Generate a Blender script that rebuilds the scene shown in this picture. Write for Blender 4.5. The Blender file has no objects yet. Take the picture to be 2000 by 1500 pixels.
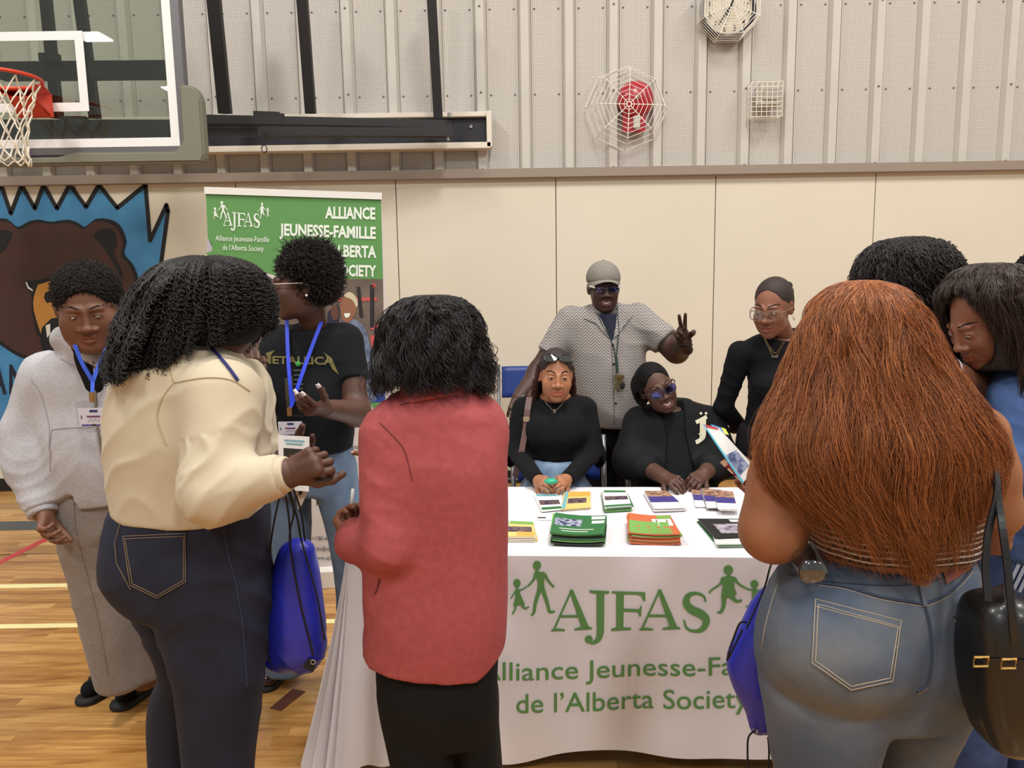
import bpy, bmesh, math, random
import numpy as np
from mathutils import Vector, Matrix, Euler
rnd = random.Random(7)
SC = bpy.context.scene
COL = SC.collection
# ---------------------------------------------------------------- camera, light, exposure
F = 1500.0; PITCH = math.radians(8.0); ROLL = math.radians(0.9); CAMZ = 1.64
_r = Vector((1, 0, 0)); _u = Vector((0, math.sin(PITCH), math.cos(PITCH))); _f = Vector((0, math.cos(PITCH), -math.sin(PITCH)))
CX = _r * math.cos(ROLL) - _u * math.sin(ROLL); CY = _r * math.sin(ROLL) + _u * math.cos(ROLL)
CO = Vector((0, 0, CAMZ))
def at(px, py, Y):
    "point at depth Y that the photograph shows at pixel px,py"
    d = CX * ((px - 1000) / F) + CY * ((750 - py) / F) + _f
    return CO + d * (Y / d.y)
def onz(px, py, z=0.0):
    d = CX * ((px - 1000) / F) + CY * ((750 - py) / F) + _f
    return CO + d * ((z - CAMZ) / d.z)
def proj(p):
    v = Vector(p) - CO; w = v.dot(_f)
    return 1000 + F * v.dot(CX) / w, 750 - F * v.dot(CY) / w
cam = bpy.data.cameras.new('camera'); camo = bpy.data.objects.new('camera', cam); COL.objects.link(camo)
cam.sensor_width = 36; cam.lens = F / 2000 * 36; cam.clip_start = 0.05
m = Matrix.Identity(4)
for i, v in enumerate((CX, CY, -_f)):
    for j in range(3): m[j][i] = v[j]
m.translation = CO
camo.matrix_world = m; SC.camera = camo
SC.view_settings.view_transform = 'Standard'; SC.view_settings.look = 'None'
SC.view_settings.exposure = 0.0; SC.view_settings.gamma = 1.0; SC.view_settings.use_curve_mapping = False
W = bpy.data.worlds.new('hall light'); SC.world = W; W.use_nodes = True
bgn = W.node_tree.nodes['Background']; bgn.inputs[0].default_value = (1.0, 0.975, 0.94, 1); bgn.inputs[1].default_value = 0.41
def area(name, loc, sx, sy, power, col=(1, .975, .94), target=None):
    l = bpy.data.lights.new(name, 'AREA'); l.shape = 'RECTANGLE'; l.size = sx; l.size_y = sy; l.energy = power; l.color = col
    o = bpy.data.objects.new(name, l); COL.objects.link(o); o.location = loc
    if target: o.rotation_euler = (Vector(target) - Vector(loc)).to_track_quat('-Z', 'Y').to_euler()
    return o
for i, (x, y, pw) in enumerate([(-3.4, 2.2, 190), (1.0, 2.0, 195), (4.6, 2.2, 165), (-3.2, -2.8, 215), (1.6, -2.6, 250), (6.0, -2.8, 190)]):
    area('ceiling_lamp_light', (x, y, 6.6), .7, 1.6, pw)
# ---------------------------------------------------------------- helpers
def srgb(c):
    if isinstance(c, (int, float)): c = (c, c, c)
    return tuple(((v / 255) / 12.92 if v / 255 <= .04045 else ((v / 255 + .055) / 1.055) ** 2.4) for v in c)
MATS = {}
def mat(name, col, rough=.7, met=0, var=None, bump=None, var2=None, emit=None, alpha=None, sheen=0, spec=.5, stretch=None, sss=0, coat=0, vcol=False):
    """col in sRGB 0-255; var=(scale, other colour, lo, hi); bump=(scale, strength, distance)"""
    if name in MATS: return MATS[name]
    M = bpy.data.materials.new(name); M.use_nodes = True; N = M.node_tree.nodes; L = M.node_tree.links
    b = N['Principled BSDF']; c = srgb(col)
    b.inputs['Base Color'].default_value = (*c, 1); b.inputs['Roughness'].default_value = rough; b.inputs['Metallic'].default_value = met
    b.inputs['Specular IOR Level'].default_value = spec
    if sheen: b.inputs['Sheen Weight'].default_value = sheen; b.inputs['Sheen Roughness'].default_value = .5
    if coat: b.inputs['Coat Weight'].default_value = coat; b.inputs['Coat Roughness'].default_value = .12
    M.diffuse_color = (*c, 1)
    tc = N.new('ShaderNodeTexCoord'); src = tc.outputs['Object']
    if stretch:
        mp = N.new('ShaderNodeMapping'); mp.inputs['Scale'].default_value = stretch; L.new(src, mp.inputs[0]); src = mp.outputs[0]
    last = None
    if var:
        n = N.new('ShaderNodeTexNoise'); n.inputs['Scale'].default_value = var[0]; n.inputs['Detail'].default_value = 5
        L.new(src, n.inputs['Vector'])
        r = N.new('ShaderNodeValToRGB'); r.color_ramp.elements[0].position = var[2] if len(var) > 2 else .35
        r.color_ramp.elements[1].position = var[3] if len(var) > 3 else .65
        r.color_ramp.elements[0].color = (*c, 1); r.color_ramp.elements[1].color = (*srgb(var[1]), 1)
        L.new(n.outputs[0], r.inputs[0]); L.new(r.outputs[0], b.inputs['Base Color']); last = r.outputs[0]
    if vcol:
        at_ = N.new('ShaderNodeVertexColor'); at_.layer_name = 'tint'
        mx = N.new('ShaderNodeMix'); mx.data_type = 'RGBA'; mx.blend_type = 'MULTIPLY'; mx.inputs[0].default_value = 1
        if last: L.new(last, mx.inputs[6])
        else: mx.inputs[6].default_value = (*c, 1)
        L.new(at_.outputs[0], mx.inputs[7]); L.new(mx.outputs[2], b.inputs['Base Color'])
    if bump:
        n2 = N.new('ShaderNodeTexNoise'); n2.inputs['Scale'].default_value = bump[0]; n2.inputs['Detail'].default_value = 4
        L.new(src, n2.inputs['Vector'])
        bm_ = N.new('ShaderNodeBump'); bm_.inputs['Strength'].default_value = bump[1]; bm_.inputs['Distance'].default_value = bump[2] if len(bump) > 2 else .002
        L.new(n2.outputs[0], bm_.inputs['Height']); L.new(bm_.outputs[0], b.inputs['Normal'])
    if emit: b.inputs['Emission Color'].default_value = (*c, 1); b.inputs['Emission Strength'].default_value = emit
    if alpha is not None: b.inputs['Alpha'].default_value = alpha
    if sss: b.inputs['Subsurface Weight'].default_value = sss; b.inputs['Subsurface Radius'].default_value = (.5, .2, .1); b.inputs['Subsurface Scale'].default_value = .01
    MATS[name] = M; return M
def glassmat(name, tint=(255, 255, 255), fac=.06, rough=.02):
    M = bpy.data.materials.new(name); M.use_nodes = True; N = M.node_tree.nodes; L = M.node_tree.links; N.clear()
    o = N.new('ShaderNodeOutputMaterial'); t = N.new('ShaderNodeBsdfTransparent'); t.inputs[0].default_value = (*srgb(tint), 1)
    g = N.new('ShaderNodeBsdfGlossy'); g.inputs['Roughness'].default_value = rough
    x = N.new('ShaderNodeMixShader'); x.inputs[0].default_value = fac
    L.new(t.outputs[0], x.inputs[1]); L.new(g.outputs[0], x.inputs[2]); L.new(x.outputs[0], o.inputs[0]); MATS[name] = M; return M
def empty(name, loc, label=None, cat=None, group=None, kind=None):
    o = bpy.data.objects.new(name, None); COL.objects.link(o); o.location = loc; o.empty_display_size = .1
    return tag(o, label, cat, group, kind)
def tag(o, label=None, cat=None, group=None, kind=None):
    if label: o['label'] = label
    if cat: o['category'] = cat
    if group: o['group'] = group
    if kind: o['kind'] = kind
    return o
def top(o):
    "world position of an object's origin (nothing here is rotated by its parent)"
    if o.parent is None: return Vector(o.location)
    return top(o.parent) + o.matrix_parent_inverse.translation + Vector(o.location)
def link(name, me, mats, parent=None, smooth=False, label=None):
    "mesh given in world coordinates becomes an object (its origin stays at the world origin, or at the parent)"
    o = bpy.data.objects.new(name, me)
    for mm in (mats if isinstance(mats, (list, tuple)) else [mats]): me.materials.append(mm)
    COL.objects.link(o)
    if parent is not None:
        o.parent = parent; o.matrix_parent_inverse = Matrix.Translation(-top(parent))
    if smooth: me.polygons.foreach_set('use_smooth', np.ones(len(me.polygons), bool))
    if label: o['label'] = label
    return o
def npmesh(name, V, Q, tris=None):
    me = bpy.data.meshes.new(name)
    V = np.asarray(V, np.float32); Q = np.asarray(Q, np.int32).reshape(-1, 4) if Q is not None and len(Q) else np.zeros((0, 4), np.int32)
    T = np.asarray(tris, np.int32).reshape(-1, 3) if tris is not None and len(tris) else np.zeros((0, 3), np.int32)
    nq, nt = len(Q), len(T)
    me.vertices.add(len(V)); me.vertices.foreach_set('co', V.ravel())
    me.loops.add(4 * nq + 3 * nt); me.loops.foreach_set('vertex_index', np.concatenate([Q.ravel(), T.ravel()]))
    me.polygons.add(nq + nt)
    me.polygons.foreach_set('loop_start', np.concatenate([np.arange(nq) * 4, 4 * nq + np.arange(nt) * 3]).astype(np.int32))
    me.update(calc_edges=True); me.validate()
    return me
class MB:
    "collects simple shapes as one mesh"
    def __init__(s): s.v = []; s.f = []; s.m = []; s.cm = 0
    def add(s, vs, fs):
        o = len(s.v); s.v += [tuple(v) for v in vs]; s.f += [tuple(i + o for i in f) for f in fs]; s.m += [s.cm] * len(fs); return s
    def box(s, x0, x1, y0, y1, z0, z1, bev=0):
        if bev:
            b = bev; vs = []
            bm = bmesh.new(); bmesh.ops.create_cube(bm, size=1)
            for v in bm.verts: v.co = ((x0 + x1) / 2 + v.co.x * (x1 - x0), (y0 + y1) / 2 + v.co.y * (y1 - y0), (z0 + z1) / 2 + v.co.z * (z1 - z0))
            bmesh.ops.bevel(bm, geom=bm.edges[:], offset=b, segments=2, affect='EDGES')
            bm.verts.index_update(); s.add([v.co[:] for v in bm.verts], [[v.index for v in f.verts] for f in bm.faces]); bm.free(); return s
        vs = [(x, y, z) for x in (x0, x1) for y in (y0, y1) for z in (z0, z1)]
        return s.add(vs, [(0, 1, 3, 2), (4, 6, 7, 5), (0, 4, 5, 1), (2, 3, 7, 6), (0, 2, 6, 4), (1, 5, 7, 3)])
    def beam(s, a, b, w, h, up=(0, 0, 1)):
        a = Vector(a); b = Vector(b); d = (b - a).normalized(); u = Vector(up)
        if abs(d.dot(u)) > .95: u = Vector((0, 1, 0))
        sx = d.cross(u).normalized() * w / 2; sy = sx.cross(d).normalized() * h / 2
        return s.add([a - sx - sy, a + sx - sy, a + sx + sy, a - sx + sy, b - sx - sy, b + sx - sy, b + sx + sy, b - sx + sy],
                     [(0, 1, 2, 3)[::-1], (4, 5, 6, 7), (0, 1, 5, 4), (1, 2, 6, 5), (2, 3, 7, 6), (3, 0, 4, 7)])
    def prism(s, poly, d):
        "polygon (list of 3D points) given thickness vector d"
        n = len(poly); d = Vector(d); a = [Vector(p) for p in poly]
        return s.add(a + [p + d for p in a], [tuple(range(n))[::-1], tuple(range(n, 2 * n))] + [(i, (i + 1) % n, n + (i + 1) % n, n + i) for i in range(n)])
    def tube(s, pts, r, n=8, closed=False, caps=True):
        pts = [Vector(p) for p in pts]; N = len(pts); rs = r if isinstance(r, (list, tuple)) else [r] * N
        o = len(s.v); up = None
        for i, p in enumerate(pts):
            if closed: t = pts[(i + 1) % N] - pts[i - 1]
            else: t = pts[min(i + 1, N - 1)] - pts[max(i - 1, 0)]
            t.normalize()
            if up is None:
                up = Vector((0, 0, 1)) if abs(t.z) < .9 else Vector((1, 0, 0))
            a = t.cross(up)
            if a.length < 1e-5: a = t.orthogonal()
            a.normalize(); up = a.cross(t).normalized()
            for k in range(n):
                w = 2 * math.pi * k / n; s.v.append(tuple(p + (a * math.cos(w) + up * math.sin(w)) * rs[i]))
        for i in range(N if closed else N - 1):
            j = (i + 1) % N
            for k in range(n):
                s.f.append((o + i * n + k, o + i * n + (k + 1) % n, o + j * n + (k + 1) % n, o + j * n + k)); s.m.append(s.cm)
        if caps and not closed:
            s.f.append(tuple(o + k for k in range(n))[::-1]); s.m.append(s.cm)
            s.f.append(tuple(o + (N - 1) * n + k for k in range(n))); s.m.append(s.cm)
        return s
    def lathe(s, c, prof, ax=(0, 0, 1), n=24):
        "prof: (radius, offset along axis)"
        ax = Vector(ax).normalized(); a = ax.orthogonal().normalized(); b = ax.cross(a); c = Vector(c); o = len(s.v)
        for r, h in prof:
            for k in range(n):
                w = 2 * math.pi * k / n; s.v.append(tuple(c + ax * h + (a * math.cos(w) + b * math.sin(w)) * r))
        for i in range(len(prof) - 1):
            for k in range(n):
                s.f.append((o + i * n + k, o + i * n + (k + 1) % n, o + (i + 1) * n + (k + 1) % n, o + (i + 1) * n + k)); s.m.append(s.cm)
        s.f.append(tuple(o + k for k in range(n))[::-1]); s.m.append(s.cm)
        s.f.append(tuple(o + (len(prof) - 1) * n + k for k in range(n))); s.m.append(s.cm)
        return s
    def grid(s, fn, nu, nv, closeu=False):
        o = len(s.v)
        for j in range(nv + 1):
            for i in range(nu + (0 if closeu else 1)): s.v.append(tuple(fn(i / nu, j / nv)))
        w = nu if closeu else nu + 1
        for j in range(nv):
            for i in range(nu):
                i2 = (i + 1) % w; s.f.append((o + j * w + i, o + j * w + i2, o + (j + 1) * w + i2, o + (j + 1) * w + i)); s.m.append(s.cm)
        return s
    def ball(s, c, r, n=12, R=None):
        c = Vector(c); r = r if isinstance(r, (tuple, list)) else (r, r, r)
        def fn(u, v):
            p = Vector((r[0] * math.cos(2 * math.pi * u) * math.sin(math.pi * v), r[1] * math.sin(2 * math.pi * u) * math.sin(math.pi * v), r[2] * math.cos(math.pi * v)))
            return c + (R @ p if R is not None else p)
        return s.grid(fn, n, max(4, n // 2), True)
    def mesh(s, name='m', recalc=True):
        me = bpy.data.meshes.new(name); me.from_pydata(s.v, [], s.f); me.polygons.foreach_set('material_index', s.m)
        if recalc:
            bm = bmesh.new(); bm.from_mesh(me); bmesh.ops.remove_doubles(bm, verts=bm.verts, dist=1e-6); bmesh.ops.recalc_face_normals(bm, faces=bm.faces); bm.to_mesh(me); bm.free()
        return me
    def obj(s, name, mats, parent=None, smooth=False, label=None, recalc=True):
        return link(name, s.mesh(name, recalc), mats, parent, smooth, label)
def dup(root, delta=None, label=None):
    r = root.copy(); COL.objects.link(r)
    if delta is not None: r.location = Vector(root.location) + Vector(delta)
    if label: r['label'] = label
    for ch in list(root.children):
        c = ch.copy(); COL.objects.link(c); c.parent = r; c.matrix_parent_inverse = ch.matrix_parent_inverse.copy()
        for g in ch.children:
            d = g.copy(); COL.objects.link(d); d.parent = c; d.matrix_parent_inverse = g.matrix_parent_inverse.copy()
    return r
# ---------------------------------------------------------------- lettering
def textmesh(body, bold=0.0, res=3, align='LEFT', lines=1.0):
    cu = bpy.data.curves.new('t', 'FONT'); cu.body = body; cu.size = 1; cu.offset = bold; cu.resolution_u = res; cu.align_x = align; cu.space_line = lines
    o = bpy.data.objects.new('t', cu); COL.objects.link(o); dg = bpy.context.evaluated_depsgraph_get()
    me = bpy.data.meshes.new_from_object(o.evaluated_get(dg)); bpy.data.objects.remove(o)
    v = np.zeros(len(me.vertices) * 3); me.vertices.foreach_get('co', v); v = v.reshape(-1, 3)
    fs = [tuple(p.vertices) for p in me.polygons]; bpy.data.meshes.remove(me)
    return v, fs
def quadmap(v, bl, br, tr, tl, box=None):
    "map 2D vertices onto a quad"
    bl, br, tr, tl = [np.array(p) for p in (bl, br, tr, tl)]
    x0, y0, x1, y1 = box or (v[:, 0].min(), v[:, 1].min(), v[:, 0].max(), v[:, 1].max())
    u = ((v[:, 0] - x0) / (x1 - x0))[:, None]; w = ((v[:, 1] - y0) / (y1 - y0))[:, None]
    return bl * (1 - u) * (1 - w) + br * u * (1 - w) + tr * u * w + tl * (1 - u) * w
def split2d(v, fs, size):
    "subdivide flat faces so that they can follow folds"
    bm = bmesh.new(); vs = [bm.verts.new(p) for p in v]
    for f in fs:
        try: bm.faces.new([vs[i] for i in f])
        except ValueError: pass
    for _ in range(5):
        es = [e for e in bm.edges if e.calc_length() > size]
        if not es: break
        bmesh.ops.subdivide_edges(bm, edges=es, cuts=1, use_grid_fill=False)
        bmesh.ops.triangulate(bm, faces=bm.faces)
    bm.verts.index_update(); V = np.array([x.co[:] for x in bm.verts]); Fc = [tuple(x.index for x in f.verts) for f in bm.faces]; bm.free()
    return V, Fc
def ribbon(pts, ws):
    "flat 2D stroke of varying width; returns verts, faces"
    P = [Vector((p[0], p[1], 0)) for p in pts]; v = []; f = []
    for i, p in enumerate(P):
        t = (P[min(i + 1, len(P) - 1)] - P[max(i - 1, 0)]).normalized(); n = Vector((-t.y, t.x, 0)); w = ws[i] if isinstance(ws, (list, tuple)) else ws
        v += [p + n * w / 2, p - n * w / 2]
    for i in range(len(P) - 1): f.append((2 * i, 2 * i + 1, 2 * i + 3, 2 * i + 2))
    return v, f
def curve2(pts, n=8):
    "Catmull-Rom through points"
    P = [np.array(p, float) for p in pts]; P = [2 * P[0] - P[1]] + P + [2 * P[-1] - P[-2]]; out = []
    for i in range(1, len(P) - 2):
        for k in range(n):
            t = k / n; a, b, c, d = P[i - 1:i + 3]
            out.append(.5 * ((2 * b) + (-a + c) * t + (2 * a - 5 * b + 4 * c - d) * t * t + (-a + 3 * b - 3 * c + d) * t ** 3))
    out.append(P[-2]); return out
class Flat:
    def __init__(s): s.v = []; s.f = []
    def add(s, v, f):
        o = len(s.v); s.v += [(float(p[0]), float(p[1]), 0.) for p in v]; s.f += [tuple(i + o for i in q) for q in f]
    def poly(s, *p): s.add(p, [tuple(range(len(p)))])
    def stroke(s, pts, ws, n=8, curved=True):
        c = curve2(pts, n) if curved else pts
        if isinstance(ws, (list, tuple)): ws = list(np.interp(np.linspace(0, 1, len(c)), np.linspace(0, 1, len(ws)), ws))
        s.add(*ribbon(c, ws))
    def disc(s, x, y, rx, ry=None, n=20):
        ry = ry or rx; s.add([(x + rx * math.cos(2 * math.pi * k / n), y + ry * math.sin(2 * math.pi * k / n)) for k in range(n)], [tuple(range(n))])
    def arr(s): return np.array(s.v), s.f
def serif_letters():
    "A J F A S in a serif face, coordinates from the photograph (x 455..1490, y down)"
    S = Flat(); y = lambda v: -v
    def A(x):
        S.poly((x + 12, y(498)), (x + 28, y(498)), (x + 142, y(242)), (x + 128, y(242))); S.poly((x + 118, y(248)), (x + 142, y(242)), (x + 248, y(490)), (x + 198, y(490)))
        S.poly((x + 62, y(408)), (x + 62, y(424)), (x + 200, y(424)), (x + 196, y(408)))
        S.poly((x, y(512)), (x + 92, y(512)), (x + 88, y(500)), (x + 50, y(494)), (x + 22, y(494)), (x + 2, y(500)))
        S.poly((x + 150, y(508)), (x + 268, y(500)), (x + 266, y(488)), (x + 232, y(482)), (x + 196, y(484)), (x + 152, y(496)))
    A(455); A(1030)
    S.poly((752, y(258)), (802, y(258)), (800, y(470)), (752, y(470)))
    S.poly((705, y(246)), (834, y(252)), (834, y(266)), (802, y(272)), (752, y(272)), (707, y(262)))
    S.stroke([(776, y(465)), (776, y(520)), (762, y(566)), (728, y(588)), (700, y(580))], [48, 46, 36, 22, 14]); S.disc(700, y(566), 26)
    S.poly((880, y(262)), (930, y(262)), (926, y(500)), (880, y(500)))
    S.poly((850, y(252)), (1068, y(260)), (1070, y(318)), (1058, y(318)), (1040, y(284)), (1010, y(276)), (930, y(274)), (852, y(266)))
    S.poly((925, y(366)), (1030, y(372)), (1040, y(348)), (1046, y(348)), (1042, y(420)), (1032, y(420)), (1020, y(392)), (925, y(386)))
    S.poly((846, y(512)), (978, y(508)), (976, y(494)), (926, y(490)), (880, y(490)), (848, y(496)))
    S.stroke([(1462, y(322)), (1448, y(284)), (1400, y(266)), (1350, y(282)), (1336, y(330)), (1370, y(372)), (1430, y(400)), (1466, y(440)), (1444, y(496)), (1390, y(512)), (1340, y(494)), (1320, y(440))], [12, 16, 20, 34, 48, 56, 58, 48, 34, 20, 16, 12])
    return S
def family_figures():
    S = Flat(); y = lambda v: -v
    def kid(dx, flip=1, k=1):
        X = lambda v: dx + flip * v * k
        return X
    # left pair: small girl and tall adult
    S.disc(232, y(200), 24, 27); S.poly((228, y(225)), (238, y(225)), (246, y(246)), (262, y(290)), (286, y(340)), (206, y(346)), (222, y(290)), (222, y(246)))
    S.stroke([(226, y(250)), (206, y(278)), (192, y(300))], [14, 9, 8]); S.stroke([(240, y(250)), (270, y(238)), (296, y(222))], [12, 9, 9])
    S.stroke([(226, y(340)), (218, y(372)), (202, y(402))], [18, 12, 10]); S.stroke([(262, y(338)), (284, y(362)), (312, y(352))], [18, 14, 8])
    S.disc(363, y(84), 27, 30); S.poly((356, y(108)), (372, y(108)), (378, y(126)), (412, y(128)), (410, y(200)), (412, y(240)), (366, y(244)), (368, y(190)), (346, y(130)))
    S.stroke([(356, y(140)), (338, y(180)), (300, y(222))], [26, 16, 11]); S.stroke([(410, y(138)), (438, y(186)), (474, y(226))], [24, 15, 15])
    S.stroke([(380, y(236)), (352, y(330)), (344, y(384)), (326, y(408))], [30, 22, 20, 12]); S.stroke([(398, y(234)), (428, y(320)), (446, y(384)), (480, y(382))], [30, 22, 20, 12])
    # right pair: adult in dress and small child
    S.disc(1610, y(114), 31, 31); S.poly((1602, y(142)), (1620, y(142)), (1626, y(154)), (1648, y(158)), (1650, y(230)), (1664, y(270)), (1640, y(298)), (1562, y(292)), (1572, y(230)), (1574, y(160)), (1600, y(154)))
    S.stroke([(1576, y(164)), (1556, y(206)), (1494, y(250)), (1490, y(268))], [24, 14, 12, 8]); S.stroke([(1646, y(166)), (1680, y(206)), (1740, y(240)), (1776, y(240))], [24, 14, 12, 10])
    S.stroke([(1582, y(288)), (1578, y(350)), (1560, y(388)), (1538, y(388))], [34, 24, 18, 12]); S.stroke([(1632, y(288)), (1664, y(318)), (1698, y(312))], [30, 20, 16])
    S.disc(1780, y(206), 26, 26); S.poly((1772, y(230)), (1788, y(230)), (1806, y(250)), (1798, y(310)), (1766, y(310)), (1764, y(250)))
    S.stroke([(1800, y(250)), (1824, y(244)), (1840, y(228))], [14, 10, 9]); S.stroke([(1774, y(304)), (1762, y(346)), (1724, y(352))], [20, 15, 10]); S.stroke([(1794, y(304)), (1816, y(330)), (1836, y(352))], [18, 14, 10])
    return S
# ---------------------------------------------------------------- the hall
WY = 6.0
m_wall = mat('cream painted panel', (221, 211, 192), .75, var=(1.2, (214, 204, 184), .3, .8), bump=(60, .08, .002))
m_dark = mat('near black gap', (30, 26, 24), .9)
m_metal = mat('off white corrugated steel', (200, 194, 184), .55, var=(2.0, (192, 186, 176)))
m_base = mat('black rubber base', (22, 20, 20), .6)
m_taupe = mat('taupe flashing', (148, 132, 118), .6)
# perforated pan
m_perf = mat('perforated off white steel', (203, 196, 186), .6)
N = m_perf.node_tree.nodes; L = m_perf.node_tree.links
tc = N['Texture Coordinate'] if 'Texture Coordinate' in N else [n for n in N if n.type == 'TEX_COORD'][0]
mp = N.new('ShaderNodeMapping'); mp.inputs['Scale'].default_value = (1, 0, 1); L.new(tc.outputs['Object'], mp.inputs[0])
vo = N.new('ShaderNodeTexVoronoi'); vo.inputs['Scale'].default_value = 78; vo.inputs['Randomness'].default_value = .12; L.new(mp.outputs[0], vo.inputs['Vector'])
rp = N.new('ShaderNodeValToRGB'); rp.color_ramp.elements[0].position = .22; rp.color_ramp.elements[1].position = .34
rp.color_ramp.elements[0].color = (*srgb((140, 130, 120)), 1); rp.color_ramp.elements[1].color = (*srgb((199, 193, 184)), 1)
L.new(vo.outputs['Distance'], rp.inputs[0]); L.new(rp.outputs[0], N['Principled BSDF'].inputs['Base Color'])
XL, XR = -6.4, 6.4; ZT = 7.0
wall = MB().box(XL, XR, WY + .03, WY + .14, 0, ZT).obj('wall_back', m_wall); tag(wall, kind='structure')
ztrim = at(1000, 345, WY - .02).z
seams = [at(x, 400, WY).x for x in (463, 775, 1083, 1390, 1707)]; pitch = (seams[-1] - seams[0]) / 4
xs = [seams[0] + pitch * k for k in range(-4, 9)]
for a, b in zip(xs[:-1], xs[1:]):
    MB().box(max(a, XL) + .003, min(b, XR) - .003, WY - .012, WY + .03, .09, ztrim, .002).obj('panel', m_wall, wall)
MB().box(XL, XR, WY - .002, WY + .03, .05, ztrim - .01).obj('joint_backing', m_dark, wall)
MB().box(XL, XR, WY - .03, WY + .02, 0, .10, .004).obj('baseboard_back', m_base).__setitem__('kind', 'structure')
tr = MB().box(XL, XR, WY - .07, WY + .03, ztrim - .015, ztrim + .055, .004)
tr.obj('trim_1', m_taupe).__setitem__('kind', 'structure')
# corrugated upper wall
rx0 = at(936, 0, WY).x; rs = (at(1983, 0, WY).x - rx0) / 12; zb = ztrim + .055
pan = MB().box(0, rs - .10, 0, .008, zb, ZT).mesh('pan'); pan.materials.append(m_perf)
ribm = MB(); rw = .058
for z0_, z1_ in ((zb, ZT),):
    pr = [(-.05, 0), (-rw / 2, -.05), (rw / 2, -.05), (.05, 0)]
    ribm.add([(x, y, z) for z in (z0_, z1_) for x, y in pr], [(0, 1, 5, 4), (1, 2, 6, 5), (2, 3, 7, 6), (0, 3, 7, 4), (0, 1, 2, 3), (4, 5, 6, 7)])
ribme = ribm.mesh('rib'); ribme.materials.append(m_metal)
screw = MB(); m_screw = mat('grey screw', (120, 112, 104), .5, .3)
zrow = [at(1500, y, WY).z for y in (8, 176, 325)]; zrow.append(zrow[0] + (zrow[0] - zrow[1])); zrow.append(zrow[-1] + (zrow[0] - zrow[1]))
k = -16
while rx0 + k * rs < XR - .3:
    x = rx0 + k * rs
    if x > XL + .1:
        o = bpy.data.objects.new('rib', ribme); COL.objects.link(o); o.parent = wall; o.location = (x, WY + .03, 0)
        o = bpy.data.objects.new('sheet', pan); COL.objects.link(o); o.parent = wall; o.location = (x + .05, WY + .022, 0)
        for z in zrow:
            for dx in (.075, rs - .075):
                screw.lathe((x + dx, WY + .025, z), [(.007, 0), (.007, .008), (.003, .012)], (0, -1, 0), 6)
            if k % 3 == 0: screw.lathe((x, WY - .02, z + .012), [(.007, 0), (.007, .008), (.003, .012)], (0, -1, 0), 6)
    k += 1
screw.obj('screw_heads', m_screw, wall)['kind'] = 'stuff'
# ---------------------------------------------------------------- maple floor, built board by board near the camera
def woodmat(name, planks):
    M = mat(name, (206, 158, 92), .32, coat=.25); N = M.node_tree.nodes; L = M.node_tree.links; b = N['Principled BSDF']
    tc = [n for n in N if n.type == 'TEX_COORD'][0]
    mp = N.new('ShaderNodeMapping'); mp.inputs['Scale'].default_value = (1.6, 16, 1); L.new(tc.outputs['Object'], mp.inputs[0])
    n1 = N.new('ShaderNodeTexNoise'); n1.inputs['Scale'].default_value = 2.2; n1.inputs['Detail'].default_value = 7; n1.inputs['Distortion'].default_value = .8; L.new(mp.outputs[0], n1.inputs['Vector'])
    r1 = N.new('ShaderNodeValToRGB'); e = r1.color_ramp.elements; e[0].position = .3; e[0].color = (*srgb((168, 116, 58)), 1); e[1].position = .62; e[1].color = (*srgb((214, 166, 98)), 1)
    L.new(n1.outputs[0], r1.inputs[0])
    mx = N.new('ShaderNodeMix'); mx.data_type = 'RGBA'; mx.blend_type = 'MULTIPLY'; mx.inputs[0].default_value = 1; L.new(r1.outputs[0], mx.inputs[6])
    r2 = N.new('ShaderNodeValToRGB'); e = r2.color_ramp.elements; e[0].color = (*srgb((205, 190, 165)), 1); e[1].color = (1, 1, 1, 1)
    if planks:
        br = N.new('ShaderNodeTexBrick'); br.inputs['Scale'].default_value = 1; br.inputs['Brick Width'].default_value = .9; br.inputs['Row Height'].default_value = .057
        br.inputs['Mortar Size'].default_value = .0012; br.inputs['Color1'].default_value = (0, 0, 0, 1); br.inputs['Color2'].default_value = (1, 1, 1, 1); br.inputs['Mortar'].default_value = (.2, .2, .2, 1)
        L.new(tc.outputs['Object'], br.inputs['Vector']); L.new(br.outputs[0], r2.inputs[0])
    else:
        oi = N.new('ShaderNodeObjectInfo'); L.new(oi.outputs['Random'], r2.inputs[0])
    L.new(r2.outputs[0], mx.inputs[7]); L.new(mx.outputs[2], b.inputs['Base Color'])
    return M
m_wood = woodmat('maple board', False); m_wood2 = woodmat('maple floor', True)
BX0, BX1, BY0, BY1 = -3.42, .9, 1.9, 4.0 + .057 * 9
fl = MB()
fl.box(XL, XR, -9, BY0, -.05, 0); fl.box(XL, XR, BY1, WY + .1, -.05, 0); fl.box(XL, BX0, BY0, BY1, -.05, 0); fl.box(BX1, XR, BY0, BY1, -.05, 0); fl.box(BX0, BX1, BY0, BY1, -.05, -.004)
floor = fl.obj('floor', m_wood2); tag(floor, kind='structure')
R2 = random.Random(3); y = BY0; nb = 0
unit = MB().box(0, 1, 0, .0562, -.02, 0); ume = unit.mesh('board'); ume.materials.append(m_wood)
while y < BY1 - .02:
    x = BX0 - R2.random() * .5
    while x < BX1:
        ln = .55 + R2.random() * 1.1; a = max(x, BX0); b_ = min(x + ln, BX1)
        if b_ - a > .03:
            me = MB().box(0, b_ - a - .0008, 0, .0562, -.02, 0).mesh('board'); me.materials.append(m_wood)
            o = bpy.data.objects.new('board', me); COL.objects.link(o); o.parent = floor; o.location = (a, y, 0); nb += 1
        x += ln
    y += .057
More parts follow.
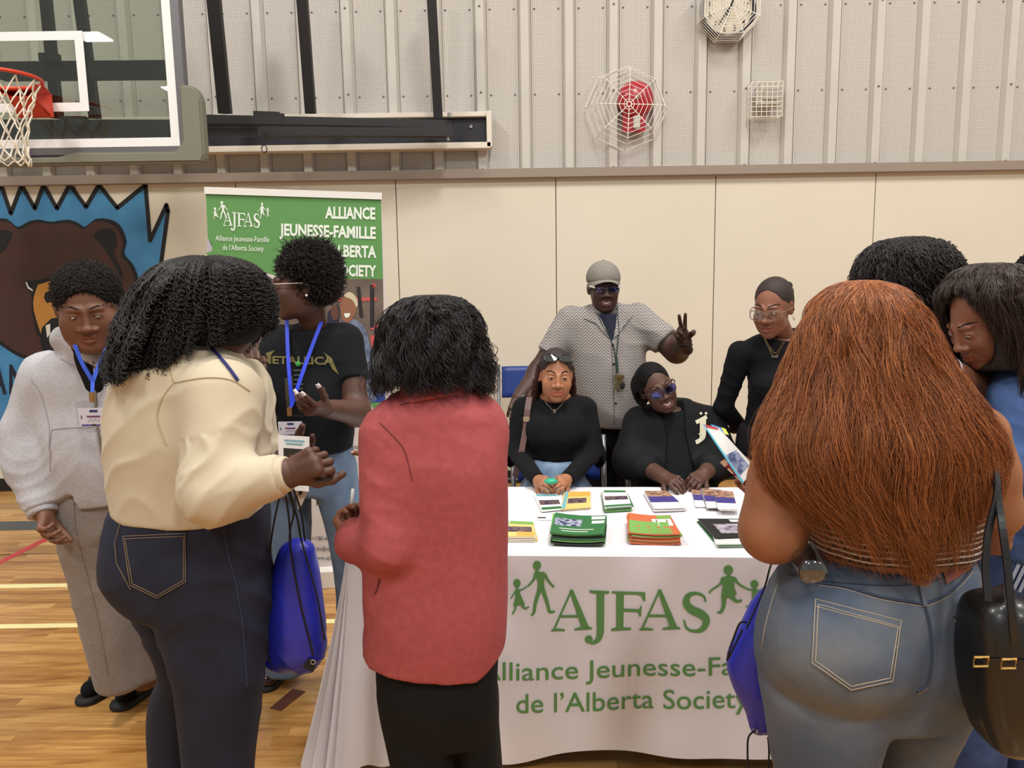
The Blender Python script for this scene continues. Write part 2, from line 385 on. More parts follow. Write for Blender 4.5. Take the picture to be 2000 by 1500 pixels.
def marking(pxs, col, name='marking', z=.0012):
    ps = [onz(x, y, 0) for x, y in pxs]; ps = [(p.x, p.y, .0004) for p in ps]
    return MB().prism(ps, (0, 0, z)).obj(name, mat('floor paint %d %d %d' % col, col, .35), floor)
def hline(pxa, ya, yb, col, x1=700):
    a = onz(*pxa, 0); y0_ = onz(60, ya, 0).y; y1_ = onz(60, yb, 0).y
    MB().box(XL, x1, y1_, y0_, .0003, .0016).obj('marking', mat('floor paint %d %d %d' % col, col, .35), floor)
hline((60, 1143), 1141, 1148, (236, 222, 160), -.2); hline((60, 1222), 1219, 1227, (236, 222, 160), -.2); hline((60, 1025), 1018, 1035, (70, 74, 76), 5.9)
marking([(-60, 1125), (-60, 1133), (80, 1062), (150, 1030), (146, 1026), (76, 1056)], (190, 60, 58))
tp = MB().prism([(p.x, p.y, .0005) for p in (onz(572, 1346), onz(597, 1351), onz(549, 1389), onz(527, 1384))], (0, 0, .002)).obj('floor_tape', mat('brown tape', (92, 52, 38), .6))
tag(tp, 'short strip of dark brown tape stuck on the wooden floor', 'tape')
# ---------------------------------------------------------------- ceiling light panels (they show as reflections in the glass backboard)
m_em = mat('lit light panel', (255, 252, 244), emit=14)
def refl(px, py, yb=4.72, zc=6.9):
    p = at(px, py, yb); d = (p - CO); d.y *= -1; t = (zc - p.z) / d.z; return p + d * t
for i, (px, py, wx) in enumerate([(180, 76, .6), (336, 178, .35)]):
    c = refl(px, py)
    e = empty('ceiling_light', (c.x, c.y, 6.98), ['bright ceiling light panel mirrored near the target square of the glass backboard', 'bright ceiling light panel mirrored at the right border of the glass backboard'][i], 'light')
    MB().box(c.x - wx / 2, c.x + wx / 2, c.y - .3, c.y + .3, 6.93, 6.95).obj('diffuser', m_em, e)
    f = MB(); f.box(c.x - wx / 2 - .05, c.x + wx / 2 + .05, c.y - .35, c.y + .35, 6.955, 7.0).obj('housing', mat('white housing', (230, 230, 228), .5), e)
# ---------------------------------------------------------------- painted mural
def wpt(px, py, d=0): p = at(px, py, WY - .014 - d); return (p.x, p.y, p.z)
def wpoly(pxs, d, mt, name, par, th=.0012, smooth=0):
    if smooth: pxs = [tuple(c) for c in curve2(pxs + [pxs[0]], smooth)][:-1]
    me = MB(); ps = [wpt(x, y, d) for x, y in pxs]
    from mathutils.geometry import tessellate_polygon
    me.add(ps, tessellate_polygon([[Vector((p[0], p[2], 0)) for p in ps]]))
    n = len(ps); me.add([(p[0], p[1] + th, p[2]) for p in ps] + ps, [(i, (i + 1) % n, n + (i + 1) % n, n + i) for i in range(n)])
    return me.obj(name, mt, par, recalc=False)
m_mb = mat('mural blue paint', (72, 140, 186), .6, var=(6, (56, 118, 166), .3, .75)); m_mk = mat('mural black paint', (18, 16, 18), .6)
m_br = mat('mural brown paint', (66, 42, 34), .65, var=(5, (80, 36, 36), .45, .8)); m_br2 = mat('mural light brown paint', (84, 58, 42), .65); m_tan = mat('mural tan paint', (192, 132, 56), .65)
mu = empty('mural', wpt(60, 900), 'blue wall mural of a brown bear head with jagged black outline', 'mural')
mur = [(-84, 361), (-29, 406), (2, 361), (21, 417), (42, 362), (68, 407), (85, 361), (111, 407), (136, 361), (168, 404), (193, 361), (229, 406), (284, 361), (293, 470), (325, 400), (328, 412), (314, 520), (300, 620), (270, 760), (200, 860), (80, 868), (0, 856), (-70, 760), (-100, 620), (-114, 520), (-128, 412), (-125, 400), (-93, 470)]
wpoly(mur, 0, m_mb, 'blue_field', mu)
o_ = MB()
for a, b in zip(mur, mur[1:] + mur[:1]):
    pa, pb = Vector(wpt(*a, .002)), Vector(wpt(*b, .002)); o_.beam(pa, pb, .03, .002, (0, 1, 0)); o_.lathe(pa, [(.015, 0), (.015, .001)], (0, -1, 0), 10)
o_.obj('outline', m_mk, mu)
ear = [(150, 452), (165, 434), (190, 427), (215, 429), (235, 442), (246, 468), (243, 500), (262, 520), (276, 585), (262, 640), (240, 700), (200, 740), (80, 730)]
hd = [(-34, 440), (-12, 428), (14, 428), (34, 443), (55, 433), (75, 429), (100, 433), (130, 429), (150, 434), (166, 443), (186, 428), (212, 428), (234, 440), (247, 470), (243, 496), (262, 520), (274, 560), (275, 590), (262, 582), (262, 640), (230, 700), (170, 716), (60, 704), (10, 680), (-40, 640), (-75, 590), (-74, 560), (-62, 520), (-43, 496), (-47, 470)]
wpoly(hd, .003, m_mk, 'head_outline', mu, smooth=3)
cx0, cy0 = 100, 560
wpoly([(cx0 + (x - cx0) * .955, cy0 + (y - cy0) * .955) for x, y in hd], .005, m_br, 'head_paint', mu, smooth=3)
wpoly([(188, 452), (206, 446), (222, 452), (228, 480), (222, 494), (234, 520), (239, 545), (220, 512), (198, 478), (184, 462)], .007, m_mk, 'ear_paint', mu, smooth=3)
wpoly([(-30, 450), (10, 450), (24, 456), (16, 474), (4, 492), (-30, 500)], .007, m_mk, 'ear_paint', mu, smooth=3)
wpoly([(50, 548), (80, 546), (112, 538), (112, 560), (82, 575), (70, 585), (76, 620), (84, 660), (72, 655), (62, 610), (62, 572), (50, 562)], .007, m_mk, 'brow_paint', mu)
wpoly([(74, 556), (100, 548), (112, 536), (118, 560), (140, 640), (120, 630), (96, 640), (84, 660), (76, 640), (66, 606), (66, 580)], .009, m_tan, 'muzzle_paint', mu, smooth=2)
wpoly([(88, 572), (106, 564), (130, 566), (130, 606), (112, 598), (98, 590), (92, 592), (86, 582)], .011, m_mk, 'nose_paint', mu, smooth=2)
wpoly([(52, 550), (56, 560), (64, 566), (64, 569), (54, 563), (50, 552)], .011, mat('mural white paint', (226, 222, 210), .6), 'eye_paint', mu)
wpoly([(82, 640), (100, 622), (124, 618), (124, 690), (84, 690), (78, 660)], .011, m_mk, 'mouth_paint', mu)
wpoly([(89, 636), (98, 632), (98, 652), (92, 660)], .012, MATS['mural white paint'], 'tooth_paint', mu)
v, fs = textmesh('A', .02)
V = quadmap(v, wpt(-22, 770, .004), wpt(13, 770, .004), wpt(13, 712, .004), wpt(-22, 712, .004)); MB().add(V, fs).obj('lettering', mat('mural navy paint', (26, 26, 48), .6), mu)
v, fs = textmesh('N', .02)
V = quadmap(v, wpt(18, 770, .004), wpt(50, 770, .004), wpt(50, 712, .004), wpt(18, 712, .004)); MB().add(V, fs).obj('lettering', MATS['mural navy paint'], mu)
# ---------------------------------------------------------------- basketball backstop
m_blk = mat('black painted steel', (34, 31, 32), .5, .2); m_pad = mat('grey green rubber padding', (118, 116, 100), .65, bump=(300, .1))
m_frm = mat('grey metal frame', (112, 110, 112), .45, .5); m_wst = mat('white glass paint', (232, 230, 226), .4); m_or = mat('orange red steel', (206, 62, 38), .42)
m_net = mat('white net cord', (222, 212, 192), .85); m_gl = glassmat('backboard glass', (226, 232, 224), .075, .01)
bs = empty('basketball_backstop', (at(75, 230, 4.72).x, 5.2, 2.6), 'glass basketball backboard with orange rim and black wall brackets', 'basketball hoop')
YB = 4.72
def bp(px, py, Y=YB): p = at(px, py, Y); return Vector((p.x, p.y, p.z))
corn = bp(352, 285); bx1 = corn.x; bz0 = corn.z; bxc = bp(75, 230).x; bx0 = 2 * bxc - bx1; bz1 = bz0 + 1.07
MB().box(bx0, bx1, YB, YB + .012, bz0, bz1).obj('glass_panel', m_gl, bs)
g = MB(); w = .05
for (a, b, c, d) in ((bx0, bx1, bz0, bz0 + w), (bx0, bx1, bz1 - w, bz1), (bx0, bx0 + w, bz0 + w, bz1 - w), (bx1 - w, bx1, bz0 + w, bz1 - w)): g.box(a, b, YB - .002, YB - .0005, c, d)
g.obj('border_stripe', m_wst, bs)
g = MB(); z0_ = bp(180, 217).z; z1_ = z0_ + .45; a0, a1 = bxc - .305, bxc + .305
for (a, b, c, d) in ((a0, a1, z0_, z0_ + w), (a0, a1, z1_ - w, z1_), (a0, a0 + w, z0_ + w, z1_ - w), (a1 - w, a1, z0_ + w, z1_ - w)): g.box(a, b, YB - .002, YB - .0005, c, d)
g.obj('target_square', m_wst, bs)
g = MB()
for (a, b, c, d) in ((bx0 - .04, bx1 + .055, bz0 - .045, bz0), (bx0 - .04, bx1 + .055, bz1, bz1 + .04), (bx0 - .055, bx0, bz0, bz1), (bx1, bx1 + .055, bz0, bz1)): g.box(a, b, YB - .006, YB + .05, c, d, .004)
g.obj('frame', m_frm, bs)
g = MB(); pz = bp(360, 172).z
# padding: bottom strip with a notch under the rim, and corner upright
prof = [(bx0 - .12, bz0 - .10), (bxc - .16, bz0 - .10), (bxc + .16, bz0 - .10), (bx1 + .13, bz0 - .10), (bx1 + .15, bz0 - .06), (bx1 + .15, pz - .06), (bx1 + .12, pz), (bx1 + .03, pz + .02), (bx1 + .025, bz0 + .02), (bx1 - .02, bz0 - .035), (bxc + .20, bz0 - .03), (bxc + .12, bz0 - .055), (bxc - .12, bz0 - .055), (bxc - .20, bz0 - .03), (bx0 - .02, bz0 - .035), (bx0 - .12, bz0)]
bm = bmesh.new(); vs = [bm.verts.new((x, YB - .03, z)) for x, z in prof]; bm.faces.new(vs)
r_ = bmesh.ops.extrude_face_region(bm, geom=bm.faces[:]); bmesh.ops.translate(bm, verts=[e for e in r_['geom'] if isinstance(e, bmesh.types.BMVert)], vec=(0, .09, 0))
bmesh.ops.bevel(bm, geom=bm.edges[:], offset=.012, segments=3, affect='EDGES'); bmesh.ops.triangulate(bm, faces=bm.faces)
me = bpy.data.meshes.new('padding'); bmesh.ops.recalc_face_normals(bm, faces=bm.faces); bm.to_mesh(me); bm.free(); link('padding', me, m_pad, bs)
# rim
zr = bp(60, 196, YB - .1).z + .02; rc = Vector((bxc, YB - .38, zr + .035)); RR = .229
MB().tube([rc + Vector((math.cos(t) * RR, math.sin(t) * RR, 0)) for t in np.linspace(0, 2 * math.pi, 41)[:-1]], .0105, 8, True).obj('rim_ring', m_or, bs, True)
g = MB()
g.prism([(bxc - .10, YB - .012, zr + .03), (bxc + .10, YB - .012, zr + .03), (bxc + .10, YB - .012, zr - .10), (bxc - .10, YB - .012, zr - .10)], (0, -.02, 0))
g.prism([(bxc - .10, YB - .03, zr + .03), (bxc - .10, YB - .03, zr - .095), (bxc - .075, YB - .16, zr - .01), (bxc - .17, YB - .28, zr + .025)], (.008, 0, 0))
g.prism([(bxc + .10, YB - .03, zr + .03), (bxc + .10, YB - .03, zr - .095), (bxc + .075, YB - .16, zr - .01), (bxc + .17, YB - .28, zr + .025)], (-.008, 0, 0))
g.prism([(bxc - .10, YB - .03, zr + .03), (bxc + .10, YB - .03, zr + .03), (bxc + .19, YB - .26, zr + .028), (bxc + .12, YB - .17, zr + .028), (bxc, YB - .145, zr + .028), (bxc - .12, YB - .17, zr + .028), (bxc - .19, YB - .26, zr + .028)], (0, 0, .008))
g.prism([(bxc - .085, YB - .03, zr - .095), (bxc + .085, YB - .03, zr - .095), (bxc + .07, YB - .14, zr - .005), (bxc - .07, YB - .14, zr - .005)], (0, -.006, -.004))
g.obj('rim_bracket', m_or, bs)
MB().box(bxc - .03, bxc + .03, YB - .0335, YB - .0325, zr - .035, zr + .012).obj('maker_plate', m_mk, bs)
g = MB()
for sx in (-.07, .07): MB().lathe((bxc + sx, YB - .034, zr - .078), [(.014, 0), (.014, .008), (.007, .012)], (0, -1, 0), 10).obj('bolt', mat('bolt steel', (150, 146, 140), .4, .6), bs)
# net
net = MB(); nl = 12; zt = rc.z - .01
def npt(i, lev, tw=0):
    rr = [RR * .98, RR * .80, RR * .66, RR * .57, RR * .52, RR * .56][lev]; zz = zt - [0, .10, .18, .26, .34, .41][lev]
    a = 2 * math.pi * (i + .5 * (lev % 2)) / nl; jx = math.sin(i * 5.1 + lev) * .008
    return Vector((rc.x + math.cos(a) * rr + jx + .02 * lev / 5, rc.y + math.sin(a) * rr, zz + jx))
for i in range(nl):
    for lev in range(5):
        a = npt(i, lev)
        for b in (npt(i, lev + 1), npt(i - 1 if lev % 2 == 0 else i + 1, lev + 1)):
            mid = (a + b) / 2; out = Vector((mid.x - rc.x, mid.y - rc.y, 0)) * -.06; net.tube([a, mid + out + Vector((0, 0, -.004)), b], .0042, 5)
    net.tube([npt(i, 5), (npt(i, 5) + npt(i + 1, 5)) / 2 + Vector((0, 0, -.03)), npt(i + 1, 5)], .0042, 5)
net.obj('net', m_net, bs)
# steelwork behind the glass
def pole(a, b, w, nm='pole'): MB().beam(at(*a), at(*b), w, .05, (0, 1, 0)).obj(nm, m_blk, bs)
pole((113, 232, 5.3), (84, -60, 5.15), .06); pole((186, 232, 5.3), (148, -60, 5.1), .062)
pole((440, 222, 5.72), (412, -60, 5.5), .088); pole((607, 222, 5.72), (586, -60, 5.5), .072); pole((856, 232, 5.76), (840, -60, 5.6), .064)
MB().beam(at(4, 140, 5.1), at(325, 137, 5.1), .108, .06, (0, 1, 0)).obj('crossbar', m_blk, bs)
MB().box(*sorted((at(84, 113, 5.05).x, at(118, 113, 5.05).x)), 5.0, 5.06, at(100, 122, 5.05).z, at(100, 107, 5.05).z).obj('clamp', m_blk, bs)
MB().beam(at(-40, 250, 5.3), at(345, 250, 5.45), .10, .06, (0, 1, 0)).obj('lower_bar', m_blk, bs)
MB().beam(at(345, 232, 5.45), at(880, 243, 5.72), .055, .05, (0, 1, 0)).obj('swing_arm', m_blk, bs)
MB().beam(at(345, 258, 5.50), at(880, 263, 5.74), .05, .05, (0, 1, 0)).obj('swing_arm', m_blk, bs)
MB().beam(at(505, 257, 5.44), at(884, 258, 5.66), .058, .04, (0, 1, 0)).obj('brace_bar', m_blk, bs)
MB().beam(at(120, 236, 5.25), at(170, 236, 5.25), .05, .05, (0, 1, 0)).obj('hinge_block', m_blk, bs)
MB().beam(at(496, 223, 5.55), at(546, 225, 5.55), .04, .03, (0, 1, 0)).beam(at(549, 222, 5.54), at(549, 241, 5.54), .04, .03, (0, 1, 0)).obj('latch', m_blk, bs)
MB().lathe(at(878, 229, 5.66), [(.014, 0), (.014, .03)], (0, 0, 1), 8).obj('bolt', MATS['bolt steel'], bs); MB().lathe(at(875, 266, 5.66), [(.012, 0), (.012, .03), (.007, .032), (.007, -.03)], (0, 0, -1), 8).obj('bolt', MATS['bolt steel'], bs)
g = MB(); hp = at(516, 276, 5.4); g.beam(hp, hp + Vector((0, 0, .06)), .024, .02)
rg = at(516, 291, 5.4); g.tube([rg + Vector((math.cos(t) * .018, 0, math.sin(t) * .026)) for t in np.linspace(0, 2 * math.pi, 17)[:-1]], .0035, 6, True); g.obj('hook', m_blk, bs)
# mounting board
mbd = empty('mounting_board', at(900, 250, 5.9), 'long black mounting board in a cream wooden frame behind the backboard', 'wall board')
yb = WY - .13; A = at(955, 216, yb); B = at(962, 289, yb); x0m = XL + 1.2
MB().box(x0m, A.x - .02, WY - .07, WY - .03, B.z + .03, A.z - .03).obj('board', mat('black board', (26, 24, 32), .6), mbd)
g = MB(); fz0, fz1 = B.z, A.z
g.box(x0m, A.x + .01, yb, WY - .02, fz0, fz0 + .045, .003); m_cf = mat('cream painted timber', (222, 212, 196), .6)
g.obj('frame_rail', m_cf, mbd); MB().box(x0m, A.x + .01, yb + .02, WY - .02, fz1 - .035, fz1, .003).obj('frame_rail', m_cf, mbd)
MB().box(A.x - .02, A.x + .018, yb, WY - .02, fz0 + .01, fz1, .003).obj('frame_end', m_cf, mbd)
MB().lathe((at(920, 247, 5.92).x, WY - .07, at(920, 247, 5.92).z), [(.013, 0), (.012, .012)], (0, -1, 0), 8).obj('bolt', MATS['bolt steel'], mbd)
# ---------------------------------------------------------------- wall fittings with wire guards
m_wire = mat('white enamelled wire', (232, 226, 214), .45); m_red = mat('red enamel', (176, 26, 44), .35, coat=.3); m_chr = mat('chrome', (200, 200, 200), .2, 1)
def web_guard(name, label, c, R, n, rings, depth, rot=0, r=.0032, side=6):
    g = MB(); c = Vector(c); e = empty(name, c, label, 'wire guard')
    def P(k, q, d): a = rot + 2 * math.pi * k / n; return c + Vector((math.cos(a) * R * q, -d, math.sin(a) * R * q))
    f = lambda q: depth * (1 - max(0, (q - .78) / .22) ** 1.5)
    for j in range(1, rings + 1):
        q = j / rings * .98 + .02; g.tube([P(k, q, f(q)) for k in range(n)], r * .8, 5, True)
    g.obj('wire_rings', m_wire, e); g = MB()
    for k in range(n): g.tube([P(k, q, f(q)) for q in (.06, .4, .78, .88, .95, 1.0)], r, 5)
    g.tube([P(k, .06, depth) for k in range(n)], r * 1.6, 6, True)
    g.obj('wire_spokes', m_wire, e); g = MB()
    for d in np.linspace(0, depth * .0 + .0, 1): g.tube([P(k, 1.0, 0) for k in range(n)], r * 1.2, 5, True)
    g.obj('base_ring', m_wire, e)
    return e
def cyl_guard(name, label, c, R, n, depth, rot):
    g = MB(); c = Vector(c); e = empty(name, c, label, 'wire guard')
    def P(k, q, d): a = rot + 2 * math.pi * k / n; return c + Vector((math.cos(a) * R * q, -d, math.sin(a) * R * q))
    for q in (.14, .25, .36, .47, .58, .69, .8, .9, 1.0): g.tube([P(k, q * .9, depth) for k in range(n)], .0026, 5, True)
    for j in range(6): g.tube([P(k, .92 + .08 * j / 5, depth * (1 - j / 5) * .9 + .006) for k in range(n)], .0026, 5, True)
    g.obj('wire_rings', m_wire, e); g = MB()
    for k in range(n): g.tube([P(k, .1, depth), P(k, .9, depth), P(k, 1, .005)], .003, 5)
    g.obj('wire_spokes', m_wire, e); return e
c = at(1222, 213, WY - .02); web_guard('wire_guard', 'round white wire guard like a web over the red bell', (c.x, WY - .03, c.z), .305, 8, 9, .16, math.radians(88))
al = empty('fire_bell', at(1240, 200, WY - .03), 'red fire alarm bell with strobe box behind a round wire guard', 'alarm')
ca = at(1243, 192, WY - .10); MB().lathe((ca.x, WY - .03, ca.z), [(.13, 0), (.135, .03), (.12, .07), (.07, .10), (.012, .112)], (0, -1, 0), 28).obj('bell', m_red, al, True)
MB().lathe((ca.x, WY - .135, ca.z), [(.018, 0), (.016, .014), (.006, .02)], (0, -1, 0), 12).obj('hub', m_chr, al)
cb = at(1238, 240, WY - .05); MB().box(cb.x - .085, cb.x + .085, WY - .07, WY - .02, cb.z - .07, cb.z + .09, .006).obj('back_box', m_red, al)
MB().box(cb.x - .01, cb.x + .04, WY - .10, WY - .07, cb.z - .05, cb.z + .05, .008).obj('strobe_lens', mat('clear strobe lens', (210, 206, 196), .15), al)
cc = at(1419, 22, WY - .03)
ck = empty('wall_clock', (cc.x, WY - .03, cc.z), 'round black rimmed wall clock inside a white wire guard', 'clock')
def cfp(x, z, y=-.066): return (cc.x + x, WY - .03 + y, cc.z + z)
MB().lathe((cc.x, WY - .02, cc.z), [(.20, 0), (.205, .05), (.195, .062), (.178, .062), (.176, .045)], (0, -1, 0), 40).obj('rim', mat('black clock rim', (24, 22, 22), .4), ck, True)
MB().lathe((cc.x, WY - .062, cc.z), [(.178, 0), (.178, .004)], (0, -1, 0), 40).obj('dial', mat('cream dial', (224, 214, 192), .6), ck)
tilt = math.radians(-12)
for h in range(1, 13):
    a = math.pi / 2 - h * math.pi / 6 + tilt; v, fs = textmesh(str(h), .01); s = .038; wv = (v[:, 0].max() - v[:, 0].min()) / 2 * .05
    cx_, cz_ = math.cos(a) * .146, math.sin(a) * .146
    q = quadmap(v, cfp(cx_ - wv, cz_ - s / 2), cfp(cx_ + wv, cz_ - s / 2), cfp(cx_ + wv, cz_ + s / 2), cfp(cx_ - wv, cz_ + s / 2)); nm = MB().add(q, fs); nm.obj('numeral', m_mk, ck)
    MB().box(*sorted((cfp(math.cos(a) * .115 - .003, 0)[0], cfp(math.cos(a) * .115 + .003, 0)[0])), WY - .098, WY - .096, cc.z + math.sin(a) * .115 - .003, cc.z + math.sin(a) * .115 + .003).obj('hour_dot', m_mk, ck)
MB().beam(cfp(.0, 0, -.07), cfp(-.075, -.115, -.07), .009, .003, (0, 1, 0)).obj('minute_hand', m_mk, ck)
MB().beam(cfp(.03, .06, -.073), cfp(-.02, -.06, -.073), .013, .003, (0, 1, 0)).obj('hour_hand', m_mk, ck)
cyl_guard('wire_guard', 'octagonal white wire guard over the wall clock', (cc.x, WY - .03, cc.z), .235, 8, .16, math.radians(22.5))
sb = empty('emergency_light', at(1498, 195, WY - .03), 'small beige box fitting inside a square wire cage', 'wall fitting')
cs = at(1500, 190, WY - .08); MB().box(cs.x - .085, cs.x + .09, WY - .11, WY - .03, cs.z - .07, cs.z + .09, .015).obj('housing', mat('beige plastic', (196, 188, 174), .5), sb)
MB().box(cs.x - .05, cs.x + .07, WY - .125, WY - .108, cs.z - .03, cs.z + .05, .006).obj('cover', mat('grey beige plastic', (170, 162, 150), .5), sb)
gc = empty('wire_cage', at(1493, 200, WY - .03), 'square white wire cage over the small beige box', 'wire guard')
g = MB(); q0, q1 = at(1463, 0, WY - .03).x, at(1524, 0, WY - .03).x; zz1, zz0 = at(1493, 160, WY - .14).z, at(1493, 228, WY - .14).z
for i in range(7):
    x = q0 + (q1 - q0) * i / 6; g.tube([(x, WY - .03, zz1), (x, WY - .15, zz1), (x, WY - .15, zz0), (x, WY - .03, zz0)], .0026, 5)
for i in range(8):
    z = zz0 + (zz1 - zz0) * i / 7; g.tube([(q0, WY - .03, z), (q0, WY - .15, z), (q1, WY - .15, z), (q1, WY - .03, z)], .0026, 5)
for i in range(1, 5):
    y = WY - .03 - .12 * i / 5; g.tube([(q0, y, zz0), (q0, y, zz1), (q1, y, zz1), (q1, y, zz0)], .0026, 5, True)
g.obj('wire_mesh', m_wire, gc)
# ---------------------------------------------------------------- table, cloth and print
TA = math.radians(3.8); TX = Vector((math.cos(TA), -math.sin(TA), 0)); TYv = Vector((math.sin(TA), math.cos(TA), 0)); T0 = Vector((-.009, 2.374, 0)); TZ = .752
L0, L1, TD = -.53, 1.08, .79
def tw(lx, ly, z): return T0 + TX * lx + TYv * ly + Vector((0, 0, z))
def ray_plane(px, py, p0, n):
    d = CX * ((px - 1000) / F) + CY * ((750 - py) / F) + _f; n = Vector(n); return CO + d * ((Vector(p0) - CO).dot(n) / d.dot(n))
tb = empty('folding_table', tw(.4, .4, 0), 'long folding table hidden under the white printed cloth', 'table')
def tbox(m, a, b, c, d, z0, z1):
    ps = [tw(x, y, z) for x in (a, b) for y in (c, d) for z in (z0, z1)]; return m.add(ps, [(0, 1, 3, 2), (4, 6, 7, 5), (0, 4, 5, 1), (2, 3, 7, 6), (0, 2, 6, 4), (1, 5, 7, 3)])
m_tp = mat('grey plastic table top', (190, 188, 184), .5); m_leg = mat('grey steel tube', (120, 120, 122), .4, .7)
tbox(MB(), L0 + .02, L1 - .02, .02, TD - .02, .705, .742).obj('table_top', m_tp, tb)
for lx in (L0 + .18, L1 - .18):
    for ly in (.12, TD - .12): MB().tube([tw(lx, ly, 0), tw(lx, ly, .705)], .014, 8).obj('leg', m_leg, tb)
    MB().tube([tw(lx, .12, .3), tw(lx, TD - .12, .3)], .011, 8).obj('crossbar', m_leg, tb)
m_cloth = mat('white polyester cloth', (232, 228, 232), .75, bump=(500, .06, .001), sheen=.2)
def cwave(s, v): return (.007 * math.sin(s * 9 + 1.2 * math.sin(s * 3)) + .004 * math.sin(s * 23 + 2 * v)) * v
def skirt(s, v):
    "s along the edge from the front right corner leftwards, v 0 at the table edge to 1 at the hem"
    A = L1 - L0; zb_ = .0
    if s < A:
        lx = L1 - s; k = max(0, (lx - L0)); 
        near = math.exp(-(k / .16) ** 2)
        out = .012 + .10 * near * v ** 1.3 + cwave(lx, v) + .03 * near * v * math.sin(k * 55)
        hem = .072 + .012 * math.sin(lx * 4.2 + .6) + .012 * math.sin(lx * 9) - .03 * near - .05 * math.exp(-((lx + .02) / .2) ** 2)
        x = lx - .06 * near * v; y = -out
        hem = max(hem, .012)
    elif s < A + .5:
        t = (s - A) / .5 * math.pi / 2; R_ = .012 + .13 * v ** 1.25 + .04 * v * math.sin(t * 15)
        x = L0 - math.sin(t) * R_ * 1.05 - .06 * v * (1 - t / 1.57); y = -math.cos(t) * R_ * .8; hem = .02 + .012 * math.sin(t * 9)
        if t == 0: R_ = 0
    else:
        q = s - A - .5; near = math.exp(-(q / .25) ** 2); out = .012 + .13 * v ** 1.25 * near + .035 * v * math.sin(q * 24) * (.3 + near)
        x = L0 - out; y = q; hem = .03 + .015 * math.sin(q * 11)
    r = .02
    z = TZ - v * (TZ - hem); 
    if v < .04: q = v / .04; z = TZ - .03 * (1 - math.sqrt(max(0, 1 - q * q)))
    return tw(x, y, z)
cl = MB(); LEN = (L1 - L0) + .5 + TD
def sk(u, v): return skirt(u * LEN, v ** 1.15)
cl.grid(sk, 420, 44)
cl.grid(lambda u, v: tw(L0 - .012 + (L1 - L0 + .012) * u, -.012 + (TD + .02) * v, TZ + .0015 * math.sin(u * 22) * math.sin(v * 7)), 60, 20)
cl.grid(lambda u, v: tw(L0 + (L1 - L0) * u, TD + .01 + .002 * math.sin(u * 40) * v, TZ - .06 * v), 60, 2)
cl.grid(lambda u, v: tw(L1 + .006 + .012 * math.sin(u * 17) * v, TD * u, TZ - .68 * v), 30, 10)
cloth = cl.obj('tablecloth', m_cloth, None, True, recalc=True)
tag(cloth, 'white tablecloth with green printed letters and family figures over the long table', 'tablecloth')
m_prn = mat('green print', (96, 148, 84), .7)
FN = TYv
def on_front(px, py, lift=.0035):
    p = ray_plane(px, py, tw(0, -.02, 0), FN); lx = (p - T0).dot(TX); z = p.z; v = min(1, max(0, (TZ - z) / (TZ - .07)))
    k = max(0, lx - L0); near = math.exp(-(k / .16) ** 2)
    return tw(lx, -(.012 + .10 * near * v ** 1.3 + cwave(lx, v)) - lift, z)
def crop3(c): return 940 + c[0] * .3, 1080 + (-c[1]) * .3
def printed(v, fs, fn, name, mt, par, size=8):
    V, Fc = split2d(v, fs, size); return MB().add([fn(p) for p in V], Fc).obj(name, mt, par, recalc=False)
def up_(me): return me
v, fs = serif_letters().arr(); printed(v, fs, lambda p: on_front(*crop3(p)), 'lettering', m_prn, cloth, 30)
def halves(v, fs):
    for side in (0, 1): yield v, [f for f in fs if (v[f[0], 0] > 900) == bool(side)]
def tidy(v, fs):
    use = sorted({i for f in fs for i in f}); mp_ = {j: i for i, j in enumerate(use)}; return v[use], [tuple(mp_[i] for i in f) for f in fs]
for v, fs in halves(*family_figures().arr()): v, fs = tidy(v, fs); printed(v, fs, lambda p: on_front(*crop3(p)), 'family_emblem', m_prn, cloth, 30)
def textw(s, bold=0):
    v, f = textmesh(s, bold); return v[:, 0].max()
def front_text(s, bold, xa, xb, ref, ya, yb, cap, name='lettering'):
    "ref = substring whose left edge sits at xb, text starts at xa"
    v, f = textmesh(s, bold, 4); w = textw(ref) if ref != s else v[:, 0].max(); ch = .729
    def fn(p):
        u = p[0] / w; x = xa + (xb - xa) * u; y = ya + (yb - ya) * u - p[1] / ch * cap; return on_front(x, y)
    return printed(v, f, fn, name, m_prn, cloth, .12)
front_text('Alliance Jeunesse-Famille', .004, 937, 1390, 'Alliance Jeunesse-i', 1331, 1320, 37)
front_text('de l\u2019Alberta Society', .004, 1006, 1462, 'de l\u2019Alberta Society', 1393, 1383, 39)
# ---------------------------------------------------------------- roll up banner
bTL, bTR = at(402, 377, 3.9), at(744, 388, 4.06); dn = Vector((.03, .01, -1.97)); bBL, bBR = bTL + dn, bTR + dn
BN = (bTR - bTL).cross(dn).normalized(); BN = BN if BN.y < 0 else -BN
def bpx(px, py, lift=.001): return ray_plane(px, py, bTL, BN) + BN * lift
bn = empty('roll_up_banner', ((bBL + bBR) / 2)[:2] + (0,), 'tall green and beige roll up banner with white lettering behind the curly haired woman', 'banner')
m_bg = mat('banner green', (92, 144, 78), .5); m_bb = mat('banner beige', (206, 196, 190), .5); m_bw = mat('banner white print', (226, 234, 218), .5)
MB().prism([bTL, bTR, bBR, bBL], -BN * .0015).obj('fabric', m_bb, bn)
t_ = (bTR - bTL).normalized(); zup = Vector((0, 0, 1))
MB().beam(bTL - t_ * .005 + zup * .012, bTR + t_ * .005 + zup * .012, .02, .034, (0, 0, 1)).obj('top_rail', mat('white aluminium', (226, 222, 214), .35), bn)
b0 = bBL - zup * .0; MB().beam(bBL + Vector((0, 0, -.04)) - t_ * .01, bBR + Vector((0, 0, -.04)) + t_ * .01, .16, .09, (0, 0, 1)).obj('base_cassette', MATS['white aluminium'], bn)
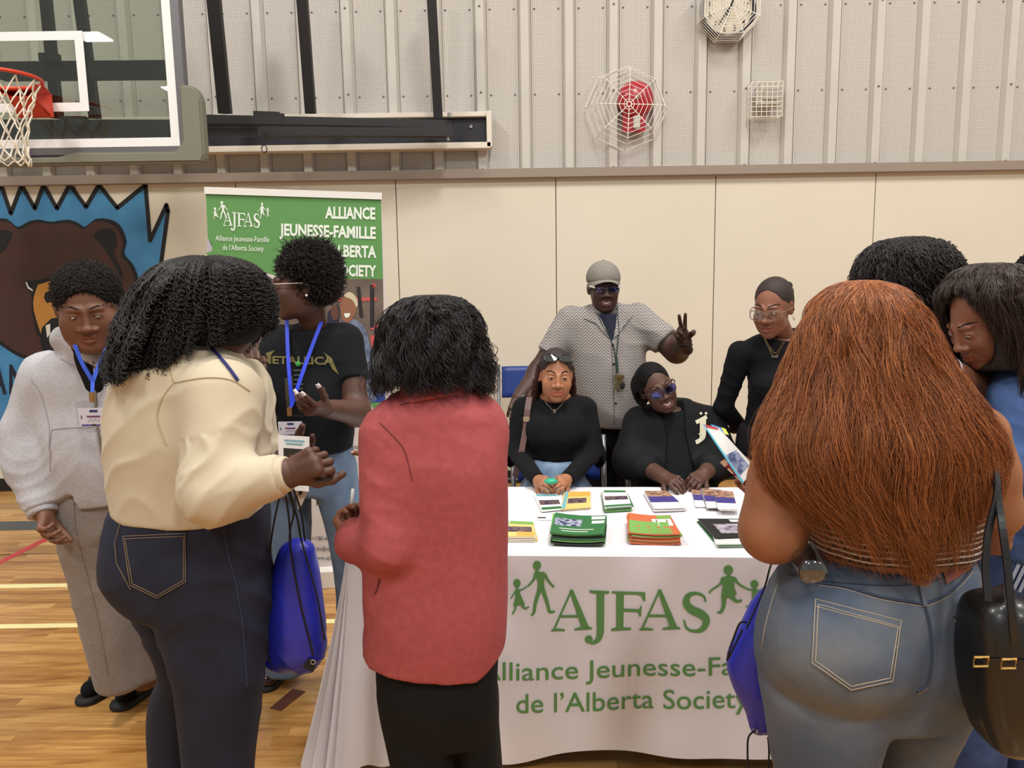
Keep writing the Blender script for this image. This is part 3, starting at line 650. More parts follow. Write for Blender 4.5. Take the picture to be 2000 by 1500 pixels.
pc = (bTL + bTR) / 2 - BN * .03; MB().tube([(pc.x, pc.y, .1), (pc.x, pc.y, bTL.z)], .008, 8).obj('support_pole', m_leg, bn)
def bpoly(px, mt, name, lift=.001): return MB().prism([bpx(x, y, lift) for x, y in px], BN * -.0004).obj(name, mt, bn)
bpoly([(402, 377), (744, 388), (748, 545), (560, 545), (400, 495), (414, 490), (414, 482), (406, 466)], m_bg, 'green_field')
bpoly([(405, 466), (414, 474), (414, 490), (404, 494)], mat('banner grey', (176, 168, 172), .5), 'grey_triangle')
bpoly([(405, 545), (748, 545), (752, 782), (413, 782)], mat('banner photo brown', (116, 100, 88), .5, var=(9, (92, 78, 68), .3, .7)), 'photo_print')
bpoly([(413, 782), (752, 782), (752, 786), (413, 786)], mat('banner photo blue', (44, 66, 140), .5), 'photo_print', .0016)
bpoly([(721, 786), (752, 786), (752, 818), (743, 815)], m_bg, 'green_triangle', .0016)
bpoly([(700, 770), (752, 745), (752, 784), (690, 784)], MATS['banner photo blue'], 'photo_print', .002)
for a, b, w_, c in (((727, 556), (727, 640), 8, (36, 34, 38)), ((700, 560), (706, 620), 7, (40, 36, 36)), ((660, 585), (736, 584), 7, (196, 82, 84)), ((724, 640), (746, 636), 8, (196, 82, 84)), ((728, 655), (735, 705), 10, (196, 82, 84)), ((726, 560), (733, 556), 8, (196, 82, 84))):
    A_, B_ = bpx(*a, .003), bpx(*b, .003); MB().beam(A_, B_, w_ / F * 4, .0006, BN).obj('photo_print', mat('print %d %d %d' % c, c, .5), bn)
m_den = mat('printed denim', (120, 130, 150), .5, var=(30, (84, 94, 124), .4, .6)); m_ps = mat('printed brown skin', (142, 96, 70), .5)
def bshape(px, mt, lift, sm=3): 
    px = [tuple(c) for c in curve2(px + [px[0]], sm)][:-1] if sm else px
    return bpoly(px, mt, 'photo_print', lift)
bshape([(668, 620), (690, 622), (712, 640), (726, 690), (732, 740), (734, 782), (700, 782), (690, 700), (676, 660)], m_den, .003)
bshape([(664, 600), (668, 580), (682, 574), (694, 584), (696, 602), (690, 620), (680, 630), (669, 624)], m_ps, .004)
bshape([(670, 578), (682, 570), (694, 578), (699, 592), (696, 600), (688, 586)], mat('printed beret', (204, 188, 156), .5), .005)
bshape([(672, 612), (684, 612), (680, 620), (674, 619)], m_bw, .005)
bshape([(640, 610), (656, 596), (664, 606), (662, 640), (672, 668), (640, 668)], mat('printed navy', (34, 36, 56), .5), .003)
bshape([(645, 604), (655, 597), (662, 606), (660, 622), (650, 624)], mat('printed dark skin', (96, 60, 46), .5), .004)
def btext(s, bl, br, capl, capr, mt=m_bw, bold=.0, name='lettering'):
    v, f = textmesh(s, bold, 2); w = v[:, 0].max(); x0 = v[:, 0].min()
    def fn(p):
        u = (p[0] - x0) / (w - x0); return bpx(bl[0] + (br[0] - bl[0]) * u, bl[1] + (br[1] - bl[1]) * u - p[1] / .729 * (capl + (capr - capl) * u), .004)
    return MB().add([fn(p) for p in v], f).obj(name, mt, bn)
btext('ALLIANCE', (635, 426), (733, 428), 23, 23, bold=.035); btext('JEUNESSE-FAMILLE', (546, 459), (734, 466), 23, 23, bold=.035)
btext('DE L\u2019ALBERTA', (597, 499), (735, 503), 23, 23, bold=.035); btext('SOCIETY', (655, 538), (735, 540), 22, 22, bold=.035)
btext('Alliance Jeunesse-Famille', (421, 470), (526, 473), 11, 11, bold=.004); btext('de l\u2019Alberta Society', (435, 488), (515, 491), 11, 11, bold=.004)
def logo_b(c):  # the cloth logo reduced onto the banner
    x = 436 + (c[0] - 455) * (72 / 1035); y = 413 + (-c[1] - 242) * (.105) + (c[0] - 455) * .003; return bpx(x, y, .004)
v, fs = serif_letters().arr(); MB().add([logo_b(p) for p in v], fs).obj('lettering', m_bw, bn)
for v, fs in halves(*family_figures().arr()): v, fs = tidy(v, fs); MB().add([bpx((416 + (p[0] - 192) * .102) if p[0] < 900 else (504 + (p[0] - 1490) * .066), 393 + (-p[1] - 54) * .10, .004) for p in v], fs).obj('family_emblem', m_bw, bn)
m_bt = mat('banner black print', (50, 46, 46), .5)
for s, a, b, cp in (('organisme', (662, 818), (728, 817), 9), ('francophone \u00e0 but n', (640, 832), (742, 831), 9), ('et', (684, 848), (693, 848), 9), ('mission', (672, 876), (706, 876), 9), ('pour', (618, 984), (650, 984), 10), ('social', (626, 1000), (660, 1000), 9), ('+1780-440-2', (609, 1055), (654, 1055), 8), ('info@ajfas.', (613, 1075), (656, 1075), 8), ('www.ajfas.', (613, 1093), (655, 1093), 8)):
    btext(s, a, b, cp, cp, m_bt)
# ---------------------------------------------------------------- brochures
def sheet(c, th, mt, rng, curl=.0):
    "c: four corner points (world) at the underside"
    a = MB(); jx = (rng.random() - .5) * .012; jy = (rng.random() - .5) * .012; ro = (rng.random() - .5) * .07; ctr = sum(c, Vector()) / 4
    M = Matrix.Rotation(ro, 3, 'Z'); c = [ctr + M @ (p - ctr) + Vector((jx, jy, 0)) for p in c]
    def fn(u, v):
        p = c[0] * (1 - u) * (1 - v) + c[1] * u * (1 - v) + c[2] * u * v + c[3] * (1 - u) * v; p = p.copy(); p.z += curl * (4 * (u - .5) ** 2); return p
    a.grid(fn, 4, 1); n = len(a.v); b = MB(); b.v = a.v + [(x, y, z + th) for x, y, z in a.v]; b.f = [f[::-1] for f in a.f] + [tuple(i + n for i in f) for f in a.f]
    rim = [0, 1, 2, 3, 4, 9, 8, 7, 6, 5]
    b.f += [(rim[i], rim[(i + 1) % 10], rim[(i + 1) % 10] + n, rim[i] + n) for i in range(10)]; b.m = [0] * len(b.f)
    return b, fn, c, th
m_pw = mat('white paper edge', (228, 226, 222), .6)
ORD = ['', 'second', 'third', 'fourth', 'fifth', 'sixth', 'seventh', 'eighth', 'ninth', 'tenth', 'eleventh']
def stack(px, n, cols, word, name='brochure', dec=None, th=.0035, seed=0, curl=.0, z0=TZ + .002):
    rng = random.Random(seed); hz = n * (th + .0006)
    top_z = z0 + hz; c = [onz(x, y, top_z) for x, y in px]  # px: back left, back right, front right, front left of the top sheet
    grp = word + ' brochures in a stack'
    for i in range(n):
        zz = z0 + i * (th + .0006); cc = [Vector((p.x, p.y, zz)) for p in c]; topmost = i == n - 1
        b, fn, c2, t = sheet(cc, th, None, rng if not topmost else random.Random(99), curl if topmost else curl)
        o = b.obj(name, cols[(i * 7 + seed) % len(cols)] if not topmost else cols[0], None)
        tag(o, ('top copy of the %s brochures' if topmost else '%s brochure within its stack, under the top copy') % word, 'brochure', grp)
        if not topmost: o['label'] = '%s brochure, %s of its stack' % (word, ORD[n - 1 - i] + ' from the top' if i else 'the bottom one')
    if dec:
        for u0, u1, v0, v1, mt in dec:
            MB().grid(lambda u, v: fn(u0 + (u1 - u0) * u, v0 + (v1 - v0) * v) + Vector((0, 0, th + .0006)), 4, 1).obj('print', mt, o, recalc=False)
        o.data
    return o
C_ = lambda n, c, **k: mat('paper ' + n, c, .45, **k)
g1 = C_('green', (52, 112, 62)); g2 = C_('light green', (120, 168, 84)); yl = C_('yellow', (222, 196, 118)); yo = C_('amber', (222, 168, 78)); tl = C_('teal', (110, 176, 186)); wh = C_('white', (228, 226, 222)); og = C_('orange', (200, 106, 66)); bk = C_('black', (34, 34, 34)); pu = C_('violet', (72, 62, 132)); phm = C_('photo', (120, 96, 90), var=(60, (60, 50, 70), .4, .6)); ph2 = C_('warm photo', (190, 150, 124), var=(50, (120, 86, 72), .4, .6)); sky = C_('pale sky photo', (170, 176, 190), var=(60, (60, 60, 100), .45, .55)); gy = C_('grey lilac', (172, 162, 172), var=(40, (120, 108, 116)))
# v runs 0 (back edge) to 1 (front edge)
stack([(1045, 964), (1088, 964), (1102, 993), (1059, 997)], 2, [wh, wh], 'white striped', dec=[(.02, .98, .02, .14, tl), (.05, .95, .4, .68, phm), (.05, .95, .82, .96, g1)], seed=1)
stack([(1104, 960), (1152, 959), (1155, 989), (1099, 993)], 3, [yl, tl, wh], 'yellow and teal', dec=[(.0, .12, 0, 1, tl), (.12, 1, 0, .3, yo), (.16, .85, .42, .72, phm)], seed=2)
stack([(1176, 956), (1222, 956), (1235, 986), (1183, 990)], 6, [wh, g1, g2, g1], 'green and white striped', dec=[(.05, .95, .04, .16, g1), (.05, .95, .4, .62, phm), (.0, 1, .9, 1, g1)], seed=3)
stack([(1258, 958), (1302, 958), (1340, 990), (1279, 992)], 4, [wh, gy, wh], 'violet and white', dec=[(.0, 1, 0, .35, ph2), (.0, 1, .35, .68, pu)], seed=4)
for j, (dx, dy) in enumerate([(0, 0), (22, 2), (44, 5)]):
    stack([(1348 + dx, 951 + dy), (1386 + dx, 954 + dy), (1402 + dx * .9, 988 + dy), (1360 + dx, 988 + dy)], 2, [wh, gy], ['leftmost fanned violet', 'middle fanned violet', 'rightmost fanned violet'][j], dec=[(.0, 1, 0, .4, ph2), (.0, 1, .4, .7, pu)], seed=20 + j, z0=TZ + .002 + j * .009)
stack([(960, 1015), (1041, 1018), (1046, 1046), (958, 1046)], 6, [yl, wh, yo, wh], 'yellow photo', dec=[(0, .42, 0, .3, tl), (.45, 1, .0, .2, g2), (.3, .95, .38, .72, phm), (.6, 1, .72, .95, yo)], seed=5)
o = stack([(1084, 1003), (1184, 1008), (1180, 1044), (1076, 1042)], 10, [g1, g1, g2, bk, g1], 'deep green', dec=[(.03, .55, .25, .62, sky), (.72, .98, .06, .22, wh), (.74, .98, .3, .45, wh), (.15, .8, .74, .77, wh), (.2, .7, .85, .88, wh)], seed=6, curl=.006)
stack([(1227, 1003), (1308, 1007), (1331, 1044), (1231, 1042)], 9, [og, g2, og, og], 'orange and green', dec=[(.0, .86, .38, .98, g2), (.52, .95, .22, .58, wh), (.57, .9, .26, .54, ph2), (.65, .98, .03, .2, g2), (.05, .86, .62, .68, og), (.05, .86, .8, .84, og)], seed=7, curl=.005)
stack([(1362, 1012), (1458, 1012), (1500, 1046), (1398, 1050)], 4, [bk, bk, g1], 'black', dec=[(.2, .75, .3, .8, C_('oval photo', (190, 180, 190), var=(40, (110, 96, 110)))), (.6, .9, .06, .2, wh)], seed=8)
stack([(1392, 1046), (1470, 1044), (1500, 1060), (1400, 1062)], 3, [wh, g1, wh], 'white folded', seed=9)
p_ = [onz(*q, TZ + .002) for q in ((1050, 1010), (1080, 1010), (1079, 1016), (1049, 1016))]
o = tag(MB().prism(p_, (0, 0, .001)).obj('paper_slip', wh), 'small white paper slip beside the green brochure stack', 'paper')
p_ = [onz(*q, TZ + .0035) for q in ((1050, 1010), (1066, 1010), (1066, 1012), (1050, 1012))]; MB().prism(p_, (0, 0, .0005)).obj('print', bk, o)
# ---------------------------------------------------------------- folding chairs
m_blu = mat('blue plastic', (34, 58, 128), .4); m_cst = mat('grey chair steel', (130, 130, 132), .35, .7)
def chair(loc, rz, label, grp='folding chairs behind the table', k=1.):
    e = empty('folding_chair', loc, label, 'chair', grp); R_ = Matrix.Rotation(rz, 3, 'Z'); o = Vector(loc)
    P = lambda x, y, z: o + R_ @ Vector((x * k, y * k, z * k))     # faces -y
    g = MB(); g.grid(lambda u, v: P(-.2 + .4 * u, .20 + .02 * (1 - 4 * (u - .5) ** 2) + .03 * v, .66 + .2 * v), 10, 6); me = g.mesh('back'); bmx = bmesh.new(); bmx.from_mesh(me); bmesh.ops.solidify(bmx, geom=bmx.faces[:], thickness=.02); bmx.to_mesh(me); bmx.free(); link('backrest', me, m_blu, e, True)
    g = MB(); g.grid(lambda u, v: P(-.2 + .4 * u, -.2 + .38 * v, .45 - .012 * math.sin(u * math.pi)), 10, 8); me = g.mesh('seat'); bmx = bmesh.new(); bmx.from_mesh(me); bmesh.ops.solidify(bmx, geom=bmx.faces[:], thickness=.022); bmx.to_mesh(me); bmx.free(); link('seat', me, m_blu, e, True)
    for s in (-.22, .22):
        MB().tube([P(s, .245, .87), P(s, .2, .62), P(s, .06, .4), P(s, -.22, 0.01)], .012, 8).obj('leg', m_cst, e, True)
        MB().tube([P(s * .95, -.17, .44), P(s * .95, .06, .3), P(s * .95, .26, 0.01)], .012, 8).obj('leg', m_cst, e, True)
    MB().tube([P(-.22, -.16, .09), P(.22, -.16, .09)], .009, 8).obj('stretcher', m_cst, e); MB().tube([P(-.21, .2, .12), P(.21, .2, .12)], .009, 8).obj('stretcher', m_cst, e)
    for s in (-.14, .14): MB().lathe(P(s, .222, .78), [(.006, 0), (.006, .004)], R_ @ Vector((0, -1, 0)), 8).obj('rivet', m_cst, e)
    return e
q = at(1000, 725, 4.0); chair((.135, 5.35, 0), math.radians(-4), 'empty blue folding chair near the wall behind the seated woman with the necklace', k=1.14)
chair((.22, 3.42, 0), 0, 'folding chair under the seated woman with a cross necklace')
chair((.80, 3.44, 0), math.radians(8), 'folding chair under the seated woman in the bomber jacket')
# ---------------------------------------------------------------- things under the table
bg = empty('carry_bag', (at(1010, 1480, 2.62).x, 2.75, 0), 'black carry bag with white letters under the table', 'bag')
q = at(958, 1470, 2.6); q2 = at(1062, 1470, 2.6)
MB().box(q.x - .12, q2.x, 2.6, 2.76, 0, .16, .02).obj('body', mat('black nylon', (20, 19, 19), .7), bg, True)
v, fs = textmesh('BA', .03); A_, B_ = at(976, 1496, 2.597), at(1020, 1496, 2.597); A2, B2 = at(976, 1483, 2.597), at(1020, 1483, 2.597)
MB().add(quadmap(v, A_, B_, B2, A2), fs).obj('lettering', mat('pale print', (190, 186, 184), .6), bg)
fl_ = Flat(); fl_.stroke([(0, 0), (6, 10), (14, 16), (18, 30)], [3, 6, 6, 1]); fl_.stroke([(0, 0), (10, 4), (18, 14), (18, 30)], [3, 4, 3, 1]); v, fs = fl_.arr()
MB().add([at(1024 + p[0] * .55, 1492 - p[1] * .55, 2.596) for p in v], fs).obj('logo', MATS['pale print'], bg)
eq = empty('equipment_case', (at(1300, 1480, 2.75).x, 2.85, 0), 'long grey metal case with black corner under the table', 'case')
q = at(1185, 1460, 2.62); q2 = at(1640, 1460, 2.62); zt = at(1300, 1452, 2.62).z; eq.location.y = 2.7
MB().box(q.x, q2.x, 2.62, 2.78, .0, zt - .035, .008).obj('body', mat('grey metal case', (104, 102, 104), .45, .4), eq); MB().box(q.x, q2.x, 2.625, 2.775, zt - .033, zt, .008).obj('lid', MATS['grey metal case'], eq)
MB().box(q.x - .006, q.x + .09, 2.612, 2.7, zt - .06, zt + .004, .01).obj('corner', mat('black plastic', (24, 22, 24), .4), eq)
MB().lathe((q.x + .2, 2.62, zt - .055), [(.016, 0), (.014, .008)], (0, -1, 0), 14).obj('lock', MATS['black plastic'], eq); MB().box(q.x + .03, q.x + .08, 2.605, 2.615, zt - .09, zt - .06).obj('latch', m_chr, eq)
q = at(1110, 1470, 2.9); q.x -= .03; tr_ = empty('tripod_stand', (q.x, 2.68, 0), 'dark folded stand lying between the bag and the grey case', 'stand')
MB().tube([(q.x - .06, 2.66, .02), (q.x + .04, 2.68, .18)], .012, 6).obj('leg', m_blk, tr_); MB().tube([(q.x + .06, 2.70, .02), (q.x - .02, 2.71, .18)], .012, 6).obj('leg', m_blk, tr_)
# ---------------------------------------------------------------- smooth solids: signed distance fields turned into meshes
A3 = lambda p: np.array(p, float)
def Cp(a, b, ra, rb=None, k=.02): return ('c', A3(a), A3(b), ra, ra if rb is None else rb, k)
def Fl(a, b, ra, rb, k=.02): return ('f', A3(a), A3(b), ra, rb, k)      # like Cp but cut flat at b
def El(c, r, R=None, k=.02): return ('e', A3(c), A3(r if isinstance(r, (tuple, list)) else (r, r, r)), R, k)
def Lo(rows, k=.02, n=2.3, yaw=0.): return ('l', np.array(rows, float), n, yaw, k)      # rows: z, cx, cy, rx, ry
def Sub(p): return ('s', p)
def Cut(pt, n, rad=9.): n = A3(n); return ('x', A3(pt), n / np.linalg.norm(n), rad)
def chain(pts, rs, k=.02): return [Cp(pts[i], pts[i + 1], rs[i], rs[i + 1], k) for i in range(len(pts) - 1)]
def pbox(p):
    t = p[0]
    if t in 'cf': r = max(p[3], p[4]); return np.minimum(p[1], p[2]) - r, np.maximum(p[1], p[2]) + r
    if t == 'e': r = p[2].max() if p[3] is not None else p[2]; return p[1] - r, p[1] + r
    if t == 'l':
        w = p[1]; m = w[:, 3:5].max() if p[3] else 0
        rx = np.maximum(w[:, 3], m) ; ry = np.maximum(w[:, 4], m)
        return np.array([(w[:, 1] - rx).min(), (w[:, 2] - ry).min(), w[:, 0].min()]), np.array([(w[:, 1] + rx).max(), (w[:, 2] + ry).max(), w[:, 0].max()])
    if t == 's': return pbox(p[1])
    return None
def smooth_interp(z, zs, vs):
    "monotone-ish cubic through the rows"
    m = np.gradient(vs, zs); i = np.clip(np.searchsorted(zs, z) - 1, 0, len(zs) - 2); h = zs[i + 1] - zs[i]; t = np.clip((z - zs[i]) / h, 0, 1)
    return (2 * t ** 3 - 3 * t ** 2 + 1) * vs[i] + (t ** 3 - 2 * t ** 2 + t) * h * m[i] + (-2 * t ** 3 + 3 * t ** 2) * vs[i + 1] + (t ** 3 - t ** 2) * h * m[i + 1]
def pdist(p, X, Y, Z):
    t = p[0]
    if t in 'cf':
        a, b, ra, rb = p[1:5]; ba = b - a; L2 = max(ba @ ba, 1e-9)
        q = np.clip(((X - a[0]) * ba[0] + (Y - a[1]) * ba[1] + (Z - a[2]) * ba[2]) / L2, 0, 1)
        d = np.sqrt((X - a[0] - q * ba[0]) ** 2 + (Y - a[1] - q * ba[1]) ** 2 + (Z - a[2] - q * ba[2]) ** 2) - (ra + (rb - ra) * q)
        if t == 'f': n = ba / math.sqrt(L2); d = smax(d, (X - b[0]) * n[0] + (Y - b[1]) * n[1] + (Z - b[2]) * n[2], .008)
        return d
    if t == 'e':
        c, r, R = p[1:4]; x, y, z = X - c[0], Y - c[1], Z - c[2]
        if R is not None: x, y, z = R[0, 0] * x + R[1, 0] * y + R[2, 0] * z, R[0, 1] * x + R[1, 1] * y + R[2, 1] * z, R[0, 2] * x + R[1, 2] * y + R[2, 2] * z
        k0 = np.sqrt((x / r[0]) ** 2 + (y / r[1]) ** 2 + (z / r[2]) ** 2); k1 = np.sqrt((x / r[0] ** 2) ** 2 + (y / r[1] ** 2) ** 2 + (z / r[2] ** 2) ** 2) + 1e-9
        return k0 * (k0 - 1) / k1
    if t == 'l':
        w = p[1][np.argsort(p[1][:, 0])]; zs = w[:, 0]; z1 = Z[0, 0, :]; g = [smooth_interp(z1, zs, w[:, j])[None, None, :] for j in range(1, 5)]
        x, y = X - g[0], Y - g[1]; rx, ry = np.maximum(g[2], .003), np.maximum(g[3], .003)
        if p[3]: c, s = math.cos(p[3]), math.sin(p[3]); x, y = c * x + s * y, -s * x + c * y
        n = p[2]; rho = (np.abs(x / rx) ** n + np.abs(y / ry) ** n) ** (1 / n); rad = np.sqrt(x * x + y * y)
        d = rad * (1 - 1 / np.maximum(rho, .05)); d = np.where(rho < .05, -np.minimum(rx, ry), d)
        e = np.maximum(zs[0] - Z, Z - zs[-1]); return np.where(e > -.04, smax(d, e, .03), d)
def smin(a, b, k):
    if k <= 0: return np.minimum(a, b)
    h = np.maximum(k - np.abs(a - b), 0) / k; return np.minimum(a, b) - h * h * k * .25
def smax(a, b, k): return -smin(-a, -b, k)
E8 = [(0, 0, 0), (1, 0, 0), (0, 1, 0), (1, 1, 0), (0, 0, 1), (1, 0, 1), (0, 1, 1), (1, 1, 1)]
def sdf(prims, h, off=0., pad=.0, bounds=None):
    bb = [pbox(p) for p in prims if p[0] not in 'xs']
    lo = np.min([b[0] for b in bb], 0) - off - pad - 3 * h; hi = np.max([b[1] for b in bb], 0) + off + pad + 3 * h
    if bounds is not None: lo = np.maximum(lo, bounds[0]); hi = np.minimum(hi, bounds[1])
    n = np.ceil((hi - lo) / h).astype(int) + 1
    ax = [lo[i] + h * np.arange(n[i]) for i in range(3)]
    D = np.full(n, .25, np.float32)
    for p in prims:
        if p[0] == 'x':
            X, Y, Z = ax[0][:, None, None], ax[1][None, :, None], ax[2][None, None, :]
            d = (X - p[1][0]) * p[2][0] + (Y - p[1][1]) * p[2][1] + (Z - p[1][2]) * p[2][2]
            if p[3] < 5: near = (X - p[1][0]) ** 2 + (Y - p[1][1]) ** 2 + (Z - p[1][2]) ** 2 < p[3] ** 2; D = np.where(near, smax(D, d.astype(np.float32), .006), D)
            else: D = smax(D, d.astype(np.float32), .006)
            continue
        q = p[1] if p[0] == 's' else p; k = q[-1]; b = pbox(q); m = k + abs(off) + 4 * h + .01
        i0 = np.clip(np.floor((b[0] - m - lo) / h).astype(int), 0, n); i1 = np.clip(np.ceil((b[1] + m - lo) / h).astype(int) + 1, 0, n)
        if (i1 <= i0).any(): continue
        s = tuple(slice(i0[i], i1[i]) for i in range(3))
        d = pdist(q, ax[0][s[0]][:, None, None], ax[1][s[1]][None, :, None], ax[2][s[2]][None, None, :])
        if p[0] == 's': D[s] = smax(D[s], -d, k)
        else: D[s] = smin(D[s], d - off, k)
    D = np.pad(D, 1, constant_values=.25); lo = lo - h
    return snet(D, lo, h)
def snet(V, lo, h):
    S = V < 0; cnt = np.zeros(np.array(V.shape) - 1, np.int8)
    sl = lambda o: tuple(slice(o[i], V.shape[i] - 1 + o[i]) for i in range(3))
    for o in E8: cnt += S[sl(o)]
    act = (cnt > 0) & (cnt < 8); I = np.argwhere(act); ids = np.full(cnt.shape, -1, np.int32); ids[act] = np.arange(len(I))
    pos = np.zeros((len(I), 3)); c = np.zeros(len(I)); vals = [V[I[:, 0] + o[0], I[:, 1] + o[1], I[:, 2] + o[2]] for o in E8]
    for a in range(8):
        for ax in range(3):
            if E8[a][ax] == 0:
                b = a | (1 << ax); va, vb = vals[a], vals[b]; m = (va < 0) != (vb < 0)
                t = np.where(m, va / np.where(m, va - vb, 1), 0); oa = np.array(E8[a], float); st = np.zeros(3); st[ax] = 1
                pos += m[:, None] * (oa + t[:, None] * st); c += m
    P = lo + (I + pos / c[:, None]) * h; Q = []
    for ax in range(3):
        o1, o2 = [(1, 2), (2, 0), (0, 1)][ax]
        sA = [slice(1, V.shape[i] - 1) for i in range(3)]; sA[ax] = slice(0, V.shape[ax] - 1); sB = list(sA); sB[ax] = slice(1, V.shape[ax])
        a, b = S[tuple(sA)], S[tuple(sB)]
        for flip, m in ((0, a & ~b), (1, ~a & b)):
            J = np.argwhere(m); J[:, [o1, o2]] += 1
            def cell(d1, d2): K = J.copy(); K[:, o1] -= d1; K[:, o2] -= d2; return ids[K[:, 0], K[:, 1], K[:, 2]]
            q = np.stack([cell(1, 1), cell(0, 1), cell(0, 0), cell(1, 0)], 1); Q.append(q[:, ::-1] if flip else q)
    return P, np.concatenate(Q)
def vnoise(P, s, seed=0):
    q = P * s + seed * 17.31; i = np.floor(q).astype(np.int64); f = q - i; f = f * f * (3 - 2 * f); r = 0
    for o in E8:
        hsh = ((i[:, 0] + o[0]) * 73856093 ^ (i[:, 1] + o[1]) * 19349663 ^ (i[:, 2] + o[2]) * 83492791) & 0xffff
        hsh = (hsh * 40503 + seed * 977) & 0xffff; w = np.ones(len(P))
        for a in range(3): w = w * (f[:, a] if o[a] else 1 - f[:, a])
        r = r + w * (hsh / 65535.)
    return r * 2 - 1
def normals(P, Q):
    n = np.cross(P[Q[:, 2]] - P[Q[:, 0]], P[Q[:, 3]] - P[Q[:, 1]]); N = np.zeros_like(P)
    for j in range(4): np.add.at(N, Q[:, j], n)
    return N / (np.linalg.norm(N, axis=1, keepdims=True) + 1e-12)
def folds(P, d, f, amp, seed=1, warp=.6, g=4.):
    "soft creases: ridges across direction d"
    d = A3(d); d = d / np.linalg.norm(d); ph = (P @ d) * f + warp * f * .12 * vnoise(P, g, seed) * 2 + vnoise(P, g * 2.3, seed + 3) * .8
    r = 1 - np.abs(np.sin(ph)); mask = np.clip(.35 + .9 * vnoise(P, g * .7, seed + 9), 0, 1); return amp * (r ** 1.6 - .4) * mask
def lump(P, s, amp, seed=1): return amp * (vnoise(P, s, seed) + .5 * vnoise(P, s * 2.1, seed + 5))
def push(PQ, fn):
    P, Q = PQ; return P + normals(P, Q) * fn(P)[:, None], Q
def join(parts):
    V, Q, T, o = [], [], [], 0
    for p in parts:
        V.append(p[0]); Q.append(p[1] + o); o += len(p[0]); T.append(p[2] if len(p) > 2 else np.ones((len(p[0]), 3)))
    return np.concatenate(V), np.concatenate(Q), np.concatenate(T)
def sobj(name, PQ, mt, parent, label=None):
    me = npmesh(name, PQ[0], PQ[1])
    if len(PQ) > 2:
        a = me.color_attributes.new('tint', 'FLOAT_COLOR', 'POINT'); c = np.ones((len(PQ[0]), 4), np.float32); c[:, :3] = PQ[2]; a.data.foreach_set('color', c.ravel())
    return link(name, me, mt, parent, True, label)
def px_rows(rows):
    "py, x left, x right, depth, half thickness -> loft rows"
    out = []
    for py, xl, xr, Y, ry in rows:
        c = at((xl + xr) / 2, py, Y); out.append((c.z, c.x, c.y, (at(xr, py, Y).x - at(xl, py, Y).x) / 2, ry))
    return out
# ---------------------------------------------------------------- head
def rot(yaw=0, pitch=0, roll=0):
    return np.array(Matrix.Rotation(math.radians(yaw), 3, 'Z') @ Matrix.Rotation(math.radians(pitch), 3, 'X') @ Matrix.Rotation(math.radians(roll), 3, 'Y'))
def head_prims(f):
    w = f.get('w', 1.); jaw = f.get('jaw', 1.); ch = f.get('cheek', 1.); nw = f.get('nose', 1.25); sm = f.get('smile', 0.); op = f.get('open', 0.)
    P = [El((0, .020, .038), (.074 * w, .094, .084), k=.02), El((0, -.022, -.020), (.0645 * w, .071, .084), k=.03), El((0, -.030, -.070), (.046 * w * jaw, .053, .038), k=.035),
         El((0, -.072, -.099), (.024 * jaw, .019, .016), k=.028)]
    if f.get('double'): P.append(El((0, -.035, -.105), (.052 * jaw, .05, .03), k=.03))
    for s in (-1, 1):
        P += [El((s * .036 * w, -.064, -.030), (.026 * ch, .023, .027 * ch), k=.022), El((s * .034 * w * jaw, -.045, -.066), (.020 * ch, .026, .028), k=.025),
              Cp((s * .014, -.088, .024), (s * .040, -.080, .022), .0085 * f.get('ridge', 1), .007 * f.get('ridge', 1), .014)]
    for s in (-1, 1): P.append(Sub(El((s * .031, -.101, .002), (.017, .015, .0105), k=.012)))
    P += [Cp((0, -.089, .012), (0, -.103, -.026), .0078, .0095, .010), El((0, -.108, -.031), (.0115 * nw, .0105, .0095), k=.008)]
    for s in (-1, 1): P += [El((s * .0135 * nw, -.098, -.035), (.0088 * nw, .0095, .0072), k=.006), Sub(El((s * .008 * nw, -.104, -.0425), (.0038, .005, .003), k=.002))]
    # mouth
    mz = -.066; mw = .022 + .008 * sm; cz = mz + .008 * sm
    P += [El((0, -.076, mz), (.030, .020, .022), k=.012)]
    pts = [(-mw, -.084 + .004 * sm, cz), (-mw * .45, -.0955, mz + .0055), (0, -.0965, mz + .0048), (mw * .45, -.0955, mz + .0055), (mw, -.084 + .004 * sm, cz)]
    P += chain(pts, [.003, .0052, .0050, .0052, .003], .004)
    pts = [(-mw, -.084 + .004 * sm, cz), (-mw * .5, -.094, mz - .0065 - op), (0, -.0965, mz - .0085 - op), (mw * .5, -.094, mz - .0065 - op), (mw, -.084 + .004 * sm, cz)]
    P += chain(pts, [.003, .0060, .0068, .0060, .003], .004)
    P += [Sub(Cp((-mw * .9, -.091 + .003 * sm, cz - .0006), (0, -.1035, mz - .0006 - op * .5 - sm * .001), .0012 + op * .5, .0012 + op * .65, .002)), Sub(Cp((mw * .9, -.091 + .003 * sm, cz - .0006), (0, -.1035, mz - .0006 - op * .5 - sm * .001), .0012 + op * .5, .0012 + op * .65, .002))]
    # lids
    eo = f.get('eye', 1.)
    for s in (-1, 1):
        P += [El((s * .031, -.0785, .001), (.0155, .0142, .0120), k=.007)]
        for a_, b_ in (((.0205, -.0885, -.0008), (.031, -.0945, .0008)), ((.031, -.0945, .0008), (.0415, -.0880, .0010))):
            P += [Sub(Cp((s * a_[0], a_[1], a_[2]), (s * b_[0], b_[1], b_[2]), (.0012 if a_[0] < .03 else .0044) * eo + .0004, (.0044 if a_[0] < .03 else .0012) * eo + .0004, .001))]
    # ears
    for s in (-1, 1):
        P += [El((s * .0735 * w, .008, -.004), (.0085, .019, .031), rot(s * -18), k=.006), Sub(El((s * .0815 * w, .002, .002), (.006, .010, .017), rot(s * -18), k=.004))]
    return P
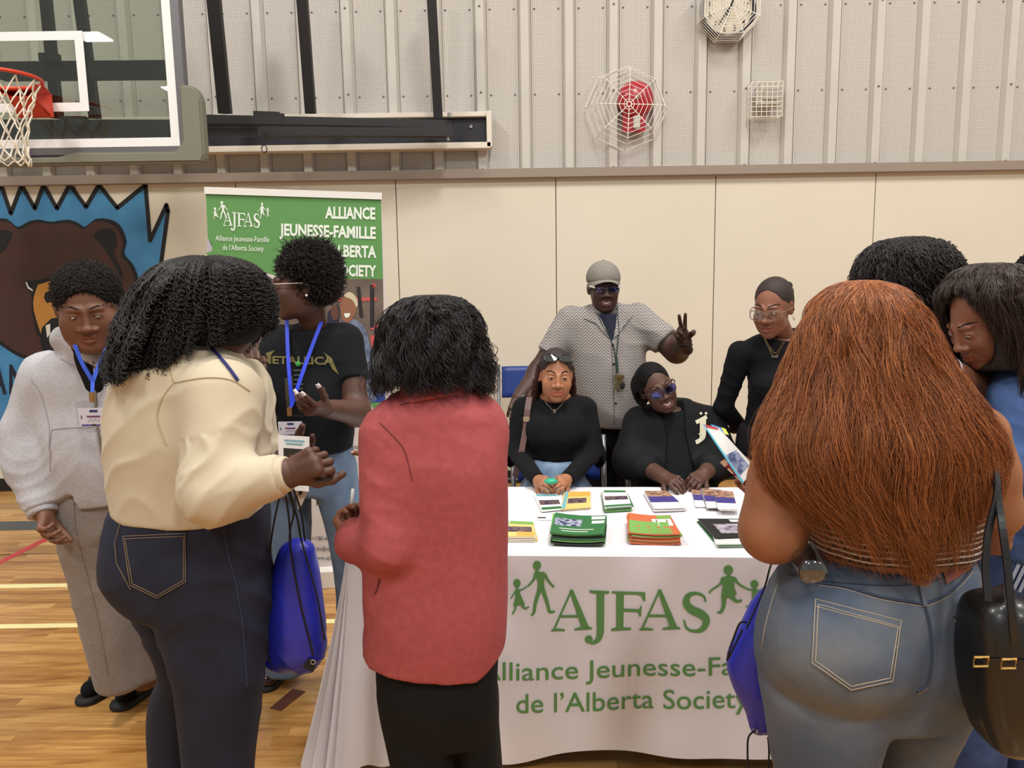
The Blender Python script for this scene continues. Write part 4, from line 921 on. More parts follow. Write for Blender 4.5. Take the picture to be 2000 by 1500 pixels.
def head(f, c, R, neck, nr=.047, h=.0027, skin=None):
    "returns world mesh (P,Q,tint); neck: world point of the neck base"
    s = f.get('size', 1.); c = A3(c); nb = R.T @ (A3(neck) - c) / s
    P = head_prims(f) + [Cp((0, .022, -.045), nb, nr, nr * 1.08, .03)]
    V, Q = sdf(P, h / s, bounds=(np.array([-.13, -.16, min(-.20, nb[2] - .05)]), np.array([.13, .15 + max(0, nb[1]), .16])))
    T = np.ones((len(V), 3)); x, y, z = np.abs(V[:, 0]), V[:, 1], V[:, 2]; mz = -.066; op = f.get('open', 0.); mw = .025 + .006 * f.get('smile', 0)
    lip = (y < -.080) & (x < mw) & (z > mz - .0155 - op - .0 + .010 * (x / mw) ** 2) & (z < mz + .0105 - .006 * (x / mw) ** 2 + .006 * f.get('smile', 0) * (x / mw) ** 2)
    T[lip] *= np.array(f.get('lip', (1.05, .72, .72)))
    bz = .0285 + .006 * np.clip(1 - np.abs(x - .034) / .02, 0, 1) * f.get('arch', .7); brow = (y < -.05) & (x > .013) & (x < .052) & (np.abs(z - bz) < .0036 * np.clip(1.5 - (x - .013) / .05, .5, 1))
    T[brow] *= f.get('brow', .8)
    head.last = (V, Q)
    if f.get('goatee'):
        g = (y < -.06) & (x < .016) & (z < -.082) & (z > -.122); T[g] = T[g] * .6 + np.array([.9, .9, .95]) * (vnoise(V[g], 400, 1) > 0)[:, None] * 1.6 + .2
    lidl = (y < -.07) & (np.abs(x - .031) < .012) & (np.abs(z - .0042 * f.get('eye', 1.) - .0006) < .0016); T[lidl] *= .35
    return (c + (V @ R.T) * s, Q, T)
def face_extras(f, c, R, par, iris=(0, 0), teeth=False):
    from mathutils.bvhtree import BVHTree
    s = f.get('size', 1.); bv = BVHTree.FromPolygons(head.last[0].tolist(), head.last[1].tolist()); c = A3(c); m_bw_ = mat('eyebrow hair', (20, 14, 13), .9, spec=.1)
    for sg in (-1, 1):
        g = MB(); rows_ = []
        for x_, z_, w_ in ((.013, .0280, .0015), (.018, .0290, .0023), (.026, .0305, .0024), (.034, .0314, .0021), (.042, .0302, .0016), (.050, .0272, .0008)):
            r_ = []
            for q_ in (-1, -.4, .4, 1):
                h_ = bv.ray_cast(Vector((sg * x_, -.3, z_ + q_ * w_)), Vector((0, 1, 0)))[0]; r_.append(Vector(c + R @ ((A3(h_) + A3((0, -.0008 if abs(q_) < .9 else .0004, 0))) * s)) if h_ else None)
            if all(r_): rows_.append(r_)
        for a, b_ in zip(rows_[:-1], rows_[1:]):
            for j in range(3): g.add([a[j], a[j + 1], b_[j + 1], b_[j]], [(0, 1, 2, 3)])
        if g.f: g.obj('eyebrow', m_bw_, par, True); c = A3(c); L = lambda p: Vector(c + R @ (A3(p) * s))
    m_ew = mat('eye white', (214, 206, 200), .25); m_ir = mat('dark iris', (26, 16, 12), .15)
    for sg in (-1, 1):
        g = MB(); ec = A3((sg * .031, -.0790, .001)); g.ball(L(ec), .0128 * s, 16); d = A3((iris[0], -1, iris[1])); d /= np.linalg.norm(d); g.cm = 1
        g.lathe(L(ec + d * .0116), [(.0058 * s, 0), (.0054 * s, .0009 * s), (.003 * s, .0014 * s)], R @ d, 16); g.obj('eye', [m_ew, m_ir], par, True)
    if teeth:
        g = MB(); mz = -.066; o = f.get('open', .003)
        g.grid(lambda u, v: L(((u - .5) * .040, -.0955 + .030 * (2 * u - 1) ** 2 * .35, mz + .0032 - (.0045 + o * .6) * v + .0055 * (2 * u - 1) ** 2)), 12, 2); g.obj('teeth', mat('teeth', (226, 216, 200), .3), par, True)
def glasses(c, R, par, s=1., col=(30, 26, 28), lens=None, shape=1.0, w=.026, hgt=.019, z=.000, y=-.108, r=.0014, name='glasses', label=None, temples=True, bridge=.0):
    c = A3(c); L = lambda p: Vector(c + R @ (A3(p) * s)); g = MB(); m_ = mat('frame %d %d %d' % tuple(col), col, .3, spec=.6); n = 28; gl = MB()
    for sg in (-1, 1):
        def rp(t, q=1.):
            ct, st = math.cos(t), math.sin(t); e = .7; x = sg * .033 + w * q * math.copysign(abs(ct) ** e, ct); zz = z + hgt * q * math.copysign(abs(st) ** e, st); return L((x, y + .35 * abs(x) ** 2 * 10 * .6, zz))
        g.tube([rp(2 * math.pi * k / n) for k in range(n)], r * s, 6, True)
        o = len(gl.v); gl.add([rp(2 * math.pi * k / n, .98) for k in range(n)], [tuple(range(n))])
        if temples: g.tube([L((sg * (.033 + w), y + .012, z + hgt * .5)), L((sg * .078, -.055, z + .009)), L((sg * .083, .0, z + .006)), L((sg * .082, .018, z - .01))], r * s * 1.1, 6)
    g.tube([L((-.033 + w * .98, y + .002, z + .003)), L((0, y - .003, z + .006 + bridge)), L((.033 - w * .98, y + .002, z + .003))], r * s, 6)
    o = g.obj(name, m_, par, True, label); gl.obj('lens', lens or glassmat_clear, o, recalc=False); return o
glassmat_clear = glassmat('clear lens', (246, 248, 250), .06, .02)
lens_blue = glassmat('blue tinted lens', (120, 120, 190), .22, .05)
_bl = lens_blue.node_tree.nodes
for n_ in _bl:
    if n_.type == 'BSDF_GLOSSY': n_.inputs[0].default_value = (.35, .35, 1, 1)
lens_dark = glassmat('dark lens', (60, 60, 64), .25, .03)
# ---------------------------------------------------------------- hand
def hand(w, kn, n, side, curl=(.5, .5, .5, .5), spread=.10, thumb=(.5, .3), s=1., h=.0031, ext=.05, tdir=None):
    """w: wrist point, kn: point the middle knuckle lies towards, n: direction the palm faces, side: +1/-1 which way the thumb lies (along cross(dir, n))
    curl: per finger bend in radians per joint; thumb: (opposition, bend)"""
    w = A3(w); d = A3(kn) - w; d /= np.linalg.norm(d); n = A3(n); n = n - d * (n @ d); n /= np.linalg.norm(n); l = np.cross(d, n) * side
    R = np.stack([l, n, d], 1)       # local axes: x to the thumb side, y out of the palm, z along the hand
    P = [Cp((0, 0, -ext), (0, 0, .01), .027, .025, .02), Cp((.018, .0, .02), (.022, .0, .082), .0135, .012, .018), Cp((-.018, 0, .018), (-.026, 0, .074), .0125, .0105, .018), Cp((0, -.001, .012), (0, 0, .082), .0155, .012, .02),
         El((.020, .010, .030), (.014, .010, .026), k=.014), El((-.020, .008, .030), (.011, .009, .026), k=.014)]
    tips = []
    for i, (bx, bz, ln, rr) in enumerate([(.0265, .088, .072, .0088), (.0085, .092, .080, .0090), (-.0095, .088, .074, .0085), (-.0265, .079, .058, .0075)]):
        cu = curl[i]; cu = cu if isinstance(cu, (tuple, list)) else (cu, cu * 1.1, cu * .8); p = A3((bx, 0, bz - .012)); sp = spread * (1.5 - i) ; a = 0
        dirx = math.sin(sp); pts = [p]
        for j, fr in enumerate((.44, .30, .26)):
            a += cu[j]; v = A3((dirx * math.cos(a), math.sin(a), math.cos(a) * math.cos(sp))); p = p + v * ln * fr; pts.append(p)
        P += chain(pts, [rr * 1.08, rr, rr * .92, rr * .8], .0025); tips.append((pts[-1], pts[-1] - pts[-2], rr))
    op, tb = thumb; p0 = A3((.020, .006, .020)); t1 = A3((math.cos(op * .6) * .75, math.sin(op) * .8, .75 if tdir is None else tdir)); t1 /= np.linalg.norm(t1); p1 = p0 + t1 * .040
    t2 = t1 * math.cos(tb) + A3((-.5, .5, .5)) * math.sin(tb); t2 /= np.linalg.norm(t2); p2 = p1 + t2 * .032; t3 = t2 * math.cos(tb) + A3((-.6, .4, .4)) * math.sin(tb); t3 /= np.linalg.norm(t3); p3 = p2 + t3 * .026
    P += chain([p0, p1, p2, p3], [.0145, .0120, .0105, .0085], .006); tips.append((p3, t3, .0095))
    V, Q = sdf(P, h / s)
    tw_ = [(w + (R @ t) * s, R @ v / np.linalg.norm(v), rr * s) for t, v, rr in tips]
    return w + (V @ R.T) * s, Q, tw_, R
def nails(tips, R, par, mt, ln=.012, which=(0, 1, 2, 3, 4), wd=1.):
    for i in which:
        t, v, rr = tips[i]; back = -R[:, 1]; back = back - v * (back @ v); back /= np.linalg.norm(back); lat = np.cross(v, back)
        g = MB(); g.grid(lambda u, q: Vector(t + back * rr * (.80 - .35 * (2 * u - 1) ** 2) + lat * rr * .75 * wd * (2 * u - 1) * (1 - .35 * q * q) + v * (-.004 + (ln + .002) * q)), 5, 4)
        me = g.mesh('nail'); bmx = bmesh.new(); bmx.from_mesh(me); bmesh.ops.solidify(bmx, geom=bmx.faces[:], thickness=.0012); bmx.to_mesh(me); bmx.free(); link('fingernail', me, mt, par, True)
# ---------------------------------------------------------------- hair
def hairmat(name, col, col2=None, rough=.45, spec=.28):
    M = mat(name, col, rough, spec=spec); N = M.node_tree.nodes; L = M.node_tree.links
    if col2:
        b = N['Principled BSDF']; ci = N.new('ShaderNodeHairInfo'); r = N.new('ShaderNodeValToRGB'); r.color_ramp.elements[0].color = (*srgb(col), 1); r.color_ramp.elements[1].color = (*srgb(col2), 1)
        L.new(ci.outputs['Random'], r.inputs[0]); L.new(r.outputs[0], b.inputs['Base Color'])
    return M
def strands(name, P, rad, mt, parent, taper=.35):
    "P: (number of strands, points, 3) in world coordinates"
    k, n, _ = P.shape; hc = bpy.data.hair_curves.new(name); hc.add_curves([n] * k)
    hc.attributes['position'].data.foreach_set('vector', P.astype(np.float32).ravel())
    a = hc.attributes.get('radius') or hc.attributes.new('radius', 'FLOAT', 'POINT')
    r = np.broadcast_to(rad * (1 - (1 - taper) * np.linspace(0, 1, n) ** 3), (k, n)); a.data.foreach_set('value', r.astype(np.float32).ravel())
    o = bpy.data.objects.new(name, hc); hc.materials.append(mt); COL.objects.link(o)
    if parent is not None: o.parent = parent; o.matrix_parent_inverse = Matrix.Translation(-top(parent))
    o['kind'] = 'stuff'; return o
def mane(rows, k, n, th=(0, 2 * math.pi), t0=(0., .05), t1=(.75, 1.), rr=(.80, 1.03), wave=(.006, 9., .01), curl=(0, 0), seed=1, clump=0, yaw=0., part=None, endf=None):
    """strands that run down a loft (rows as for Lo, from crown to tips); wave: amplitude, cycles, random offset; curl: radius, turns"""
    R = np.random.RandomState(seed); w = np.array(rows, float); w = w[np.argsort(-w[:, 0])]; nr = len(w)
    if clump:
        ct = R.uniform(*th, clump); cr = R.uniform(*rr, clump); ce = R.uniform(*t1, clump); j = R.randint(0, clump, k)
        T = ct[j] + R.normal(0, .035, k); Q = cr[j] + R.normal(0, .02, k); E = np.clip(ce[j] + R.normal(0, .02, k), 0, 1.02); ph = R.uniform(0, 6.3, clump)[j] + R.normal(0, .3, k); ph2 = R.uniform(0, 6.3, clump)[j] + R.normal(0, .3, k)
    else:
        T = R.uniform(*th, k); Q = R.uniform(*rr, k); E = R.uniform(*t1, k); ph = R.uniform(0, 6.3, k); ph2 = R.uniform(0, 6.3, k)
    if endf is not None: E = E * endf(T)
    S = R.uniform(*t0, k); u = np.linspace(0, 1, n)[None, :]; t = S[:, None] + (E - S)[:, None] * u
    q = t * (nr - 1); idx = np.arange(nr); g = [smooth_interp(q.ravel(), idx, w[:, j]).reshape(q.shape) for j in range(5)]
    th_ = T[:, None] + wave[2] * np.cumsum(R.normal(0, 1, (k, n)), 1) * .15
    if part is not None: th_ = th_ + 0
    c, s = np.cos(th_ + yaw), np.sin(th_ + yaw); Qr = Q[:, None] * np.minimum(1, .35 + 2.5 * u) if False else Q[:, None] * np.ones_like(u)
    rx, ry = g[3] * Qr, g[4] * Qr; env = np.clip(u * 2.2, 0, 1)
    wv = wave[0] * env * np.sin(ph[:, None] + wave[1] * 2 * math.pi * t); wv2 = wave[0] * env * np.sin(ph2[:, None] + wave[1] * 1.13 * 2 * math.pi * t)
    X = g[1] + c * (rx + wv) - s * wv2; Y = g[2] + s * (ry + wv) + c * wv2; Z = g[0] + wv2 * .4
    if curl[0]:
        a = ph[:, None] + curl[1] * 2 * math.pi * t * R.uniform(.75, 1.3, (k, 1)); X = X + curl[0] * env * np.cos(a); Y = Y + curl[0] * env * np.sin(a) * .7; Z = Z + curl[0] * env * np.sin(a) * .7
    return np.stack([X, Y, Z], -1)
def fuzz(hair, k, l0, l1, mt, r=.0011, coil=.002, seed=4, zmin=-9.):
    me = hair.data; n = len(me.vertices); V = np.zeros(n * 3, np.float32); N_ = np.zeros(n * 3, np.float32); me.vertices.foreach_get('co', V); me.vertices.foreach_get('normal', N_); V = V.reshape(-1, 3).astype(float); N_ = N_.reshape(-1, 3).astype(float)
    RS = np.random.RandomState(seed); ix = RS.choice(n, k); ln = RS.uniform(l0, l1, k); u = np.linspace(0, 1, 8)[None, :, None]
    dr = N_[ix] + RS.normal(0, .35, (k, 3)); cu = RS.uniform(0, 6.3, (k, 1)) + np.linspace(0, 11, 8)[None, :]; a = np.cross(dr, RS.normal(0, 1, (k, 3))); a /= np.linalg.norm(a, axis=1, keepdims=True); b = np.cross(dr, a); b /= np.linalg.norm(b, axis=1, keepdims=True)
    return strands('curls', V[ix][:, None, :] - N_[ix][:, None, :] * .002 + dr[:, None, :] * ln[:, None, None] * u + (a[:, None, :] * np.cos(cu)[..., None] + b[:, None, :] * np.sin(cu)[..., None]) * coil, r, mt, hair)
def lerp_rows(rows, q): return [(z, x, y, rx * q, ry * q) for z, x, y, rx, ry in rows]
# ---------------------------------------------------------------- skins and cloths
def skinmat(n, c, c2=None): return mat('skin ' + n, c, .5, var=(14, c2 or tuple(int(v * .88) for v in c), .3, .75), bump=(260, .10, .001), vcol=True, sss=.06, spec=.36)
sk_dark = skinmat('deep', (92, 62, 50)); sk_deep = skinmat('very deep', (76, 52, 43)); sk_mid = skinmat('brown', (140, 92, 70)); sk_warm = skinmat('warm brown', (172, 116, 84)); sk_arm = skinmat('golden brown', (150, 98, 66)); sk_rich = skinmat('rich brown', (120, 80, 62))
def shoe(par, heel, toe, mt, sole, h_=.0, w_=.045):
    "closed shoe from heel to toe point on the floor"
    heel = A3(heel); toe = A3(toe); d = toe - heel; L_ = np.linalg.norm(d); d /= L_
    up = [El(heel + d * .04 + A3((0, 0, .05)), (.04, .05, .05), k=.03)] + chain([heel + d * .05 + A3((0, 0, .045)), heel + d * L_ * .5 + A3((0, 0, .045)), toe - d * .045 + A3((0, 0, .035))], [.045, .045, .036], .03) + [Cut((0, 0, .018), (0, 0, -1))]
    sobj('shoe', sdf(up, .006), mt, par)
    V = [Cp(heel + d * .04, toe - d * .04, .047, .044, .01), Cut((0, 0, .022), (0, 0, 1)), Cut((0, 0, .0015), (0, 0, -1))]; sobj('shoe_sole', sdf(V, .006), sole, par)
# ---------------------------------------------------------------- people
def p(px, py, Y): return A3(at(px, py, Y))
m_bkf = mat('black knit', (13, 13, 15), .9, bump=(700, .1, .001), spec=.25); m_bkt = mat('black trouser cloth', (17, 16, 17), .9, bump=(900, .12, .001), spec=.25)
m_sole = mat('black sole', (22, 21, 21), .7); m_hair = hairmat('black hair', (16, 14, 14), (40, 30, 26)); m_hcap = mat('black hair mass', (11, 10, 10), .75, spec=.2, bump=(180, .6, .004))
def body(par, prims, heads, skin, off=-.022, h=.012, extra=()):
    "one skinned body: the covered figure slightly inside its clothes, joined to head and hands"
    parts = [sdf(prims, h, off)] if prims else []
    return sobj('body', join([(a[0], a[1]) if len(a) == 2 else a for a in parts + list(heads) + list(extra)]), skin, par)
def cap(c, R, par, mt, t=.008, face=(0, -.088, -.045), fr=(.074, .062, .090), nape=-.045, h=.003, s=1., bump_=.003, sc=90, name='hair', w=1., more=()):
    "short hair: a shell over the skull with the face left free (head coordinates)"
    P = [El((0, .020, .038), (.074 * w + t, .094 + t, .084 + t), k=.02), El((0, .045, -.005), (.066 * w + t, .066 + t, .070), k=.02)] + list(more) + [Sub(El(face, fr, k=.006))]
    for sg in (-1, 1): P.append(Sub(El((sg * .085, .004, -.012), (.026, .024, .034), k=.004)))
    V, Q = sdf(P + [Cut((0, 0, nape), (0, .35, -1))], h)
    if bump_: V, Q = push((V, Q), lambda q: lump(q, sc, bump_))
    return sobj(name, (A3(c) + (V @ R.T) * s, Q), mt, par)
def lanyard(neckL, neckR, mid, card, par_label, Y, col=(36, 72, 190), cw=.095, chh=.062, name_bar=(120, 60, 140), back=None, dz=.0):
    "neckL, neckR, mid, card: world points; ribbon from both sides of the neck to the clip; badge under it"
    e = empty('lanyard', tuple(mid), par_label, 'lanyard'); m_l = mat('blue ribbon %d' % col[2], col, .5); up = (0, -1, .1)
    for a in (neckL, neckR):
        g = MB(); a = Vector(a); m_ = Vector(mid); q = [a.lerp(m_, t) + Vector((0, -.012 * math.sin(t * math.pi), -.0 * t)) for t in np.linspace(0, 1, 7)]
        for i in range(6):
            t = (q[i + 1] - q[i]).normalized(); sd = t.cross(Vector((0, -1, 0))).normalized() * .0065
            g.add([q[i] - sd, q[i] + sd, q[i + 1] + sd, q[i + 1] - sd], [(0, 1, 2, 3)]); g.add([x + Vector((0, .0012, 0)) for x in (q[i] - sd, q[i] + sd, q[i + 1] + sd, q[i + 1] - sd)], [(3, 2, 1, 0)])
        g.obj('strap', m_l, e)
    m_ = Vector(mid); c = Vector(card); g = MB(); g.beam(m_, c + Vector((0, 0, .012)), .012, .002, (0, 1, 0)); g.obj('strap', m_l, e)
    MB().box(c.x - .008, c.x + .008, c.y - .008, c.y + .002, c.z - .012, c.z + .02, .002).obj('clip', mat('brass clip', (176, 140, 92), .3, .8), e)
    hx = cw * .56; MB().box(-hx + c.x, hx + c.x, c.y - .006, c.y - .004, c.z - .03 - chh * 1.35, c.z - .008).obj('plastic_sleeve', glassmat_clear, e)
    cd = MB().box(c.x - cw / 2, c.x + cw / 2, c.y - .0045, c.y - .0035, c.z - .03 - chh, c.z - .03).obj('name_card', mat('white card', (226, 220, 226), .5), e)
    zt = c.z - .03; y_ = c.y - .0048
    def bar(x0, x1, z0, z1, col, nm='print'): MB().box(c.x + x0 * cw, c.x + x1 * cw, y_ - .0003, y_, zt - z1 * chh, zt - z0 * chh).obj(nm, mat('print %d %d %d' % col, col, .5), cd)
    bar(-.12, .15, .10, .24, (40, 52, 120)); bar(-.22, .22, .42, .52, (120, 60, 110)); bar(-.42, .42, .90, .99, (70, 60, 140)); bar(-.06, .04, .88, .99, (214, 120, 60)); bar(.42, .48, .7, .95, (110, 60, 130)); bar(-.42, -.38, .4, .6, (60, 90, 80))
    g = MB(); g.tube([(c.x + (-.2 + .4 * t) * cw, y_ - .0006, zt - (.66 + .08 * math.sin(t * 17)) * chh) for t in np.linspace(0, 1, 14)], .0006, 4); g.obj('signature', mat('grey ink', (120, 110, 130), .6), cd)
    return e
def seam(pts, mt, par, r=.0011, name='stitching'):
    return MB().tube([Vector(q) for q in pts], r, 5).obj(name, mt, par)
def compact(v, f):
    use = sorted({i for q in f for i in q}); mp_ = {j: i for i, j in enumerate(use)}; return MB().add([v[i] for i in use], [[mp_[i] for i in q] for q in f])
def on_mesh(o):
    from mathutils.bvhtree import BVHTree
    me = o.data; n = len(me.vertices); v = np.zeros(n * 3, np.float32); me.vertices.foreach_get('co', v); v = v.reshape(-1, 3)
    if o.parent is not None: v = v  # mesh data are world coordinates
    return BVHTree.FromPolygons([tuple(x) for x in v.tolist()], [tuple(pl.vertices) for pl in me.polygons])
def hit(bvh, px, py, lift=.002):
    d = CX * ((px - 1000) / F) + CY * ((750 - py) / F) + _f; d.normalize()
    loc, nn, i, dist = bvh.ray_cast(CO, d)
    if loc is None: return None
    if nn.dot(d) > 0: nn = -nn
    return loc + nn * lift
def line_on(bvh, pxs, mt, par, r=.0011, name='stitching', n=6, lift=.001, curved=True):
    c = curve2(pxs, n) if curved and len(pxs) > 2 else [np.array(pxs[0]) * (1 - t) + np.array(pxs[1]) * t for t in np.linspace(0, 1, 14)] if len(pxs) == 2 else sum([[np.array(a) * (1 - t) + np.array(b) * t for t in np.linspace(0, 1, 9)[:-1]] for a, b in zip(pxs[:-1], pxs[1:])], []) + [np.array(pxs[-1])]
    q = [hit(bvh, x, y, lift) for x, y in c]; q = [x for x in q if x is not None]
    if len(q) > 1: return MB().tube(q, r, 5).obj(name, mt, par)
def patch_on(bvh, px, mt, par, name, lift=.003, size=6., label=None):
    "pixel polygon laid onto a surface as a thin patch"
    bm = bmesh.new(); bm.faces.new([bm.verts.new((x, y, 0)) for x, y in px]); bmesh.ops.triangulate(bm, faces=bm.faces, ngon_method='EAR_CLIP'); bm.verts.index_update()
    v = np.array([x.co[:] for x in bm.verts]); f = [tuple(x.index for x in q.verts) for q in bm.faces]; bm.free()
    V, Fc = split2d(v, f, size); W_ = []; last = None
    for q in V:
        h_ = hit(bvh, q[0], q[1], lift); last = h_ or last; W_.append(h_)
    good = next((x for x in W_ if x is not None), Vector((0, 0, 0))); W_ = [x if x is not None else good for x in W_]
    ok = [hit(bvh, q[0], q[1], lift) is not None for q in V]; Fc = [q for q in Fc if all(ok[i] for i in q)]
    return compact(W_, Fc).obj(name, mt, par, True, label, recalc=False)
def flat_text_on(bvh, s, xa, xb, ya, yb, cap_, mt, par, bold=0., lift=.003, name='lettering'):
    v, f = textmesh(s, bold, 2); w = v[:, 0].max(); x0 = v[:, 0].min(); V, Fc = split2d(v, f, .15); out = []; ok = []
    for q in V:
        u = (q[0] - x0) / (w - x0); h_ = hit(bvh, xa + (xb - xa) * u, ya + (yb - ya) * u - q[1] / .729 * cap_, lift); ok.append(h_ is not None); out.append(h_ or Vector((0, 0, 0)))
    return compact(out, [q for q in Fc if all(ok[i] for i in q)]).obj(name, mt, par, False, None, False)

# ======== grey hoodie (far left) ========
Y = 2.62
e = empty('person', (at(215, 1340, 2.72).x, 2.72, 0), 'person in light grey zip hoodie and grey sweatpants at the far left, looking down', 'person')
hc = p(173, 598, 2.48); hR = rot(22, 20, -2); nb = p(180, 705, 2.62)
tor = [Lo(px_rows([(672, 150, 220, 2.62, .07), (690, 110, 262, 2.64, .11), (720, 76, 280, 2.65, .135), (790, 86, 282, 2.65, .15), (850, 92, 282, 2.64, .165), (910, 98, 284, 2.64, .17), (955, 106, 284, 2.65, .165), (985, 110, 284, 2.66, .16)]), k=.03)]
armL = [p(92, 735, 2.64), p(55, 850, 2.62), p(62, 905, 2.58), p(84, 998, 2.50)]; armR = [p(262, 740, 2.68), p(290, 850, 2.72), p(290, 940, 2.66)]
sl = chain(armL, [.088, .080, .078, .060], .05) + chain(armR, [.088, .076, .05], .05)
legs = [Lo(px_rows([(940, 108, 250, 2.66, .15), (1010, 118, 256, 2.66, .15), (1120, 143, 262, 2.68, .13), (1240, 172, 272, 2.7, .115), (1338, 196, 284, 2.72, .10)]), k=.02, n=2.2), Lo(px_rows([(940, 190, 316, 2.72, .14), (1040, 200, 322, 2.76, .14), (1200, 228, 316, 2.8, .12), (1342, 262, 330, 2.84, .11)]), k=.02, n=2.2), Lo(px_rows([(925, 112, 276, 2.66, .145), (980, 114, 278, 2.66, .15), (1030, 118, 286, 2.67, .15)]), k=.03)]
HD, HDQ, ht, hRr = hand(p(90, 1002, 2.49), p(88, 1040, 2.44), (.75, -.1, .1), -1, curl=((.5, .55, .4), (.6, .6, .5), (.7, .7, .5), (.8, .8, .6)), thumb=(.4, .3), s=.98)
hood = [Cp(p(128, 662, 2.58), p(150, 650, 2.70), .036, .040, .04), Cp(p(128, 662, 2.58), p(196, 704, 2.50), .036, .022, .04), Cp(p(232, 655, 2.58), p(240, 640, 2.70), .034, .040, .04), Cp(p(232, 640, 2.58), p(204, 704, 2.50), .034, .022, .04), Cp(p(150, 646, 2.72), p(240, 644, 2.72), .045, .045, .05)]
hd = head(dict(double=1, jaw=1.15, cheek=1.25, w=1.2, eye=.6, nose=1.35, size=1.06, lip=(1.0, .75, .72)), hc, hR, nb, nr=.06)
hd = (hd[0], hd[1], hd[2])
body(e, tor + sl + legs, [hd, (HD, HDQ)], sk_rich)
face_extras(dict(size=1.06), hc, hR, e, iris=(.15, -.5))
hh = cap(hc, hR, e, m_hcap, t=.007, fr=(.078, .060, .096), face=(0, -.092, -.018), s=1.06, w=1.19, bump_=.002, sc=150)
fuzz(hh, 5000, .004, .010, m_hair)
m_hood = mat('grey marl fleece', (168, 165, 168), .9, var=(160, (180, 177, 180), .4, .6), bump=(420, .2, .001), sheen=.1)
hz = lambda q: folds(q, (.3, .2, 1), 60, .005, 2) + folds(q, (1, .2, .3), 40, .004, 5) + lump(q, 9, .002)
ho = sobj('hoodie', push(sdf(tor + sl + hood + [Sub(Cp(p(176, 640, 2.48), p(188, 735, 2.44), .062, .014, .02)), Cut(p(200, 978, 2.6), (0, 0, -1), .6), Cut(armL[3], armL[3] - armL[2], .12)], .008), hz), m_hood, e)
sobj('undershirt', sdf([Cp(p(176, 660, 2.58), p(190, 750, 2.56), .072, .05, .03), Cut(p(176, 668, 2.5), (0, 0, 1))], .008), m_bkf, e)
sobj('cuff', sdf([Cp(armL[3] - (armL[3] - armL[2]) * .16, armL[3] + (armL[3] - armL[2]) * .05, .052, .050, .01), Cut(armL[3] + (armL[3] - armL[2]) * .08, armL[3] - armL[2])], .006), m_hood, e)
m_swp = mat('beige grey sweatpants', (130, 121, 114), .9, var=(140, (140, 131, 124), .4, .6), bump=(420, .2, .001), sheen=.1)
pz = lambda q: folds(q, (1, 0, .15), 22, .007, 8, g=2.5) + folds(q, (.3, 0, 1), 18, .004, 12)
po = sobj('sweatpants', push(sdf(legs + [Cut(p(240, 1341, 2.72), (0, 0, -1))], .009), pz), m_swp, e)
b = on_mesh(po); line_on(b, [(142, 955), (150, 1040), (170, 1120), (190, 1200), (212, 1320)], mat('dark sweatpants seam', (120, 110, 104), .9), e, .0012, 'side_seam')  # side seam in a slightly darker tone than the cloth
b = on_mesh(ho); m_zip = mat('zip tape', (118, 108, 96), .5, .3)
line_on(b, [(184, 708), (186, 760), (190, 830), (200, 880), (216, 960)], m_zip, e, .005, 'zip', lift=.001); q = hit(b, 184, 718, .004)
if q: MB().beam(q, q + Vector((.001, -.002, -.035)), .009, .004, (0, -1, 0)).obj('zip_pull', m_chr, e)
line_on(b, [(118, 700), (150, 715), (172, 705)], mat('seam grey', (150, 144, 144), .9), e, .0012, 'seam'); line_on(b, [(98, 920), (100, 850), (112, 838), (182, 834)], MATS['seam grey'], e, .0013, 'pocket_seam'); line_on(b, [(60, 740), (80, 770), (96, 830), (96, 880)], MATS['seam grey'], e, .0013, 'seam')
# sandals and feet
for (hx, hy, tx, ty, yy) in ((262, 1318, 190, 1375, 2.75), (318, 1325, 285, 1362, 2.86)):
    a = onz(hx, hy, .0); t = onz(168, 1372, 0) if tx == 190 else onz(hx, hy, 0) + Vector((-.06, -.2, 0)); a = A3(a); t = A3(t); d = (t - a); d /= np.linalg.norm(d); a = a + d * .0; t = a + d * .25
    sobj('sock', sdf([Cp(a + d * .03 + A3((0, 0, .055)), t - d * .045 + A3((0, 0, .045)), .040, .034, .02), Cp(a + d * .04 + A3((0, 0, .05)), a + d * .03 + A3((0, 0, .16)), .042, .045, .02)], .006), m_bkf, e)
    sobj('sandal_sole', sdf([Cp(a + d * .03, t - d * .035, .05, .05, .01), Cut((0, 0, .026), (0, 0, 1)), Cut((0, 0, .002), (0, 0, -1))], .006), m_sole, e)
    n_ = np.cross(d, (0, 0, 1)); m_str = mat('black sandal leather', (20, 18, 18), .45)
    sobj('sandal_strap', sdf([Cp(a + d * .10 + A3((0, 0, .045)), a + d * .17 + A3((0, 0, .045)), .053, .048, .01), Cut((0, 0, .012), (0, 0, -1)), Cut(a + d * .075, -d), Cut(a + d * .185, d)], .006), m_str, e)
    bk_ = a + d * .12 + n_ * -.02 + A3((0, -.0, .097)); MB().tube([Vector(bk_ + d * x + n_ * y) for x, y in ((-.02, -.016), (.02, -.016), (.02, .016), (-.02, .016))], .0028, 6, True).obj('buckle', mat('brass buckle', (176, 146, 84), .3, .8), e)
lanyard(p(142, 660, 2.43), p(228, 645, 2.47), p(181, 745, 2.40), p(181, 778, 2.385), 'blue lanyard with white name badge on the grey hoodie', 2.4, (52, 92, 208), cw=.095, chh=.058)

